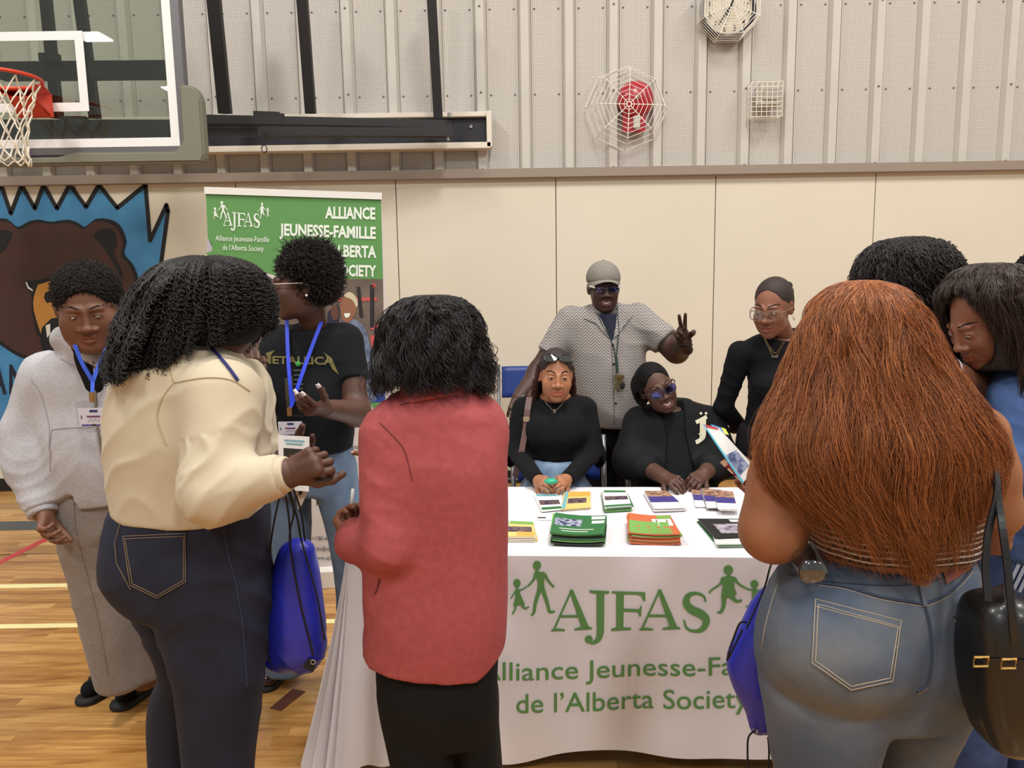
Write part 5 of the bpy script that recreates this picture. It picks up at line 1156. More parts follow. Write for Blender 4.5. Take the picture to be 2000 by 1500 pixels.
# ======== curly haired woman in black band shirt ========
Y = 2.8
e = empty('person', (at(560, 1320, 2.9).x, 2.92, 0), 'person with short curly afro and clear glasses in black graphic T-shirt and jeans', 'person')
hc = p(591, 556, 2.70); hR = rot(-72, 4, 0); nb = p(614, 665, 2.80)
tor = [Lo(px_rows([(628, 578, 642, 2.80, .055), (642, 545, 672, 2.80, .09), (662, 522, 694, 2.80, .11), (710, 512, 700, 2.79, .125), (770, 516, 694, 2.78, .14), (830, 520, 690, 2.78, .135), (890, 520, 688, 2.79, .135)]), k=.03)]
sA = p(672, 668, 2.79); eA = p(697, 806, 2.70); wA = p(636, 798, 2.46); sB = p(548, 670, 2.82); eB = p(512, 790, 2.72); wB = p(505, 745, 2.5)
arms = chain([sA, eA, wA], [.060, .046, .030], .03) + chain([sB, eB, wB], [.058, .044, .03], .03)
legs = [Lo(px_rows([(860, 526, 686, 2.80, .13), (920, 522, 690, 2.80, .13), (960, 540, 680, 2.8, .12)]), k=.03)] + [Lo(px_rows([(930, 519, 606, 2.82, .10), (1040, 520, 606, 2.84, .095), (1160, 522, 604, 2.87, .09), (1312, 520, 602, 2.92, .085)]), k=.03), Lo(px_rows([(900, 596, 690, 2.8, .11), (960, 618, 702, 2.8, .105), (1040, 640, 724, 2.82, .095), (1120, 654, 732, 2.86, .09), (1300, 660, 735, 2.92, .085)]), k=.03)]
h1 = hand(wA, p(604, 800, 2.38), (.15, 1, .25), -1, curl=((.35, .35, .2), (.5, .5, .3), (.6, .6, .4), (.7, .7, .5)), thumb=(.6, .2), s=.95)
h2 = hand(wB, p(500, 712, 2.44), (-.3, .9, .1), 1, curl=(.5, .6, .7, .8), thumb=(.5, .3), s=.92)
hd = head(dict(w=.96, eye=.75, nose=1.2, size=1.0, lip=(1.35, .95, .95)), hc, hR, nb, nr=.047)
body(e, tor + legs, [hd, h1[:2], h2[:2], sdf(arms, .006)], sk_dark)
nails(h1[2], h1[3], e, mat('white nail varnish', (236, 232, 232), .2), .016, (0, 1, 4))
face_extras({}, hc, hR, e); glasses(hc, hR, e, col=(206, 190, 182), w=.027, hgt=.021, r=.0019, label='clear plastic frame'); 
q = A3(hc) + hR @ A3((.083, .004, -.036)); MB().ball(q, .005, 10).obj('earring', mat('pearl', (236, 230, 222), .2), e, True)
hcap = [El(A3((0, .03, .062)), (.104, .106, .088), k=.03)]
V, Q = sdf([El((0, .034, .058), (.098, .103, .080), k=.02), El((0, .050, .0), (.088, .080, .070), k=.03), Sub(El((0, -.098, -.045), (.080, .066, .088), k=.01)), Sub(El((.09, -.01, -.03), (.03, .034, .036), k=.01)), Sub(El((-.09, -.01, -.03), (.03, .034, .036), k=.01))], .004)
V, Q = push((V, Q), lambda q: lump(q, 60, .006)); N_ = normals(V, Q); Vw = hc + V @ hR.T; Nw = N_ @ hR.T
ha = sobj('hair', (Vw, Q), m_hcap, e)
RS = np.random.RandomState(4); ix = RS.choice(len(V), 5200); ln = RS.uniform(.008, .024, len(ix)) * (1 + .5 * (V[ix, 2] > .11)); u = np.linspace(0, 1, 9)[None, :, None]
dirn = Nw[ix] + RS.normal(0, .35, (len(ix), 3)); cur = RS.uniform(0, 6.3, (len(ix), 1)) + np.linspace(0, 13, 9)[None, :]; ort = np.cross(dirn, RS.normal(0, 1, (len(ix), 3))); ort /= np.linalg.norm(ort, axis=1, keepdims=True); o2 = np.cross(dirn, ort); o2 /= np.linalg.norm(o2, axis=1, keepdims=True)
S_ = Vw[ix][:, None, :] - Nw[ix][:, None, :] * .004 + dirn[:, None, :] * ln[:, None, None] * u + (ort[:, None, :] * np.cos(cur)[..., None] + o2[:, None, :] * np.sin(cur)[..., None]) * .0028
strands('curls', S_, .0013, m_hair, ha)
m_tee = mat('washed black cotton', (19, 21, 25), .9, bump=(600, .12, .001), spec=.25)
tz = lambda q: folds(q, (1, .2, .5), 26, .006, 3) + folds(q, (.2, 0, 1), 20, .006, 7) + lump(q, 8, .003)
slv = [Fl(sA, sA + (eA - sA) * .56, .070, .068, .03), Fl(sB, sB + (eB - sB) * .54, .068, .066, .03)]
te = sobj('t_shirt', push(sdf(tor + slv + [Sub(El(p(604, 622, 2.74), (.075, .09, .045), k=.015)), Cut(p(600, 886, 2.75), (.05, 0, -1))], .007), tz), m_tee, e)
b = on_mesh(te); m_gold = mat('faded olive gold print', (112, 104, 58), .8)
flat_text_on(b, 'METALLICA', 512, 652, 710, 712, 15, m_gold, te, .03)
patch_on(b, [(512, 714), (526, 700), (520, 690), (538, 684), (524, 702), (500, 722)], m_gold, te, 'print'); patch_on(b, [(640, 700), (632, 688), (648, 700), (662, 732), (650, 722)], m_gold, te, 'print')
patch_on(b, [(556, 740), (572, 734), (574, 792), (560, 794), (562, 750)], mat('dark olive print', (66, 62, 38), .8), te, 'print'); 
for k in range(5): patch_on(b, [(574, 722 + k * 9), (592, 722 + k * 9), (592, 725 + k * 9), (574, 725 + k * 9)], mat('grey print', (84, 84, 88), .8), te, 'print')
q = hit(b, 583, 711, .004); MB().lathe(q, [(.009, 0), (.009, .004), (.004, .006)], (0, -1, 0), 14).obj('pin_badge', mat('green badge', (70, 170, 80), .4), te)
m_jean = mat('blue grey denim', (84, 104, 128), .85, var=(18, (104, 122, 144), .35, .7), bump=(900, .25, .001))
jz = lambda q: folds(q, (.4, .2, 1), 30, .005, 4) + folds(q, (1, 0, .3), 20, .005, 9)
sobj('jeans', push(sdf(legs + [Cut(p(600, 868, 2.8), (0, 0, 1)), Cut((0, 0, .06), (0, 0, -1))], .009), jz), m_jean, e)
m_ox = mat('oxblood leather', (52, 22, 24), .18, coat=.5)
a = A3(onz(548, 1312, 0)); shoe(e, a + A3((.02, .06, 0)), a + A3((-.02, -.17, 0)), m_ox, m_sole); a = A3(onz(700, 1300, 0)); shoe(e, a, a + A3((.0, -.26, 0)), m_ox, m_sole)
lanyard(p(560, 622, 2.72), p(628, 628, 2.72), p(570, 790, 2.60), p(566, 806, 2.595), 'blue lanyard with blurred name badge over the black T-shirt', 2.6, (34, 62, 214), cw=.082, chh=.05)

# ======== man behind the table ========
Y = 3.98
e = empty('person', (at(1200, 900, 4.0).x, 4.02, 0), 'man in grey herringbone shirt and grey cap making a peace sign', 'person')
hc = p(1179, 562, 3.92); hR = rot(2, 4, 0); nb = p(1186, 618, 3.99)
tor = [Lo(px_rows([(588, 1166, 1204, 3.98, .06), (600, 1136, 1234, 3.98, .10), (614, 1112, 1256, 3.98, .12), (650, 1104, 1262, 3.97, .14), (700, 1112, 1260, 3.96, .16), (760, 1122, 1254, 3.96, .17), (810, 1140, 1246, 3.96, .165), (836, 1152, 1242, 3.97, .155)]), k=.04)]
sA = p(1244, 622, 3.97); eA = p(1322, 686, 3.86); wA = p(1337, 668, 3.66); sB = p(1116, 628, 3.97); eB = p(1052, 728, 3.92); wB = p(1012, 778, 3.78)
arms = chain([sA, eA, wA], [.075, .055, .036], .04) + chain([sB, eB, wB], [.075, .053, .034], .04)
legs = [Lo(px_rows([(815, 1150, 1240, 3.98, .13), (870, 1150, 1240, 3.98, .13)]), k=.03), Cp(p(1172, 860, 4.0), p(1170, 1000, 4.02), .095, .075, .03), Cp(p(1172, 1000, 4.02), A3((at(1170, 900, 4).x, 4.05, .08)), .075, .06, .03), Cp(p(1220, 860, 4.0), p(1226, 1000, 4.02), .095, .075, .03), Cp(p(1226, 1000, 4.02), A3((at(1226, 900, 4).x, 4.05, .08)), .075, .06, .03)]
h1 = hand(wA, p(1326, 638, 3.61), (.1, -1, .05), 1, curl=((.02, .05, .05), (.05, .05, .05), (1.35, 1.5, .9), (1.35, 1.5, .9)), spread=.20, thumb=(1.1, .9), s=1.02)
h2 = hand(wB, p(1004, 806, 3.70), (0, .8, -.5), 1, curl=(.4, .5, .6, .6), thumb=(.5, .3))
hd = head(dict(smile=1.1, open=.007, nose=1.55, w=1.02, jaw=1.05, size=.99, goatee=1, lip=(1.3, .85, .85)), hc, hR, nb, nr=.056)
body(e, tor + legs, [hd, h1[:2], h2[:2], sdf(arms, .007)], sk_deep)
face_extras(dict(open=.007), hc, hR, e, teeth=True); glasses(hc, hR, e, col=(40, 40, 52), lens=lens_blue, w=.025, hgt=.0125, r=.0013)
for sg in (-1, 1): MB().beam(hc + hR @ A3((sg * .060, -.095, .01)), hc + hR @ A3((sg * .078, -.05, .014)), .006, .008).obj('temple', mat('white temple', (214, 210, 204), .4), e)
capm = mat('grey linen cap', (140, 134, 124), .85, var=(300, (112, 106, 98), .4, .6), bump=(500, .3, .001))
V, Q = sdf([El((0, .018, .048), (.087, .106, .088), k=.02), Cut((0, 0, .030), (0, -.12, -1))], .004); co = sobj('cap', (hc + V @ hR.T, Q), capm, e)
g = MB(); g.grid(lambda u, v: Vector(hc + hR @ A3((.082 * math.cos(math.pi * u) * (1 - .08 * v), .01 - .085 * math.sin(math.pi * u) - .055 * v * math.sin(math.pi * u) ** .7, .040 + .004 * v - .002 - .020 * v * math.cos(math.pi * u) ** 2 - .02 * (1 - math.sin(math.pi * u)) + .008 * math.sin(math.pi * u) - .012 * v))), 20, 5)
me = g.mesh('brim'); bmx = bmesh.new(); bmx.from_mesh(me); bmesh.ops.solidify(bmx, geom=bmx.faces[:], thickness=.003); bmx.to_mesh(me); bmx.free(); link('brim', me, capm, co, True)
MB().ball(hc + hR @ A3((0, .018, .137)), (.006, .006, .003), 8).obj('cap_button', capm, co)
# herringbone cloth
m_her = mat('herringbone cloth', (150, 144, 140), .85, sheen=.1); N = m_her.node_tree.nodes; L = m_her.node_tree.links; tcn = [n for n in N if n.type == 'TEX_COORD'][0]
sx = N.new('ShaderNodeSeparateXYZ'); L.new(tcn.outputs['Object'], sx.inputs[0])
def mth(op, a, b=None):
    n = N.new('ShaderNodeMath'); n.operation = op
    for i, q in enumerate((a, b)):
        if q is None: continue
        if isinstance(q, (int, float)): n.inputs[i].default_value = q
        else: L.new(q, n.inputs[i])
    return n.outputs[0]
pp = mth('PINGPONG', sx.outputs[0], .022); zz = mth('MULTIPLY', mth('ADD', mth('MULTIPLY', pp, -1.15), sx.outputs[2]), 1 / .0155); st = mth('GREATER_THAN', mth('FRACT', zz), .5)
mx = N.new('ShaderNodeMix'); mx.data_type = 'RGBA'; mx.inputs[6].default_value = (*srgb((108, 99, 95)), 1); mx.inputs[7].default_value = (*srgb((164, 159, 154)), 1); L.new(st, mx.inputs[0]); L.new(mx.outputs[2], N['Principled BSDF'].inputs['Base Color'])
slv = [Fl(sA, sA + (eA - sA) * .72, .084, .080, .04), Fl(sB, sB + (eB - sB) * .66, .084, .076, .04)]
hz2 = lambda q: folds(q, (1, 0, .3), 24, .005, 3) + folds(q, (.3, 0, 1), 18, .006, 17) + lump(q, 7, .003)
sh = sobj('shirt', push(sdf(tor + slv + [Sub(Cp(p(1186, 590, 3.86), p(1196, 660, 3.82), .058, .010, .02)), Cut(p(1200, 832, 3.9), (0, 0, -1))], .008), hz2), m_her, e)
sobj('undershirt', sdf([Cp(p(1186, 618, 3.92), p(1194, 665, 3.88), .075, .05, .03), Cut(p(1186, 612, 3.9), (0, 0, 1))], .008), mat('navy cotton', (24, 28, 48), .85), e)
for sg, pts in ((-1, [(1160, 604), (1140, 622), (1164, 632), (1192, 664), (1176, 632), (1162, 612)]), (1, [(1208, 602), (1236, 616), (1216, 636), (1200, 662), (1204, 630), (1206, 612)])):
    b = on_mesh(sh); pa = patch_on(b, pts, m_her, sh, 'collar', .007, 8)
for yy in (674, 711, 787): q = hit(b, 1197 + (yy - 674) * .05, yy, .003); q and MB().lathe(q, [(.006, 0), (.005, .003)], (0, -1, 0), 10).obj('button', m_mk, sh)
line_on(b, [(1194, 664), (1197, 740), (1200, 830)], mat('dark placket line', (84, 78, 74), .9), sh, .0015, 'placket')  # placket drawn as one dark line
sobj('trousers', sdf(legs + [Cut((0, 0, .07), (0, 0, -1))], .009), m_bkt, e)
for x in (1170, 1226): a = A3((at(x, 900, 4).x, 4.1, 0)); shoe(e, a, a + A3((0, -.27, 0)), m_sole, m_sole)
MB().tube([wB + A3((math.cos(t) * .033, math.sin(t) * .030 - .0, math.cos(t) * .018)) for t in np.linspace(0, 6.28, 17)[:-1]], .006, 6, True).obj('watch_band', m_chr, e)
MB().tube([wA + A3((math.cos(t) * .036, math.sin(t) * .034, -.012)) for t in np.linspace(0, 6.28, 17)[:-1]], .004, 6, True).obj('wristband', m_sole, e)
el = empty('neck_cord', p(1206, 720, 3.8), 'dark green neck cord with a bunch of keys on the herringbone shirt', 'lanyard'); m_cd = mat('dark green cord', (28, 50, 42), .6)
b = on_mesh(sh)
for pts in ([(1165, 612), (1178, 640), (1196, 672), (1202, 700)], [(1206, 600), (1208, 640), (1206, 672), (1203, 700)]):
    q = [hit(b, x, y, .006) for x, y in curve2(pts, 4)]; q = [x for x in q if x]; MB().tube(q, .0028, 6).obj('cord', m_cd, el)
q = [hit(b, x, y, .010) for x, y in ((1203, 698), (1204, 712), (1205, 728))]; MB().tube(q, .007, 6).obj('cord', m_cd, el)
g = MB(); q = hit(b, 1207, 740, .018); RS = random.Random(2)
for k in range(7): dx = RS.uniform(-.018, .018); g.box(q.x + dx - .004, q.x + dx + .004, q.y - .006 + k * .0015, q.y - .004 + k * .0015, q.z - .05 + RS.uniform(-.008, .01), q.z + .012); g.lathe((q.x + dx, q.y - .006 + k * .0015, q.z + .012), [(.011, 0), (.011, .002)], (0, -1, 0), 10)
g.obj('keys', mat('brass keys', (190, 172, 120), .25, .9), el); MB().ball((q.x + .018, q.y, q.z - .03), (.014, .008, .022), 10).obj('key_fob', m_sole, el)
b = None

# ======== seated woman with cross necklace ========
Y = 3.42
e = empty('person', (at(1075, 940, 3.35).x, 3.3, 0), 'seated woman in black long sleeve top with a cross necklace and sunglasses on her head', 'person')
hc = p(1085, 733, 3.36); hR = rot(4, 4, 3); nb = p(1084, 788, 3.44)
tor = [Lo(px_rows([(764, 1066, 1104, 3.45, .05), (774, 1042, 1130, 3.45, .08), (786, 1024, 1146, 3.45, .10), (810, 1022, 1144, 3.44, .12), (845, 1026, 1142, 3.42, .15), (880, 1034, 1134, 3.42, .135), (905, 1036, 1134, 3.42, .13), (940, 1024, 1144, 3.40, .15)]), k=.03)]
sA = p(1140, 800, 3.45); eA = p(1158, 892, 3.38); wA = p(1108, 936, 3.12); sB = p(1026, 800, 3.45); eB = p(1008, 890, 3.40); wB = p(1050, 938, 3.12)
arms = chain([sA, eA, wA], [.056, .048, .028], .03) + chain([sB, eB, wB], [.056, .048, .028], .03)
zk = .50; kx = [p(1040, 900, 3.4)[0] - .05, p(1120, 900, 3.4)[0] + .05]; hz_ = p(1085, 945, 3.4)[2] * .0 + .56
legs = [El((p(1085, 900, 3.42)[0], 3.42, .60), (.20, .16, .14), k=.05)] + sum([[Cp((p(xx, 940, 3.4)[0], 3.38, .56), (kx[i], 2.98, .57), .105, .075, .05), Cp((kx[i], 2.98, .56), (kx[i], 3.02, .10), .072, .05, .03)] for i, xx in enumerate((1050, 1118))], [])
h1 = hand(wA, p(1092, 942, 3.04), (-.5, .3, -.6), 1, curl=(.6, .7, .8, .9), thumb=(.5, .5), s=.85); h2 = hand(wB, p(1064, 942, 3.04), (.5, .3, -.6), -1, curl=(.6, .7, .8, .9), thumb=(.5, .5), s=.85)
hd = head(dict(ridge=.35, smile=1.3, open=.001, jaw=.92, nose=1.2, w=1.02, cheek=1.2, size=.93, eye=.85, lip=(1.0, .62, .66), brow=.25, arch=1), hc, hR, nb, nr=.042)
body(e, tor + arms + legs, [hd, h1[:2], h2[:2]], sk_warm, extra=[sdf([El(p(1084, 776, 3.42), (.075, .06, .035), k=.02), Cp(p(1084, 770, 3.42), p(1084, 790, 3.43), .045, .06, .02)], .006)])
face_extras(dict(size=.93), hc, hR, e)
m_auh = hairmat('auburn braids', (44, 24, 22), (74, 36, 32)); hh = cap(hc, hR, e, mat('auburn hair mass', (40, 24, 22), .6, bump=(200, .5, .003)), t=.006, s=.93, fr=(.075, .066, .100), face=(0, -.088, -.006), more=[El((0, .06, -.03), (.06, .05, .09), k=.03)], nape=-.10)
rows = [tuple(r) for r in [(hc[2] + .085, hc[0], hc[1] + .02, .03, .04), (hc[2] + .05, hc[0], hc[1] + .02, .068, .08), (hc[2] + .0, hc[0], hc[1] + .03, .077, .085), (hc[2] - .08, hc[0] - .002, hc[1] + .05, .088, .06), (hc[2] - .17, hc[0] - .004, hc[1] + .06, .088, .045)]]
st_ = mane(rows, 420, 24, th=(.05 - .0, math.pi - .05), t0=(.05, .2), t1=(.8, 1.), rr=(.95, 1.08), wave=(.003, 5, .01), curl=(.0035, 9), clump=60, seed=5); strands('braids', st_, .0024, m_auh, hh)
st_ = mane(rows, 160, 20, th=(math.pi, math.pi * 1.12), t0=(.3, .4), t1=(.8, 1.), rr=(.98, 1.1), wave=(.003, 5, .01), curl=(.0035, 9), clump=20, seed=6); strands('braids', st_, .0022, m_auh, hh)
glasses(hc, hR @ rot(0, -42, 0), e, s=.98, col=(14, 13, 14), lens=lens_dark, w=.028, hgt=.020, z=.028, y=-.106, r=.0035, name='sunglasses', label='black sunglasses pushed up into the hair', temples=False)
top_ = sobj('top', push(sdf(tor + chain([sA, eA, wA], [.062, .054, .034], .03) + chain([sB, eB, wB], [.062, .054, .034], .03) + [El(p(1062, 838, 3.33), (.075, .06, .075), k=.05), El(p(1108, 838, 3.33), (.075, .06, .075), k=.05), Sub(El(p(1084, 768, 3.36), (.078, .10, .046), k=.01)), Cut(p(1084, 902, 3.3), (0, .3, -1), .22), Cut(wA, wA - eA, .08), Cut(wB, wB - eB, .08)], .007), lambda q: folds(q, (.5, 0, 1), 30, .004, 3) + folds(q, (1, 0, .4), 26, .003, 4)), m_bkf, e)
m_ljean = mat('light blue denim', (126, 148, 172), .85, var=(20, (98, 122, 152), .35, .65), bump=(900, .25, .001))
jn = sobj('jeans', push(sdf(legs + [Lo(px_rows([(890, 1032, 1136, 3.41, .14), (950, 1026, 1144, 3.40, .16)]), k=.05), Cut((0, 0, .08), (0, 0, -1))], .009), lambda q: folds(q, (1, 0, .5), 24, .005, 6)), m_ljean, e)
for kx_ in kx: shoe(e, A3((kx_, 3.06, 0)), A3((kx_, 2.82, 0)), mat('white trainer', (214, 212, 208), .6), mat('white sole', (224, 222, 216), .6))
b = on_mesh(top_); m_slv = mat('silver chain', (200, 190, 176), .25, .9); q = [hit(b, x, y, .004) for x, y in curve2([(1062, 782), (1070, 792), (1083, 803), (1098, 790), (1106, 778)], 5)]; q = [x for x in q if x]
nk = MB().tube(q, .0013, 5).obj('necklace', m_slv, e); c = hit(b, 1083, 805, .005); MB().box(c.x - .0025, c.x + .0025, c.y - .002, c.y + .001, c.z - .012, c.z + .010).box(c.x - .007, c.x + .007, c.y - .002, c.y + .001, c.z, c.z + .005).obj('cross_pendant', m_slv, nk)
e = empty('shoulder_bag', p(1020, 900, 3.3), 'mauve leather shoulder bag strap hanging beside the seated woman in the cross necklace', 'bag'); m_mau = mat('mauve brown leather', (112, 84, 80), .5)
q = [p(x, y, Y_) for x, y, Y_ in ((1040, 766, 3.44), (1034, 776, 3.36), (1030, 800, 3.34), (1027, 835, 3.33), (1018, 885, 3.32), (1006, 930, 3.32))]
g = MB()
for a, c in zip(q[:-1], q[1:]): g.beam(a, c, .026, .004, (0, -1, 0))
g.obj('strap', m_mau, e); q = p(1028, 818, 3.325); MB().box(q[0] - .014, q[0] + .014, q[1] - .006, q[1] + .002, q[2] - .012, q[2] + .012, .003).obj('buckle', m_chr, e)
q = p(1000, 950, 3.3); sobj('bag_body', sdf([Cp((q[0] - .06, 3.34, .60), (q[0] - .06, 3.34, .48), .05, .06, .02), Cp((q[0] - .0, 3.34, .60), (q[0] - .0, 3.34, .48), .05, .06, .02)], .008), m_mau, e)
g = MB(); q = p(1076, 940, 3.0); tag(g.ball(q, (.028, .020, .012), 14).obj('drawstring_pouch', mat('teal plastic', (40, 168, 128), .4), None, True), 'small teal green object held in the hands of the seated woman in jeans', 'pouch')

# ======== seated woman in bomber jacket ========
e = empty('person', (at(1320, 940, 3.35).x, 3.32, 0), 'smiling seated woman in black bomber jacket tilting her head, with blue tinted glasses', 'person')
hc = p(1282, 757, 3.36); hR = rot(8, 2, -23); nb = p(1312, 812, 3.44)
tor = [Lo(px_rows([(783, 1292, 1350, 3.45, .055), (795, 1262, 1374, 3.45, .09), (812, 1242, 1388, 3.45, .115), (850, 1236, 1394, 3.44, .14), (890, 1244, 1392, 3.42, .155), (945, 1244, 1396, 3.40, .17)]), k=.03)]
sA = p(1382, 828, 3.45); eA = p(1406, 898, 3.36); wA = p(1374, 926, 3.14); sB = p(1252, 828, 3.45); eB = p(1234, 898, 3.38); wB = p(1300, 934, 3.14)
arms = chain([sA, eA, wA], [.060, .050, .030], .03) + chain([sB, eB, wB], [.060, .050, .030], .03); kx = [p(1285, 940, 3.2)[0] - .03, p(1350, 940, 3.2)[0] + .05]
legs = [El((p(1320, 900, 3.42)[0], 3.42, .58), (.21, .17, .13), k=.05)] + sum([[Cp((p(xx, 940, 3.4)[0], 3.38, .56), (kx[i], 2.98, .55), .11, .08, .05), Cp((kx[i], 2.98, .55), (kx[i], 3.02, .10), .075, .052, .03)] for i, xx in enumerate((1290, 1350))], [])
h1 = hand(wA, p(1352, 941, 3.05), (-.35, .2, -.8), 1, curl=(.5, .6, .6, .7), thumb=(.5, .4), s=.95); h2 = hand(wB, p(1322, 940, 3.05), (.3, .2, -.8), -1, curl=(.4, .5, .6, .7), thumb=(.5, .4), s=.95)
hd = head(dict(ridge=.7, smile=1.2, open=.009, nose=1.4, size=.93, cheek=1.05, lip=(1.15, .8, .8)), hc, hR, nb, nr=.044)
body(e, tor + arms + legs, [hd, h1[:2], h2[:2], sdf(chain([eA * .45 + wA * .55, wA], [.040, .031], .02) + chain([eB * .6 + wB * .4, wB], [.042, .031], .02), .006)], sk_dark)
face_extras(dict(size=.93, open=.009), hc, hR, e, teeth=True); glasses(hc, hR, e, s=.95, col=(34, 28, 34), lens=lens_blue, w=.027, hgt=.019, r=.0024)
hh = cap(hc, hR, e, m_hcap, t=.004, s=.93, fr=(.075, .066, .102), face=(0, -.088, -.006), bump_=.001, more=[El((-.085, .03, -.02), (.026, .05, .05), k=.03), El((-.05, .05, .03), (.05, .06, .05), k=.03)], nape=-.06)
sobj('t_shirt', push(sdf(tor + [Sub(El(p(1316, 786, 3.36), (.085, .11, .045), k=.01)), Cut(p(1316, 948, 3.3), (0, 0, -1))], .008, -.002), lambda q: folds(q, (.2, 0, 1), 34, .006, 3)), m_tee, e)
m_bom = mat('black bomber cloth', (12, 12, 14), .8, bump=(500, .15, .001), spec=.3)
jk = sobj('bomber_jacket', push(sdf(tor + chain([sA, eA, wA * .55 + eA * .45], [.075, .070, .058], .04) + chain([sB, eB, wB * .42 + eB * .58], [.075, .072, .060], .04) + [Sub(Lo([(p(1316, 778, 3.3)[2], p(1316, 780, 3.3)[0], 3.2, .085, .26), (p(1316, 800, 3.3)[2], p(1318, 800, 3.3)[0], 3.2, .062, .24), (p(1316, 960, 3.3)[2], p(1325, 960, 3.3)[0], 3.2, .075, .24)], k=.008, n=4))], .008, .010), lambda q: folds(q, (.5, .3, 1), 34, .007, 13) + folds(q, (1, 0, .3), 22, .004, 5)), m_bom, e)
b = on_mesh(jk); m_lt = mat('cream felt letter', (214, 208, 182), .8)
flat_text_on(b, 'J', 1357, 1378, 856, 848, 34, m_lt, jk, .05, .004, 'letter_patch'); patch_on(b, [(1357, 822), (1378, 811), (1381, 818), (1360, 829)], m_lt, jk, 'letter_patch', .004, 6)
for (sx_, sy_, r_) in ((1368, 808, 4), (1378, 808, 4), (1366, 848, 3.5), (1372, 858, 3.5)): patch_on(b, [(sx_ + r_ * (1 if k % 2 == 0 else .35) * math.cos(k * math.pi / 4), sy_ + r_ * (1 if k % 2 == 0 else .35) * math.sin(k * math.pi / 4)) for k in range(8)], m_lt, jk, 'star_patch', .004, 6)
sobj('trousers', sdf(legs + [Cut((0, 0, .08), (0, 0, -1))], .01), m_bkt, e)
for kx_ in kx: shoe(e, A3((kx_, 3.06, 0)), A3((kx_, 2.82, 0)), m_sole, m_sole)

# ======== standing woman in black with tortoiseshell glasses ========
e = empty('person', (at(1500, 900, 3.32).x, 3.40, 0), 'standing woman in black long sleeve top with tortoiseshell glasses and slicked back bun', 'person')
hc = p(1510, 600, 3.24); hR = rot(-38, 14, 0); nb = p(1535, 668, 3.34)
tor = [Lo(px_rows([(643, 1510, 1572, 3.34, .05), (655, 1478, 1600, 3.34, .08), (672, 1446, 1616, 3.34, .10), (710, 1460, 1600, 3.33, .12), (760, 1466, 1586, 3.32, .13), (810, 1462, 1582, 3.32, .12), (860, 1444, 1590, 3.32, .13), (920, 1436, 1600, 3.32, .14)]), k=.03)]
sB = p(1446, 690, 3.33); eB = p(1413, 795, 3.40); wB = p(1450, 838, 3.52); sA = p(1608, 690, 3.34); eA = p(1630, 800, 3.32); wA = p(1600, 880, 3.22)
arms = chain([sB, eB, wB], [.052, .038, .03], .015) + chain([sA, eA, wA], [.056, .044, .03], .03)
x0 = p(1520, 900, 3.32)[0]; legs = [Lo([(.98, x0, 3.32, .17, .14), (.88, x0, 3.32, .185, .15), (.80, x0, 3.32, .18, .14)], k=.03)] + sum([[Cp((x0 + s * .09, 3.32, .80), (x0 + s * .09, 3.34, .45), .095, .065, .03), Cp((x0 + s * .09, 3.34, .45), (x0 + s * .09, 3.37, .08), .062, .045, .03)] for s in (-1, 1)], [])
h1 = hand(wA, wA + A3((-.02, -.03, -.08)), (-1, 0, 0), -1, s=.9); h2 = hand(wB, wB + A3((.09, .02, -.01)), (0, .9, 0), 1, s=.9)
hd = head(dict(ridge=.6, w=.98, nose=1.3, jaw=.95, size=1.0, eye=.7, open=.002, lip=(.95, .68, .68), brow=.4), hc, hR, nb, nr=.042)
body(e, tor + arms + legs, [hd, h1[:2], h2[:2]], sk_mid, extra=[sdf([Cp(nb, nb + A3((0, 0, -.03)), .055, .085, .02)], .007)])
face_extras({}, hc, hR, e, iris=(-.2, -.3)); glasses(hc, hR, e, col=(120, 92, 80), w=.029, hgt=.021, r=.0018, z=-.006)
hh = cap(hc, hR, e, mat('slick dark brown hair', (52, 40, 36), .62, bump=(60, .5, .002), stretch=(1, 6, 6), spec=.3), t=.002, fr=(.077, .066, .100), face=(0, -.088, -.002), bump_=.0004, more=[El((0, .118, .035), (.038, .028, .040), k=.01)])
for dz_, r_ in ((.055, .02), (.03, .024), (.008, .02)): q = hc + hR @ A3((.02, .135, dz_)); MB().ball(q, r_, 12).obj('bun_twist', m_hair, hh, True)
q = hc + hR @ A3((.082, .0, -.040)); MB().ball(q, .004, 8).obj('earring', m_slv, e); q = hc + hR @ A3((.083, .006, -.052)); MB().ball(q, .005, 8).obj('earring', m_slv, e)
tp_ = sobj('top', push(sdf(tor + arms + [El(p(1515, 750, 3.24), (.10, .07, .06), k=.05), Sub(El(p(1536, 644, 3.28), (.075, .11, .048), k=.01)), Cut((0, 0, .93), (0, 0, -1)), Cut(wA, wA - eA, .08)], .007, .004), lambda q: folds(q, (.6, 0, 1), 34, .005, 3) + folds(q, (1, 0, .4), 26, .003, 4)), m_bkf, e)
sobj('trousers', sdf(legs + [Cut((0, 0, .07), (0, 0, -1))], .009), m_bkt, e)
for s in (-1, 1): shoe(e, A3((x0 + s * .09, 3.42, 0)), A3((x0 + s * .09, 3.17, 0)), m_sole, m_sole)
b = on_mesh(tp_); m_gch = mat('pale gold chain', (214, 186, 130), .25, .9)
for pts in ([(1490, 656), (1500, 672), (1513, 690), (1526, 674), (1541, 640)], [(1492, 660), (1500, 678), (1512, 697), (1526, 680), (1540, 650)]):
    q = [hit(b, x, y, .004) for x, y in curve2(pts, 5)]; q = [x for x in q if x]; MB().tube(q, .001, 5).obj('necklace', m_gch, e)
q = hit(b, 1513, 697, .006); q and MB().box(q.x - .014, q.x + .014, q.y - .002, q.y + .001, q.z - .005, q.z + .005, .001).obj('name_pendant', m_slv, e)
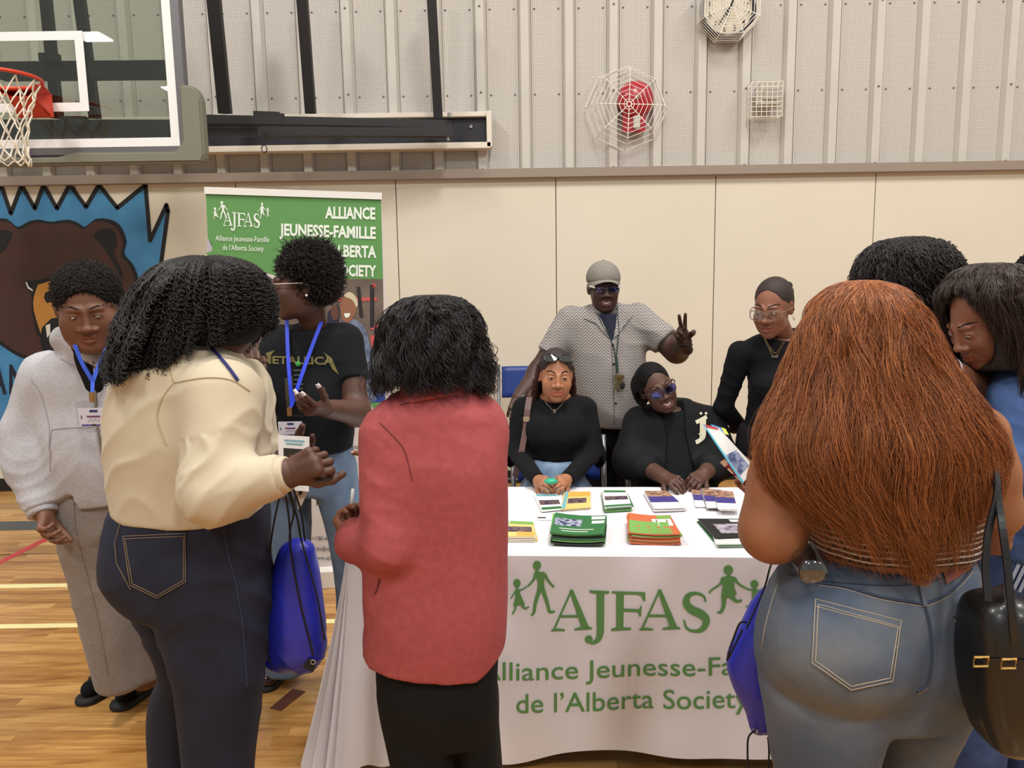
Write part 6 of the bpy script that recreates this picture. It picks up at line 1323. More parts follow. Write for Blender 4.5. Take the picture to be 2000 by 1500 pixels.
# ======== woman in cream sweatshirt, back to the camera ========
def mass(name, rows, mt, par, q=.93, h=.007, sub=(), n=2.2, amp=.004): return sobj(name, push(sdf([Lo(lerp_rows(rows, q), k=.02, n=n)] + list(sub), h), lambda z: lump(z, 26, amp)), mt, par)
e = empty('person', (at(400, 1500, 1.95).x, 1.95, 0), 'woman with black twist hair in cream sweatshirt and dark blue jeans seen from behind', 'person')
hc = p(432, 612, 1.92); hR = rot(138, 38, 0); nb = p(372, 700, 1.90)
tor = [Lo(px_rows([(655, 300, 400, 1.90, .07), (675, 266, 440, 1.89, .10), (710, 238, 480, 1.88, .13), (760, 224, 506, 1.88, .15), (820, 217, 522, 1.88, .165), (880, 217, 524, 1.88, .165), (940, 224, 520, 1.88, .16), (985, 232, 522, 1.88, .16), (1030, 236, 512, 1.88, .155)]), k=.03)]
sA = p(436, 775, 1.78); eA = p(420, 958, 1.68); wA = p(566, 924, 1.66); sB = p(470, 760, 2.02); eB = p(500, 900, 2.08); wB = p(548, 902, 2.02)
legs = [Lo(px_rows([(975, 226, 522, 1.88, .15), (1040, 212, 524, 1.88, .165), (1090, 208, 524, 1.88, .175), (1140, 224, 524, 1.88, .165), (1180, 262, 524, 1.88, .15)]), k=.04)] + \
       [Lo(px_rows([(1130, 280, 524, 1.86, .13), (1230, 318, 522, 1.85, .125), (1320, 344, 514, 1.84, .11), (1400, 354, 506, 1.84, .10), (1500, 364, 494, 1.84, .095), (1800, 380, 500, 1.86, .09)]), k=.03), Lo(px_rows([(1130, 240, 380, 1.96, .12), (1230, 290, 410, 1.98, .11), (1310, 316, 420, 1.99, .10), (1345, 302, 410, 2.0, .095), (1500, 298, 392, 2.02, .09), (1740, 300, 390, 2.04, .085)]), k=.02)]
h1 = hand(wA, p(612, 902, 1.63), (-.15, .95, -.35), -1, curl=((1.0, 1.2, .8), (1.15, 1.3, .8), (1.25, 1.3, .8), (1.35, 1.3, .8)), thumb=(.9, .6), s=.98)
h2 = hand(wB, p(585, 895, 1.98), (0, -.6, .8), -1, curl=(.3, .4, .4, .5), thumb=(.6, .3))
hd = head(dict(size=1.0), hc, hR, nb, nr=.05, h=.004)
body(e, tor + legs, [hd, h1[:2], h2[:2], sdf(chain([eA * .3 + wA * .7, wA], [.040, .034], .02) + chain([eB * .3 + wB * .7, wB], [.038, .030], .02), .006)], sk_dark)
m_crm = mat('cream cotton fleece', (190, 176, 150), .9, bump=(500, .18, .001), sheen=.1)
sl = chain([sA, eA], [.092, .074], .05) + [Fl(eA, wA - (wA - eA) * .10, .074, .046, .04)] + chain([sB, eB], [.085, .066], .05) + [Fl(eB, wB - (wB - eB) * .1, .066, .046, .04)]
def crmf(q):
    d = (wA - eA) / np.linalg.norm(wA - eA); t = (q - eA) @ d; dist = np.linalg.norm(q - eA - t[:, None] * d, axis=1); near = (dist < .13) & (t > -.05); f1 = folds(q, d + A3((0, 0, .5)), 62, .010, 2, .8, 5) * near
    return f1 + folds(q, (.8, .3, .35), 34, .0065, 5) + folds(q, (-.4, .2, 1), 30, .006, 11, g=5) + lump(q, 8, .003)
sw = sobj('sweatshirt', push(sdf(tor + sl + [Cp(p(330, 668, 1.90), p(415, 690, 1.94), .062, .06, .03), Cut(p(360, 1003, 1.85), (-.06, 0, -1), .5)], .0065), crmf), m_crm, e)
sobj('hem_band', sdf([Lo(px_rows([(990, 232, 512, 1.88, .158), (1028, 226, 516, 1.88, .158)]), k=.02), Cut(p(360, 992, 1.85), (.10, 0, 1)), Cut(p(360, 1014, 1.85), (-.10, 0, -1))], .006), m_crm, e)
sobj('cuff', sdf([Cp(wA - (wA - eA) * .12, wA - (wA - eA) * .02, .041, .040, .01), Cut(wA - (wA - eA) * .01, wA - eA), Cut(wA - (wA - eA) * .16, eA - wA)], .004), m_crm, e)
b = on_mesh(sw); m_cs = mat('cream seam', (176, 154, 118), .9)
line_on(b, [(328, 668), (330, 710), (340, 745)], m_cs, sw, .0016, 'seam'); line_on(b, [(340, 748), (400, 738), (450, 742), (488, 764)], m_cs, sw, .0016, 'seam'); line_on(b, [(338, 750), (316, 780), (308, 820), (326, 870)], m_cs, sw, .0016, 'seam')
m_nav = mat('dark indigo denim', (15, 18, 36), .85, var=(10, (22, 27, 50), .4, .75), bump=(900, .25, .001))
jn = sobj('jeans', push(sdf(legs + [Cut((0, 0, .05), (0, 0, -1))], .008), lambda q: folds(q, (.3, .2, 1), 30, .006, 3) + folds(q, (1, .4, .1), 16, .005, 8, g=2.5)), m_nav, e)
b = on_mesh(jn); patch_on(b, [(242, 1047), (362, 1041), (363, 1136), (308, 1167), (256, 1142)], m_nav, jn, 'back_pocket', .003, 10); m_sti = mat('gold stitching', (134, 110, 76), .8)
for pts in ([(242, 1047), (362, 1041), (363, 1136), (308, 1167), (256, 1142), (242, 1047)], [(245, 1052), (359, 1047), (359, 1133), (308, 1162), (260, 1139), (246, 1052)], [(228, 990), (238, 1012), (280, 1008), (330, 1000)], [(239, 1014), (226, 1060), (230, 1100), (256, 1150)]): line_on(b, pts, m_sti, jn, .0008, 'stitching', curved=False, lift=.0036)
line_on(b, [(436, 1036), (446, 1085), (462, 1150), (474, 1230), (482, 1340)], mat('navy seam', (44, 54, 84), .85), jn, .0014, 'side_seam')
for hx, Y_ in ((430, 1.84), (345, 2.02)): a = A3((at(hx, 1500, Y_).x, Y_ - .04, 0)); shoe(e, a, a + A3((.12, .22, 0)), m_sole, m_sole)
rows = px_rows([(499, 372, 428, 1.90, .03), (510, 332, 470, 1.90, .075), (535, 294, 506, 1.90, .11), (580, 270, 528, 1.90, .13), (630, 254, 534, 1.90, .14), (680, 240, 532, 1.89, .14), (735, 224, 520, 1.87, .13)])
hm = mass('hair', px_rows([(499, 372, 428, 1.90, .03), (510, 332, 470, 1.90, .075), (535, 294, 506, 1.90, .11), (580, 272, 524, 1.90, .13), (630, 268, 524, 1.90, .135), (672, 300, 506, 1.90, .12)]), m_hcap, e, .93)
ef = lambda T: 1 - .30 * np.clip(np.cos(T + .2), -.15, 1) ** 1
S1 = mane(rows, 4200, 72, t0=(0, .30), t1=(.78, .98), rr=(.90, 1.02), wave=(.004, 3, .012), curl=(.0048, 26), clump=420, seed=3, endf=ef)
twist_mat = hairmat('black twists', (12, 10, 10), (28, 22, 20), .4); strands('twists', S1, .0016, twist_mat, hm)
S1 = mane(px_rows([(499, 372, 428, 1.90, .03), (512, 330, 470, 1.90, .075), (560, 274, 500, 1.88, .12), (620, 246, 480, 1.86, .12), (690, 222, 440, 1.83, .12), (740, 214, 400, 1.82, .12)]), 420, 72, th=(2.6, 4.5), t0=(.15, .4), t1=(.82, 1.), rr=(.86, 1.04), wave=(.006, 3, .012), curl=(.006, 22), clump=46, seed=9); strands('twists', S1, .0018, twist_mat, hm)
el = empty('lanyard', tuple(p(450, 720, 1.8)), 'dark blue lanyard cord at the neck of the woman in the cream sweatshirt', 'lanyard'); b = on_mesh(sw)
q = [hit(b, x, y, .003) for x, y in curve2([(412, 680), (430, 700), (448, 722), (464, 744)], 6)]; q = [x for x in q if x]; MB().tube(q, .004, 6).obj('cord', mat('navy ribbon', (26, 34, 96), .5), el)
# leaflets in her hands
def leaflet(name, label, px, mt, decs=(), th=.0015, cat='leaflet', fold=None):
    pts = [p(*q) for q in px]; n = np.cross(pts[1] - pts[0], pts[2] - pts[0]); n /= np.linalg.norm(n); n = n if n[1] < 0 else -n
    o = MB().prism([Vector(q) for q in pts], Vector(-n * th)).obj(name, mt, None); tag(o, label, cat)
    for (a, b_, c, d, m2) in decs:
        f = lambda u, v: pts[0] * (1 - u) * (1 - v) + pts[1] * u * (1 - v) + pts[2] * u * v + pts[3] * (1 - u) * v
        MB().grid(lambda u, v: Vector(f(a + (b_ - a) * u, c + (d - c) * v) + n * .0008), 2, 2).obj('print', m2, o, recalc=False)
    return o
tq = mat('teal print', (120, 170, 190), .5); dkp = mat('dark photo print', (44, 36, 34), .5)
leaflet('leaflet', 'white leaflet with pale teal lines and a dark photo held by the woman in cream', [(543, 849, 1.93), (604, 853, 1.92), (603, 960, 1.86), (546, 956, 1.87)], wh, [(.2, .85, .08, .11, tq), (.25, .8, .14, .17, tq), (.17, .87, .24, .5, dkp), (.36, .5, .34, .42, mat('amber glow print', (200, 160, 96), .5))])
leaflet('leaflet', 'folded white leaflet pointing down from the hand of the woman in cream', [(570, 930, 1.90), (612, 928, 1.88), (590, 985, 1.88), (582, 996, 1.88)], mat('warm white paper', (220, 206, 194), .6), [(.3, .6, .1, .6, dkp)])
# blue drawstring bag hanging from her arm
m_bag = mat('royal blue polyester', (34, 44, 168), .38, bump=(60, .15, .003), coat=.1); m_bcord = mat('black cord', (16, 15, 17), .7)
bg = empty('drawstring_bag', tuple(p(580, 1060, 1.9)), 'royal blue drawstring bag with black cords hanging beside the dark jeans', 'bag')
sobj('pouch', push(sdf([Lo(px_rows([(1050, 563, 602, 1.93, .02), (1062, 552, 610, 1.93, .032), (1100, 536, 620, 1.93, .05), (1170, 526, 630, 1.93, .062), (1240, 520, 637, 1.93, .06), (1285, 522, 634, 1.93, .045), (1312, 528, 612, 1.93, .02)]), k=.01, n=2.1), Cp(p(530, 1296, 1.93), p(606, 1306, 1.93), .012, .012, .02)], .0045), lambda q: folds(q, (1, 0, .12), 60, .005, 3, .9, 6) + folds(q, (.4, 0, 1), 46, .004, 6)), m_bag, bg)
for pts in ([(556, 956, 1.82), (563, 1000, 1.87), (568, 1055, 1.90)], [(566, 954, 1.82), (574, 1000, 1.86), (566, 1055, 1.88), (585, 1170, 1.865), (612, 1280, 1.88)], [(562, 956, 1.83), (580, 1010, 1.86), (590, 1060, 1.88), (618, 1160, 1.865), (634, 1250, 1.89)], [(548, 960, 1.83), (532, 1040, 1.88), (524, 1130, 1.90), (526, 1290, 1.90)], [(572, 952, 1.84), (588, 1000, 1.87), (596, 1056, 1.90)]): MB().tube([Vector(p(*q)) for q in [tuple(c) for c in curve2(pts, 6)]], .0026, 6).obj('cord', m_bcord, bg)
MB().prism([Vector(p(*q)) for q in ((592, 1302, 1.885), (612, 1312, 1.885), (618, 1292, 1.885), (602, 1284, 1.885))], (0, -.003, 0)).obj('corner_patch', m_bcord, bg); q = p(611, 1293, 1.878); MB().tube([Vector(q + A3((math.cos(t) * .006, 0, math.sin(t) * .006))) for t in np.linspace(0, 6.28, 13)[:-1]], .0018, 6, True).obj('eyelet', m_chr, bg)

# ======== woman in the dusty red blazer ========
e = empty('person', (at(860, 1500, 1.8).x, 1.8, 0), 'woman with wavy black bob in dusty red blazer and black trousers seen from behind', 'person')
hc = p(840, 690, 1.80); hR = rot(-165, 16, 0); nb = p(850, 760, 1.78)
tor = [Lo(px_rows([(742, 800, 905, 1.78, .06), (762, 770, 940, 1.78, .085), (790, 738, 968, 1.77, .11), (830, 712, 983, 1.77, .125), (900, 706, 990, 1.76, .135), (1000, 706, 991, 1.76, .13), (1100, 708, 991, 1.77, .14), (1200, 712, 991, 1.78, .155), (1280, 712, 985, 1.79, .155), (1345, 722, 972, 1.80, .15)]), k=.03)]
sA = p(766, 850, 1.73); eA = p(762, 1062, 1.67); wA = p(684, 1056, 1.80); sB = p(932, 842, 1.78); eB = p(922, 1000, 1.92); wB = p(762, 908, 2.08)
legs = [Lo(px_rows([(1230, 735, 978, 1.80, .14), (1330, 738, 972, 1.80, .145), (1380, 744, 974, 1.81, .135), (1430, 756, 970, 1.82, .11)]), k=.05), Lo(px_rows([(1330, 738, 890, 1.80, .12), (1420, 752, 892, 1.81, .115), (1500, 768, 894, 1.82, .11), (1760, 790, 900, 1.84, .10)]), k=.01), Lo(px_rows([(1330, 876, 972, 1.83, .11), (1420, 886, 976, 1.84, .105), (1500, 892, 982, 1.86, .10), (1760, 900, 985, 1.88, .095)]), k=.01)]
h1 = hand(wA, p(668, 1008, 1.88), (.3, .5, 1), 1, curl=((.8, .9, .5), (.9, 1., .6), (1., 1., .6), (1.1, 1., .6)), thumb=(.8, .5), s=.92)
h2 = hand(wB, p(718, 900, 2.10), (.1, .5, -1), -1, curl=((.1, .15, .1), (1.1, 1.2, .8), (1.2, 1.2, .8), (1.2, 1.2, .8)), thumb=(.7, .4), s=.92)
hd = head(dict(size=.97), hc, hR, nb, nr=.045, h=.004)
body(e, tor + [Cut(p(850, 1190, 1.8), (0, 0, -1))] + legs, [hd, h1[:2], h2[:2], sdf(chain([eA * .3 + wA * .7, wA], [.038, .030], .02) + chain([eB * .3 + wB * .7, wB], [.034, .028], .02), .006)], sk_mid)
nails(h2[2], h2[3], e, mat('pink nail', (214, 170, 156), .3), .008, (0, 4))
m_blz = mat('dusty red linen', (162, 74, 74), .88, bump=(620, .22, .001), var=(60, (155, 69, 70), .4, .6))
def blzf(q):
    t = np.clip((p(0, 1150, 1.77)[2] - q[:, 2]) * 4, 0, 1); return folds(q, (.45, 0, 1), 40, .006, 4, .5, 4) + folds(q, (1, 0, -.35), 26, .007, 9, g=4) + lump(q, 7, .003) + folds(q, (.2, .5, 1), 60, .004, 21) * (q[:, 0] < p(790, 1000, 1.75)[0])
sl = chain([sA, eA], [.076, .068], .025) + [Fl(eA, wA - (wA - eA) * .08, .066, .056, .02)] + chain([sB, eB], [.072, .055], .03) + [Fl(eB, wB - (wB - eB) * .2, .055, .042, .03)]
bz = sobj('blazer', push(sdf(tor + sl + [Cut(p(850, 1330, 1.66), (-.10, 0, -1)), Cut(p(960, 1300, 1.70), (.75, 0, -1)), Cut(p(722, 1310, 1.7), (-.9, 0, -1))], .0065), blzf), m_blz, e)
for s_ in (-1,): pass
b = on_mesh(bz)
# collar
cR = px_rows([(738, 800, 900, 1.775, .055), (756, 786, 916, 1.775, .075), (778, 772, 922, 1.77, .105)])
g_ = push(sdf([Lo(cR, k=.01), Sub(Cp(p(850, 700, 1.79), p(850, 752, 1.785), .050, .054, .01)), Cut(p(850, 773, 1.66), (.20, -.35, -1))], .005, .004), lambda q: q[:, 0] * 0); sobj('collar', g_, m_blz, e)
line_on(b, [(782, 792), (830, 778), (880, 768), (930, 758)], mat('dark blazer seam', (96, 36, 38), .9), e, .0015, 'seam'); line_on(b, [(742, 826), (766, 850), (790, 880), (806, 940)], MATS['dark blazer seam'], e, .001, 'seam'); line_on(b, [(742, 1130), (738, 1148), (733, 1160)], MATS['dark blazer seam'], e, .002, 'vent')  # seams and vent drawn as darker red lines
sobj('trousers', push(sdf(legs + [Cut((0, 0, .04), (0, 0, -1))], .008), lambda q: folds(q, (1, 0, .1), 14, .005, 3, g=2)), m_bkt, e)
for hx in (835, 935): a = A3((at(hx, 1500, 1.82).x, 1.78, 0)); shoe(e, a, a + A3((-.05, .24, 0)), m_sole, m_sole)
rL = px_rows([(576, 838, 850, 1.80, .008), (581, 812, 878, 1.80, .045), (594, 786, 904, 1.80, .078), (625, 760, 928, 1.80, .10), (680, 742, 946, 1.79, .115), (730, 734, 956, 1.78, .12), (770, 730, 966, 1.77, .12)])
hm = mass('hair', px_rows([(577, 824, 862, 1.80, .02), (584, 796, 892, 1.80, .055), (602, 772, 916, 1.80, .085), (635, 756, 930, 1.80, .105), (680, 748, 938, 1.79, .11), (735, 760, 930, 1.78, .10)]), m_hcap, e, .93)
ml = hairmat('soft black hair', (13, 12, 13), (36, 30, 30), .3)
st_ = mane(rL, 6500, 40, t0=(0, .12), t1=(.80, 1.), rr=(.90, 1.03), wave=(.010, 2.6, .012), curl=(.008, 3.2), clump=170, seed=11, endf=lambda T: 1 - .09 * np.clip(-np.sin(T), 0, 1) ** 2); strands('locks', st_, .0009, ml, hm)
st_ = mane(rL, 240, 30, t0=(0, .12), t1=(.9, 1.04), rr=(.98, 1.12), wave=(.012, 2.2, .02), curl=(.008, 3), clump=40, seed=12); strands('locks', st_, .0007, ml, hm)
tag(MB().tube([Vector(p(689, 955, 1.93)), Vector(p(685, 1002, 1.93))], .0042, 8).tube([Vector(p(685, 1002, 1.93)), Vector(p(684, 1010, 1.93))], [.0042, .001], 8).obj('pen', mat('white plastic pen', (214, 214, 206), .3), None, True), 'white pen held upright in the hand below the red sleeve', 'pen')

# ======== red haired woman in striped top ========
e = empty('person', (at(1700, 1500, 1.65).x, 1.66, 0), 'woman with long copper red hair in striped top and light jeans seen from behind', 'person')
hc = p(1686, 668, 1.68); hR = rot(-178, 14, 0); nb = p(1720, 770, 1.66)
tor = [Lo(px_rows([(760, 1650, 1800, 1.66, .06), (785, 1590, 1880, 1.66, .085), (815, 1558, 1925, 1.66, .10), (860, 1556, 1936, 1.65, .12), (930, 1570, 1930, 1.64, .13), (1000, 1584, 1908, 1.64, .13), (1060, 1590, 1896, 1.64, .13), (1110, 1588, 1892, 1.64, .13)]), k=.03)]
sA = p(1562, 850, 1.63); eA = p(1510, 1034, 1.60); wA = p(1496, 968, 1.92); sB = p(1908, 850, 1.65); eB = p(1945, 1000, 1.64); wB = p(1945, 1060, 1.86)
arms = chain([sA, (sA * .5 + eA * .5), eA, wA], [.074, .071, .062, .034], .05) + chain([sB, (sB + eB) / 2, eB, wB], [.066, .058, .046, .032], .04)
hips = [Lo(px_rows([(1082, 1568, 1892, 1.64, .13), (1120, 1530, 1897, 1.64, .145), (1160, 1508, 1902, 1.64, .155), (1210, 1488, 1906, 1.64, .16), (1270, 1480, 1908, 1.64, .16), (1330, 1490, 1905, 1.65, .15), (1380, 1502, 1890, 1.66, .14)]), k=.03), El(p(1648, 1262, 1.545), (.150, .125, .135), k=.06), El(p(1846, 1255, 1.575), (.10, .105, .125), k=.05)]
legs = [Lo(px_rows([(1330, 1492, 1730, 1.63, .15), (1400, 1502, 1718, 1.63, .14), (1460, 1510, 1702, 1.64, .13), (1520, 1520, 1694, 1.65, .12), (1900, 1560, 1700, 1.68, .10)]), k=.015), Lo(px_rows([(1330, 1716, 1900, 1.70, .13), (1400, 1712, 1866, 1.71, .12), (1460, 1704, 1840, 1.72, .11), (1520, 1700, 1826, 1.73, .11), (1860, 1715, 1820, 1.75, .09)]), k=.015)]
h1 = hand(wA, p(1478, 950, 1.98), (-.6, .3, .6), 1, curl=(.6, .7, .7, .8), thumb=(.7, .4)); h2 = hand(wB, p(1930, 1060, 1.95), (-.8, 0, .5), 1, curl=(.8, .8, .8, .9), thumb=(.7, .4))
hd = head(dict(size=.98), hc, hR, nb, nr=.048, h=.004)
body(e, hips + legs, [hd, h1[:2], h2[:2], sdf(arms, .006), sdf(tor, .009, -.012)], sk_arm)
m_str = mat('black and white stripes', (20, 20, 20), .8); N = m_str.node_tree.nodes; L = m_str.node_tree.links; tcn = [n for n in N if n.type == 'TEX_COORD'][0]
sx = N.new('ShaderNodeSeparateXYZ'); L.new(tcn.outputs['Object'], sx.inputs[0])
wv_ = N.new('ShaderNodeTexNoise'); wv_.inputs['Scale'].default_value = 5; L.new(tcn.outputs['Object'], wv_.inputs['Vector'])
zz = mth('MULTIPLY', mth('ADD', sx.outputs[2], mth('MULTIPLY', wv_.outputs[0], .02)), 1 / .0128); st = mth('GREATER_THAN', mth('FRACT', zz), .68)
mx = N.new('ShaderNodeMix'); mx.data_type = 'RGBA'; mx.inputs[6].default_value = (*srgb((22, 20, 22)), 1); mx.inputs[7].default_value = (*srgb((214, 204, 196)), 1); L.new(st, mx.inputs[0]); L.new(mx.outputs[2], N['Principled BSDF'].inputs['Base Color'])
tpc = [Sub(El(sA + A3((-.045, 0, .01)), (.082, .2, .12), k=.01)), Sub(El(sB + A3((.045, 0, .0)), (.070, .2, .115), k=.01)), Cut(p(1740, 1116, 1.5), (0, -.0, -1)), Cut(p(1740, 800, 1.6), (0, 0, 1))]
tp_ = sobj('striped_top', push(sdf(tor + tpc, .006, .004), lambda q: folds(q, (.3, 0, 1), 40, .005, 3) + folds(q, (1, 0, .2), 26, .004, 6)), m_str, e)
g = MB()
for k in range(26):     # ruffle at the right armhole
    pass
g.grid(lambda u, v: Vector(p(1898 + 34 * math.sin(u * 2.6) + v * 26, 850 + u * 160, 1.56)) + Vector((.004 * math.sin(u * 42) * v, -.012 * math.sin(u * 42) * v + .03 * v, 0)), 60, 6); g.obj('ruffle', m_str, e, True, recalc=False)
m_djean = mat('washed mid blue denim', (76, 87, 104), .85, var=(5, (112, 114, 114), .42, .72), bump=(900, .3, .001))
jn = sobj('jeans', push(sdf(hips + legs + [Cut(p(1740, 1092, 1.5), (0, -.1, 1)), Cut((0, 0, .05), (0, 0, -1))], .0065, .002), lambda q: folds(q, (.15, .2, 1), 34, .006, 3, g=5) * np.clip((p(0, 1330, 1.6)[2] - q[:, 2]) * 8 + .25, .15, 1) + folds(q, (1, 0, .2), 18, .003, 8)), m_djean, e)
b = on_mesh(jn); patch_on(b, [(1594, 1172), (1758, 1213), (1755, 1230), (1741, 1328), (1662, 1345), (1588, 1294)], m_djean, jn, 'back_pocket', .0035, 10); b = on_mesh(jn); m_st2 = mat('pale stitching', (176, 160, 138), .8); m_ds = mat('dark denim seam', (52, 62, 80), .85)
for pts in ([(1594, 1172), (1758, 1213), (1755, 1230), (1741, 1328), (1662, 1345), (1588, 1294), (1594, 1172)], [(1600, 1182), (1752, 1224), (1736, 1322), (1662, 1338), (1594, 1290), (1600, 1182)], [(1594, 1186), (1756, 1228)]): line_on(b, pts, m_st2, jn, .0010, 'stitching', curved=False, lift=.0042)
for pts in ([(1596, 1138), (1650, 1146), (1720, 1166), (1806, 1180)], [(1806, 1180), (1850, 1160), (1880, 1134), (1898, 1112)], [(1806, 1184), (1816, 1230), (1818, 1290), (1810, 1336), (1790, 1350)]):
    line_on(b, pts, m_ds, jn, .0035, 'seam'); line_on(b, [(x + 1, y + 5) for x, y in pts], m_st2, jn, .0008, 'stitching')
line_on(b, [(1524, 1130), (1508, 1175), (1494, 1230), (1488, 1270)], m_st2, jn, .001, 'stitching'); line_on(b, [(1745, 1144), (1800, 1140), (1840, 1130)], m_ds, jn, .0015, 'waist_seam'); line_on(b, [(1540, 1122), (1600, 1134), (1690, 1142), (1750, 1144)], m_ds, jn, .0015, 'waist_seam')
line_on(b, [(1864, 1208), (1874, 1250), (1882, 1290), (1888, 1325)], m_st2, jn, .0010, 'stitching'); line_on(b, [(1862, 1206), (1885, 1204), (1912, 1198)], m_ds, jn, .004, 'pocket_edge')
patch_on(b, [(1786, 1104), (1794, 1104), (1808, 1182), (1800, 1184)], m_djean, jn, 'belt_loop', .006, 8); patch_on(b, [(1838, 1098), (1886, 1094), (1893, 1114), (1846, 1142)], mat('tan brown leather patch', (128, 62, 42), .6), jn, 'leather_patch', .005, 8)
for hx, Y_ in ((1625, 1.66), (1765, 1.74)): a = A3((at(hx, 1500, Y_).x, Y_ - .04, 0)); shoe(e, a, a + A3((.0, .24, 0)), mat('white trainer'.replace(' ', ' '), (214, 212, 208), .6), MATS['white sole'])
rE = px_rows([(547, 1680, 1692, 1.665, .008), (552, 1654, 1718, 1.665, .04), (566, 1626, 1744, 1.66, .072), (594, 1600, 1772, 1.655, .098), (640, 1578, 1798, 1.65, .112), (700, 1556, 1822, 1.64, .125), (780, 1526, 1878, 1.61, .13), (860, 1494, 1926, 1.585, .13), (940, 1512, 1918, 1.57, .12), (1020, 1580, 1892, 1.56, .11), (1100, 1640, 1872, 1.55, .10)])
m_rh = hairmat('copper hair', (84, 44, 26), (172, 104, 56), .42); m_rm = mat('copper hair mass', (84, 42, 24), .6, bump=(60, .8, .01), stretch=(6, 6, .5))
hm = mass('hair', px_rows([(551, 1672, 1702, 1.665, .02), (559, 1644, 1728, 1.66, .055), (582, 1610, 1762, 1.655, .088), (630, 1584, 1790, 1.65, .11), (700, 1566, 1812, 1.64, .12), (780, 1560, 1850, 1.62, .115), (850, 1570, 1870, 1.60, .105), (900, 1590, 1850, 1.59, .09)]), m_rm, e, .94)
ef = lambda T: 1 - .17 * np.clip(np.cos(T), 0, 1) ** 1.5 - .16 * np.clip(-np.cos(T), 0, 1) ** 1.5
st_ = mane(rE, 20000, 44, th=(math.pi * .95, math.pi * 2.05), t0=(0, .10), t1=(.76, 1.02), rr=(.86, 1.06), wave=(.011, 2.6, .012), curl=(.009, 2.8), clump=200, seed=21, endf=ef); strands('locks', st_, .00062, m_rh, hm)
st_ = mane(rE, 5000, 40, th=(0, 2 * math.pi), t0=(0, .12), t1=(.40, .62), rr=(.93, 1.02), wave=(.006, 2, .01), clump=200, seed=22); strands('locks', st_, .00075, m_rh, hm)
st_ = mane(rE, 1100, 36, th=(math.pi * 1.0, math.pi * 2.0), t0=(0, .3), t1=(.8, 1.02), rr=(.96, 1.10), wave=(.012, 3, .03), curl=(.010, 3), seed=23); strands('flyaway_hairs', st_, .00035, m_rh, hm)
# phone, bottle, leaflets, bags
q = [p(x, y, 1.545) for x, y in ((1897, 1200), (1905, 1150), (1924, 1144), (1922, 1205))]; ph = MB().prism([Vector(x) for x in q], (0, .009, 0)).obj('phone', mat('gold phone case', (170, 138, 96), .35, .3), None); tag(ph, 'phone in pale gold case sticking out of the jeans pocket', 'phone')
q = p(1911, 1158, 1.543); MB().box(q[0] - .006, q[0] + .006, q[1] - .002, q[1], q[2] - .003, q[2] + .003).obj('charging_port', m_mk, ph)
m_bot = glassmat('clear bottle plastic', (226, 232, 234), .16, .08); bt = empty('water_bottle', tuple(p(1578, 1095, 1.46)), 'clear plastic water bottle tucked under the bare elbow of the red haired woman', 'bottle')
A_ = Vector(p(1592, 1124, 1.465)); B_ = Vector(p(1556, 1056, 1.62)); ax = (B_ - A_).normalized(); prof = [(.010, 0), (.026, .004), (.031, .012)] + [(.031 - .0025 * (k % 2), .02 + .008 * k) for k in range(12)] + [(.029, .125), (.014, .16), (.012, .17)]
MB().lathe(A_, prof, ax, 20).obj('body', m_bot, bt, True); MB().lathe(A_ + ax * .17, [(.0145, 0), (.0145, .018)], ax, 16).obj('cap', mat('white bottle cap', (224, 224, 222), .5), bt)
leaflet('leaflet', 'white glossy leaflet with blue photo held out by the red haired woman', [(1372, 828, 2.08), (1404, 836, 2.05), (1474, 912, 1.95), (1450, 945, 1.95)], wh, [(.1, .9, .0, .06, C_('red mark', (190, 60, 60))), (.15, .85, .55, .9, C_('blue photo', (56, 70, 120), var=(60, (150, 160, 190), .4, .6))), (.0, .12, 0, 1, C_('cyan edge', (90, 180, 210)))])
leaflet('leaflet', 'leaflet with blue and lime corner behind the white leaflet held by the red haired woman', [(1388, 828, 2.10), (1417, 838, 2.07), (1424, 850, 2.05), (1396, 842, 2.08)], C_('blue', (36, 120, 170)), [(.7, 1, 0, 1, C_('lime', (200, 200, 70)))])
leaflet('leaflet', 'red and brown spined leaflet under the white one held by the red haired woman', [(1406, 903, 2.04), (1424, 890, 2.02), (1470, 932, 1.97), (1456, 950, 1.97)], C_('dark red', (130, 44, 56)), [(0, .5, 0, .2, C_('cream strip', (206, 170, 140))), (0, .5, .3, .5, C_('cream strip', (206, 170, 140))), (0, .5, .6, .8, C_('cream strip', (206, 170, 140)))])
bg = empty('drawstring_bag', tuple(p(1480, 1300, 1.78)), 'royal blue drawstring bag squeezed between the white tablecloth and the light jeans', 'bag')
sobj('pouch', push(sdf([Lo(px_rows([(1140, 1500, 1530, 1.80, .02), (1165, 1478, 1535, 1.80, .035), (1220, 1448, 1540, 1.80, .05), (1290, 1420, 1545, 1.80, .055), (1340, 1430, 1545, 1.80, .05), (1400, 1458, 1540, 1.80, .03), (1438, 1466, 1520, 1.80, .012)]), k=.01, n=2.1)], .0045), lambda q: folds(q, (1, 0, .5), 50, .007, 3, .5, 4) + folds(q, (.4, 0, 1), 40, .005, 6)), m_bag, bg)
for pts in ([(1512, 1085, 1.78), (1502, 1115, 1.76), (1492, 1150, 1.76), (1458, 1228, 1.74)], [(1458, 1215, 1.74), (1442, 1222, 1.735), (1420, 1290, 1.735), (1450, 1230, 1.735)], [(1474, 1426, 1.77), (1462, 1440, 1.765), (1460, 1470, 1.765), (1462, 1520, 1.765)], [(1500, 1440, 1.77), (1502, 1470, 1.765), (1500, 1520, 1.765)]): MB().tube([Vector(p(*q)) for q in [tuple(c) for c in curve2(pts, 6)]], .0024, 6).obj('cord', m_bcord, bg)
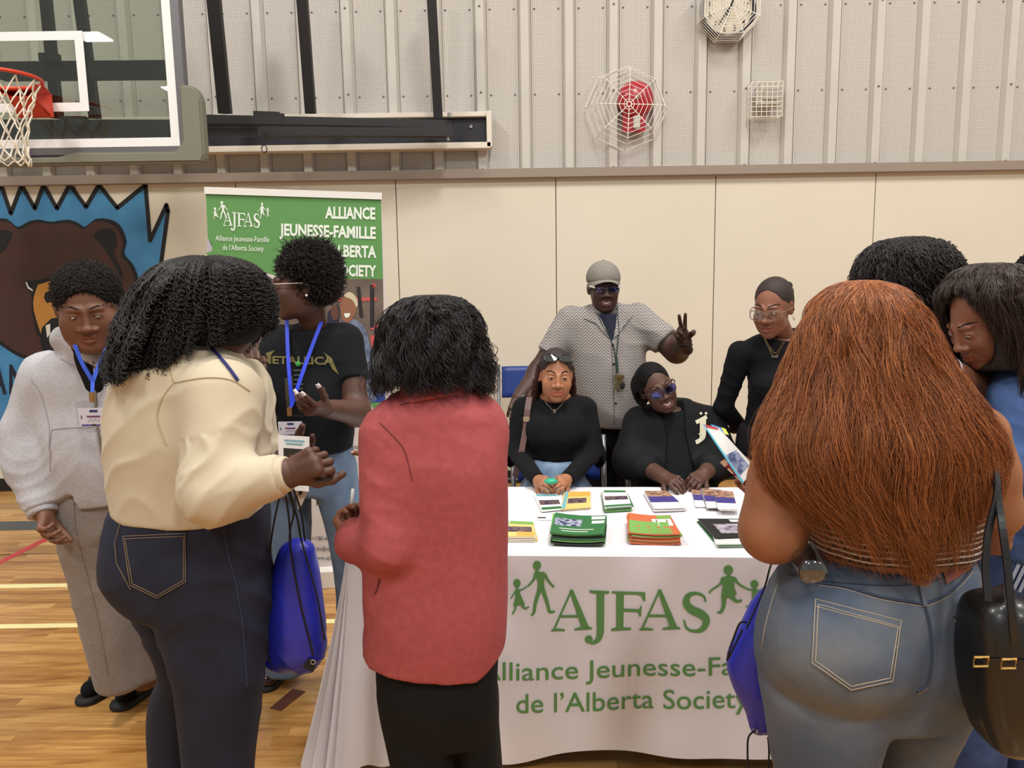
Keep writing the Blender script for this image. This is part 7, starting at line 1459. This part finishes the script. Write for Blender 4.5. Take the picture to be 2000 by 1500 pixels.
q = p(1475, 1428, 1.775); MB().tube([Vector(q + A3((math.cos(t) * .006, 0, math.sin(t) * .006))) for t in np.linspace(0, 6.28, 13)[:-1]], .0018, 6, True).obj('eyelet', m_chr, bg)
m_pat = mat('black patent leather', (13, 12, 12), .36, coat=.25, bump=(90, .25, .002)); m_gld = mat('gold hardware', (196, 160, 92), .25, .95)
bg = empty('handbag', tuple(p(1960, 1300, 1.42)), 'black glossy leather bucket bag with gold buckle hanging at the right edge', 'bag')
bd = sobj('body', push(sdf([Lo(px_rows([(1155, 1912, 2010, 1.42, .05), (1180, 1900, 2030, 1.42, .065), (1240, 1890, 2050, 1.42, .08), (1330, 1890, 2056, 1.42, .085), (1400, 1905, 2056, 1.42, .08), (1455, 1922, 2050, 1.42, .065)]), k=.01, n=3.4)], .006), lambda q: folds(q, (1, 0, .2), 55, .016, 3, .5, 4) * np.clip((q[:, 2] - p(0, 1290, 1.4)[2]) * 12, 0, 1)), m_pat, bg)
for pts in ([(1942, 905, 1.50), (1948, 960, 1.44), (1930, 1040, 1.40), (1925, 1110, 1.38), (1930, 1175, 1.36)], [(1945, 940, 1.46), (1956, 1020, 1.40), (1968, 1110, 1.37), (1976, 1200, 1.35), (1984, 1285, 1.345)]):
    c = [p(*tuple(q)) for q in curve2(pts, 6)]; g = MB()
    for a, c2 in zip(c[:-1], c[1:]): g.beam(a, c2, .014, .004, (0, -1, 0))
    g.obj('strap', m_pat, bg)
bb_ = on_mesh(bd); patch_on(bb_, [(1888, 1282), (2056, 1290), (2056, 1310), (1888, 1302)], m_pat, bd, 'band', .004, 8)
for px_ in ((1970, 1296), (1916, 1292)): q = p(px_[0], px_[1], 1.325); MB().tube([Vector(q + A3((a * .013, 0, c * .009))) for a, c in ((-1, -1), (1, -1), (1, 1), (-1, 1))], .0028, 6, True).obj('buckle', m_gld, bg)

# ======== curly haired woman in navy ========
e = empty('person', (at(1830, 1500, 2.3).x, 2.35, 0), 'person with big dark curly hair and white watch in a navy top', 'person')
hc = p(1778, 572, 2.32); hR = rot(-150, 10, 0); nb = p(1800, 668, 2.34)
tor = [Lo(px_rows([(640, 1790, 1850, 2.34, .05), (655, 1745, 1890, 2.34, .09), (685, 1720, 1900, 2.33, .11), (750, 1724, 1900, 2.32, .13), (850, 1730, 1890, 2.32, .12), (950, 1730, 1890, 2.32, .12), (1050, 1722, 1896, 2.32, .14)]), k=.03)]
sA = p(1893, 700, 2.30); eA = p(1898, 760, 2.12); wA = p(1846, 718, 1.98); sB = p(1730, 700, 2.32); eB = p(1720, 850, 2.30); wB = p(1740, 940, 2.1)
arms = chain([sA, eA, wA], [.055, .050, .031], .03) + chain([sB, eB, wB], [.055, .045, .03], .03); x0 = p(1810, 1000, 2.32)[0]
legs = sum([[Cp((x0 + s * .09, 2.32, .88), (x0 + s * .09, 2.34, .45), .10, .068, .03), Cp((x0 + s * .09, 2.34, .45), (x0 + s * .09, 2.36, .08), .065, .048, .03)] for s in (-1, 1)], [])
h1 = hand(wA, p(1820, 690, 1.86), (-.3, .9, .2), 1, curl=(.4, .5, .5, .6), thumb=(.5, .3), s=.95); h2 = hand(wB, p(1745, 980, 2.05), (-.3, .9, 0), 1, curl=.5 and (.4, .5, .5, .6), thumb=(.5, .3), s=.95)
hd = head(dict(size=.98), hc, hR, nb, nr=.045, h=.004); body(e, tor + legs, [hd, h1[:2], h2[:2], sdf(arms, .006)], sk_mid)
m_nvt = mat('navy cotton top', (16, 20, 34), .9, spec=.3); sobj('top', push(sdf(tor + [Fl(sA, sA + (eA - sA) * .35, .066, .066, .03), Fl(sB, sB + (eB - sB) * .5, .064, .062, .03), Cut(p(1800, 1060, 2.3), (0, 0, -1))], .008), lambda q: folds(q, (1, 0, .5), 24, .005, 2)), m_nvt, e)
sobj('trousers', sdf(legs + [Lo([(.98, x0, 2.32, .17, .13), (.84, x0, 2.32, .18, .14)], k=.03), Cut((0, 0, .07), (0, 0, -1))], .01), m_bkt, e)
for s in (-1, 1): a = A3((x0 + s * .09, 2.3, 0)); shoe(e, a, a + A3((.02, .24, 0)), m_sole, m_sole)
d = (wA - eA) / np.linalg.norm(wA - eA); u_ = np.cross(d, (0, 0, 1)); u_ /= np.linalg.norm(u_); v_ = np.cross(d, u_); wc = wA - d * .012
g = MB(); g.grid(lambda u, v: Vector(wc + d * (v - .5) * .022 + (u_ * math.cos(u * 6.283) + v_ * math.sin(u * 6.283)) * .0355), 28, 2, True); g.obj('watch_strap', mat('white watch strap', (224, 218, 220), .4), e, True); MB().lathe(wc - u_ * .012 + A3((-.01, -.034, -.016)), [(.015, 0), (.015, .006), (.012, .008)], (-.2, -1, -.4), 18).obj('watch_case', m_chr, e)
rF = px_rows([(462, 1774, 1788, 2.33, .01), (466, 1752, 1810, 2.33, .05), (478, 1718, 1838, 2.33, .09), (502, 1692, 1862, 2.33, .12), (545, 1676, 1880, 2.33, .14), (590, 1678, 1888, 2.33, .145), (640, 1700, 1880, 2.32, .13), (710, 1730, 1866, 2.30, .11)])
hm = mass('hair', rF[:-1] + [(rF[-1][0] + .03, *rF[-1][1:])], m_hcap, e, .92, amp=.008)
st_ = mane(rF, 3600, 60, t0=(0, .45), t1=(.45, 1.), rr=(.90, 1.04), wave=(.007, 3, .03), curl=(.0075, 13), clump=700, seed=31); strands('curls', st_, .0012, m_hair, hm)

# ======== woman in denim jacket at the right edge ========
e = empty('person', (at(1990, 1500, 2.05).x, 2.08, 0), 'woman in blue denim jacket with brown black hair bending her head at the right edge', 'person')
hc = p(1926, 622, 2.04); hR = rot(-82, 30, 0); nb = p(1990, 690, 2.06)
tor = [Lo(px_rows([(665, 1985, 2060, 2.06, .06), (690, 1970, 2110, 2.06, .10), (730, 1948, 2140, 2.06, .12), (800, 1930, 2150, 2.06, .14), (900, 1925, 2140, 2.06, .14), (1000, 1930, 2130, 2.06, .14), (1080, 1930, 2130, 2.06, .15)]), k=.03)]
sA = p(1998, 776, 2.0); eA = p(1960, 910, 1.94); wA = p(1900, 960, 2.12); sB = p(2120, 740, 2.08); eB = p(2140, 900, 2.05); wB = p(2080, 960, 2.25)
sl = chain([sA, eA], [.075, .062], .04) + [Fl(eA, wA, .062, .045, .03)] + chain([sB, eB], [.075, .062], .04) + [Fl(eB, wB, .062, .045, .03)]
h1 = hand(wA, p(1880, 960, 2.2), (.2, 0, 1), -1, curl=(.4, .5, .5, .6), s=.95); h2 = hand(wB, p(2060, 960, 2.3), (.2, 0, 1), 1, curl=(.4, .5, .5, .6), s=.95)
x0 = p(2010, 1100, 2.06)[0]; legs = [Lo(px_rows([(1060, 1935, 2125, 2.06, .14), (1150, 1925, 2135, 2.06, .15), (1230, 1930, 2130, 2.06, .14)]), k=.03), Lo(px_rows([(1200, 1905, 2020, 2.06, .11), (1300, 1870, 1990, 2.04, .10), (1400, 1836, 1965, 2.02, .095), (1500, 1826, 1950, 2.02, .09), (1700, 1830, 1945, 2.03, .085)]), k=.03), Lo(px_rows([(1200, 2010, 2125, 2.10, .11), (1400, 1960, 2080, 2.12, .095), (1700, 1960, 2070, 2.14, .085)]), k=.03)]
hd = head(dict(size=.98, nose=1.15, eye=.6, w=.96, ridge=.7, lip=(.95, .7, .7)), hc, hR, nb, nr=.045); body(e, tor + legs, [hd, h1[:2], h2[:2]], sk_mid); face_extras(dict(size=.98), hc, hR, e, iris=(0, -.5))
m_dj = mat('bright blue denim jacket', (52, 78, 126), .85, var=(14, (70, 98, 148), .4, .7), bump=(800, .3, .001))
jk = sobj('denim_jacket', push(sdf(tor + sl + [Cp(p(2010, 700, 2.06), p(2050, 690, 2.06), .05, .05, .03), Cut(p(2000, 1095, 2), (0, 0, -1))], .008, .004), lambda q: folds(q, (.4, .3, 1), 40, .007, 2) + folds(q, (1, 0, .3), 26, .005, 4)), m_dj, e)
b = on_mesh(jk); m_ws = mat('pale stripe braid', (176, 192, 214), .8)
for dx in (0, 14): patch_on(b, [(1976 + dx, 668), (1985 + dx, 668), (2002 + dx, 700), (1994 + dx, 702)], m_ws, jk, 'stripe', .003, 8)
jn = sobj('jeans', push(sdf(legs + [Cut((0, 0, .05), (0, 0, -1))], .009), lambda q: folds(q, (.3, 0, 1), 30, .006, 3)), mat('deep blue denim', (44, 60, 100), .85, var=(12, (62, 82, 126), .4, .7), bump=(800, .3, .001)), e)
b = on_mesh(jn)
for k_ in range(3): patch_on(b, [(1960 + k_ * 13, 1160), (1968 + k_ * 13, 1160), (2006 + k_ * 13, 1080), (1998 + k_ * 13, 1080)], m_ws, jn, 'stripe', .004, 10)
for hx in (1890, 2020): a = A3((at(hx, 1500, 2.04).x, 2.08, 0)); shoe(e, a, a + A3((-.24, .0, 0)), m_sole, m_sole)
rG = px_rows([(513, 1925, 1955, 2.05, .02), (520, 1896, 1992, 2.05, .06), (542, 1868, 2022, 2.05, .09), (580, 1846, 2040, 2.05, .115), (640, 1850, 2046, 2.05, .12), (720, 1870, 2040, 2.05, .115), (800, 1890, 2020, 2.04, .10)])
hm = mass('hair', rG[:-1], mat('brown black hair mass', (26, 20, 19), .6, bump=(120, .5, .004)), e, .93, sub=[Sub(El(p(1866, 676, 2.02), (.080, .17, .128), k=.01)), Sub(El(p(1862, 640, 1.93), (.04, .07, .06), k=.01))])
m_gh = hairmat('brown black hair', (20, 15, 15), (74, 58, 50), .3)
ef = lambda T: 1 - .52 * np.clip(-np.cos(T - .35), 0, 1) ** 2.2
st_ = mane(rG, 7000, 36, t0=(0, .12), t1=(.85, 1.), rr=(.93, 1.03), wave=(.007, 2.3, .012), curl=(.005, 3), clump=160, seed=41, endf=ef); strands('locks', st_, .0008, m_gh, hm)

# ======== person beyond the right edge ========
e = empty('person', (at(2060, 900, 3.1).x, 3.1, 0), 'person mostly outside the frame, only black hair showing at the right edge', 'person')
hc = p(2032, 560, 3.1); hR = rot(-30, 0, 0); nb = p(2036, 620, 3.12); x0 = hc[0]
tor = [Lo([(1.40, x0, 3.12, .06, .06), (1.36, x0, 3.12, .16, .09), (1.28, x0, 3.12, .20, .11), (1.1, x0, 3.12, .17, .12), (.95, x0, 3.12, .17, .13), (.8, x0, 3.12, .18, .13)], k=.03)]
legs = sum([[Cp((x0 + s * .09, 3.12, .82), (x0 + s * .09, 3.14, .1), .095, .05, .03)] for s in (-1, 1)], []); arms = sum([chain([(x0 + s * .19, 3.12, 1.30), (x0 + s * .24, 3.12, 1.05), (x0 + s * .22, 3.0, .85)], [.055, .045, .03]) for s in (-1, 1)], [])
hs = [hand((x0 + s * .22, 3.0, .85), (x0 + s * .22, 2.97, .78), (-s, 0, 0), s)[:2] for s in (-1, 1)]
body(e, tor + legs, [head({}, hc, hR, nb, h=.004)] + hs, sk_mid); sobj('top', sdf(tor + arms, .012, .004), m_bkf, e); sobj('trousers', sdf(legs + [Lo([(.95, x0, 3.12, .165, .13), (.8, x0, 3.12, .18, .135)])], .012, .006), m_bkt, e); cap(hc, hR, e, m_hcap, t=.03, bump_=.006)
for s in (-1, 1): a = A3((x0 + s * .09, 3.16, 0)); shoe(e, a, a + A3((0, -.25, 0)), m_sole, m_sole)
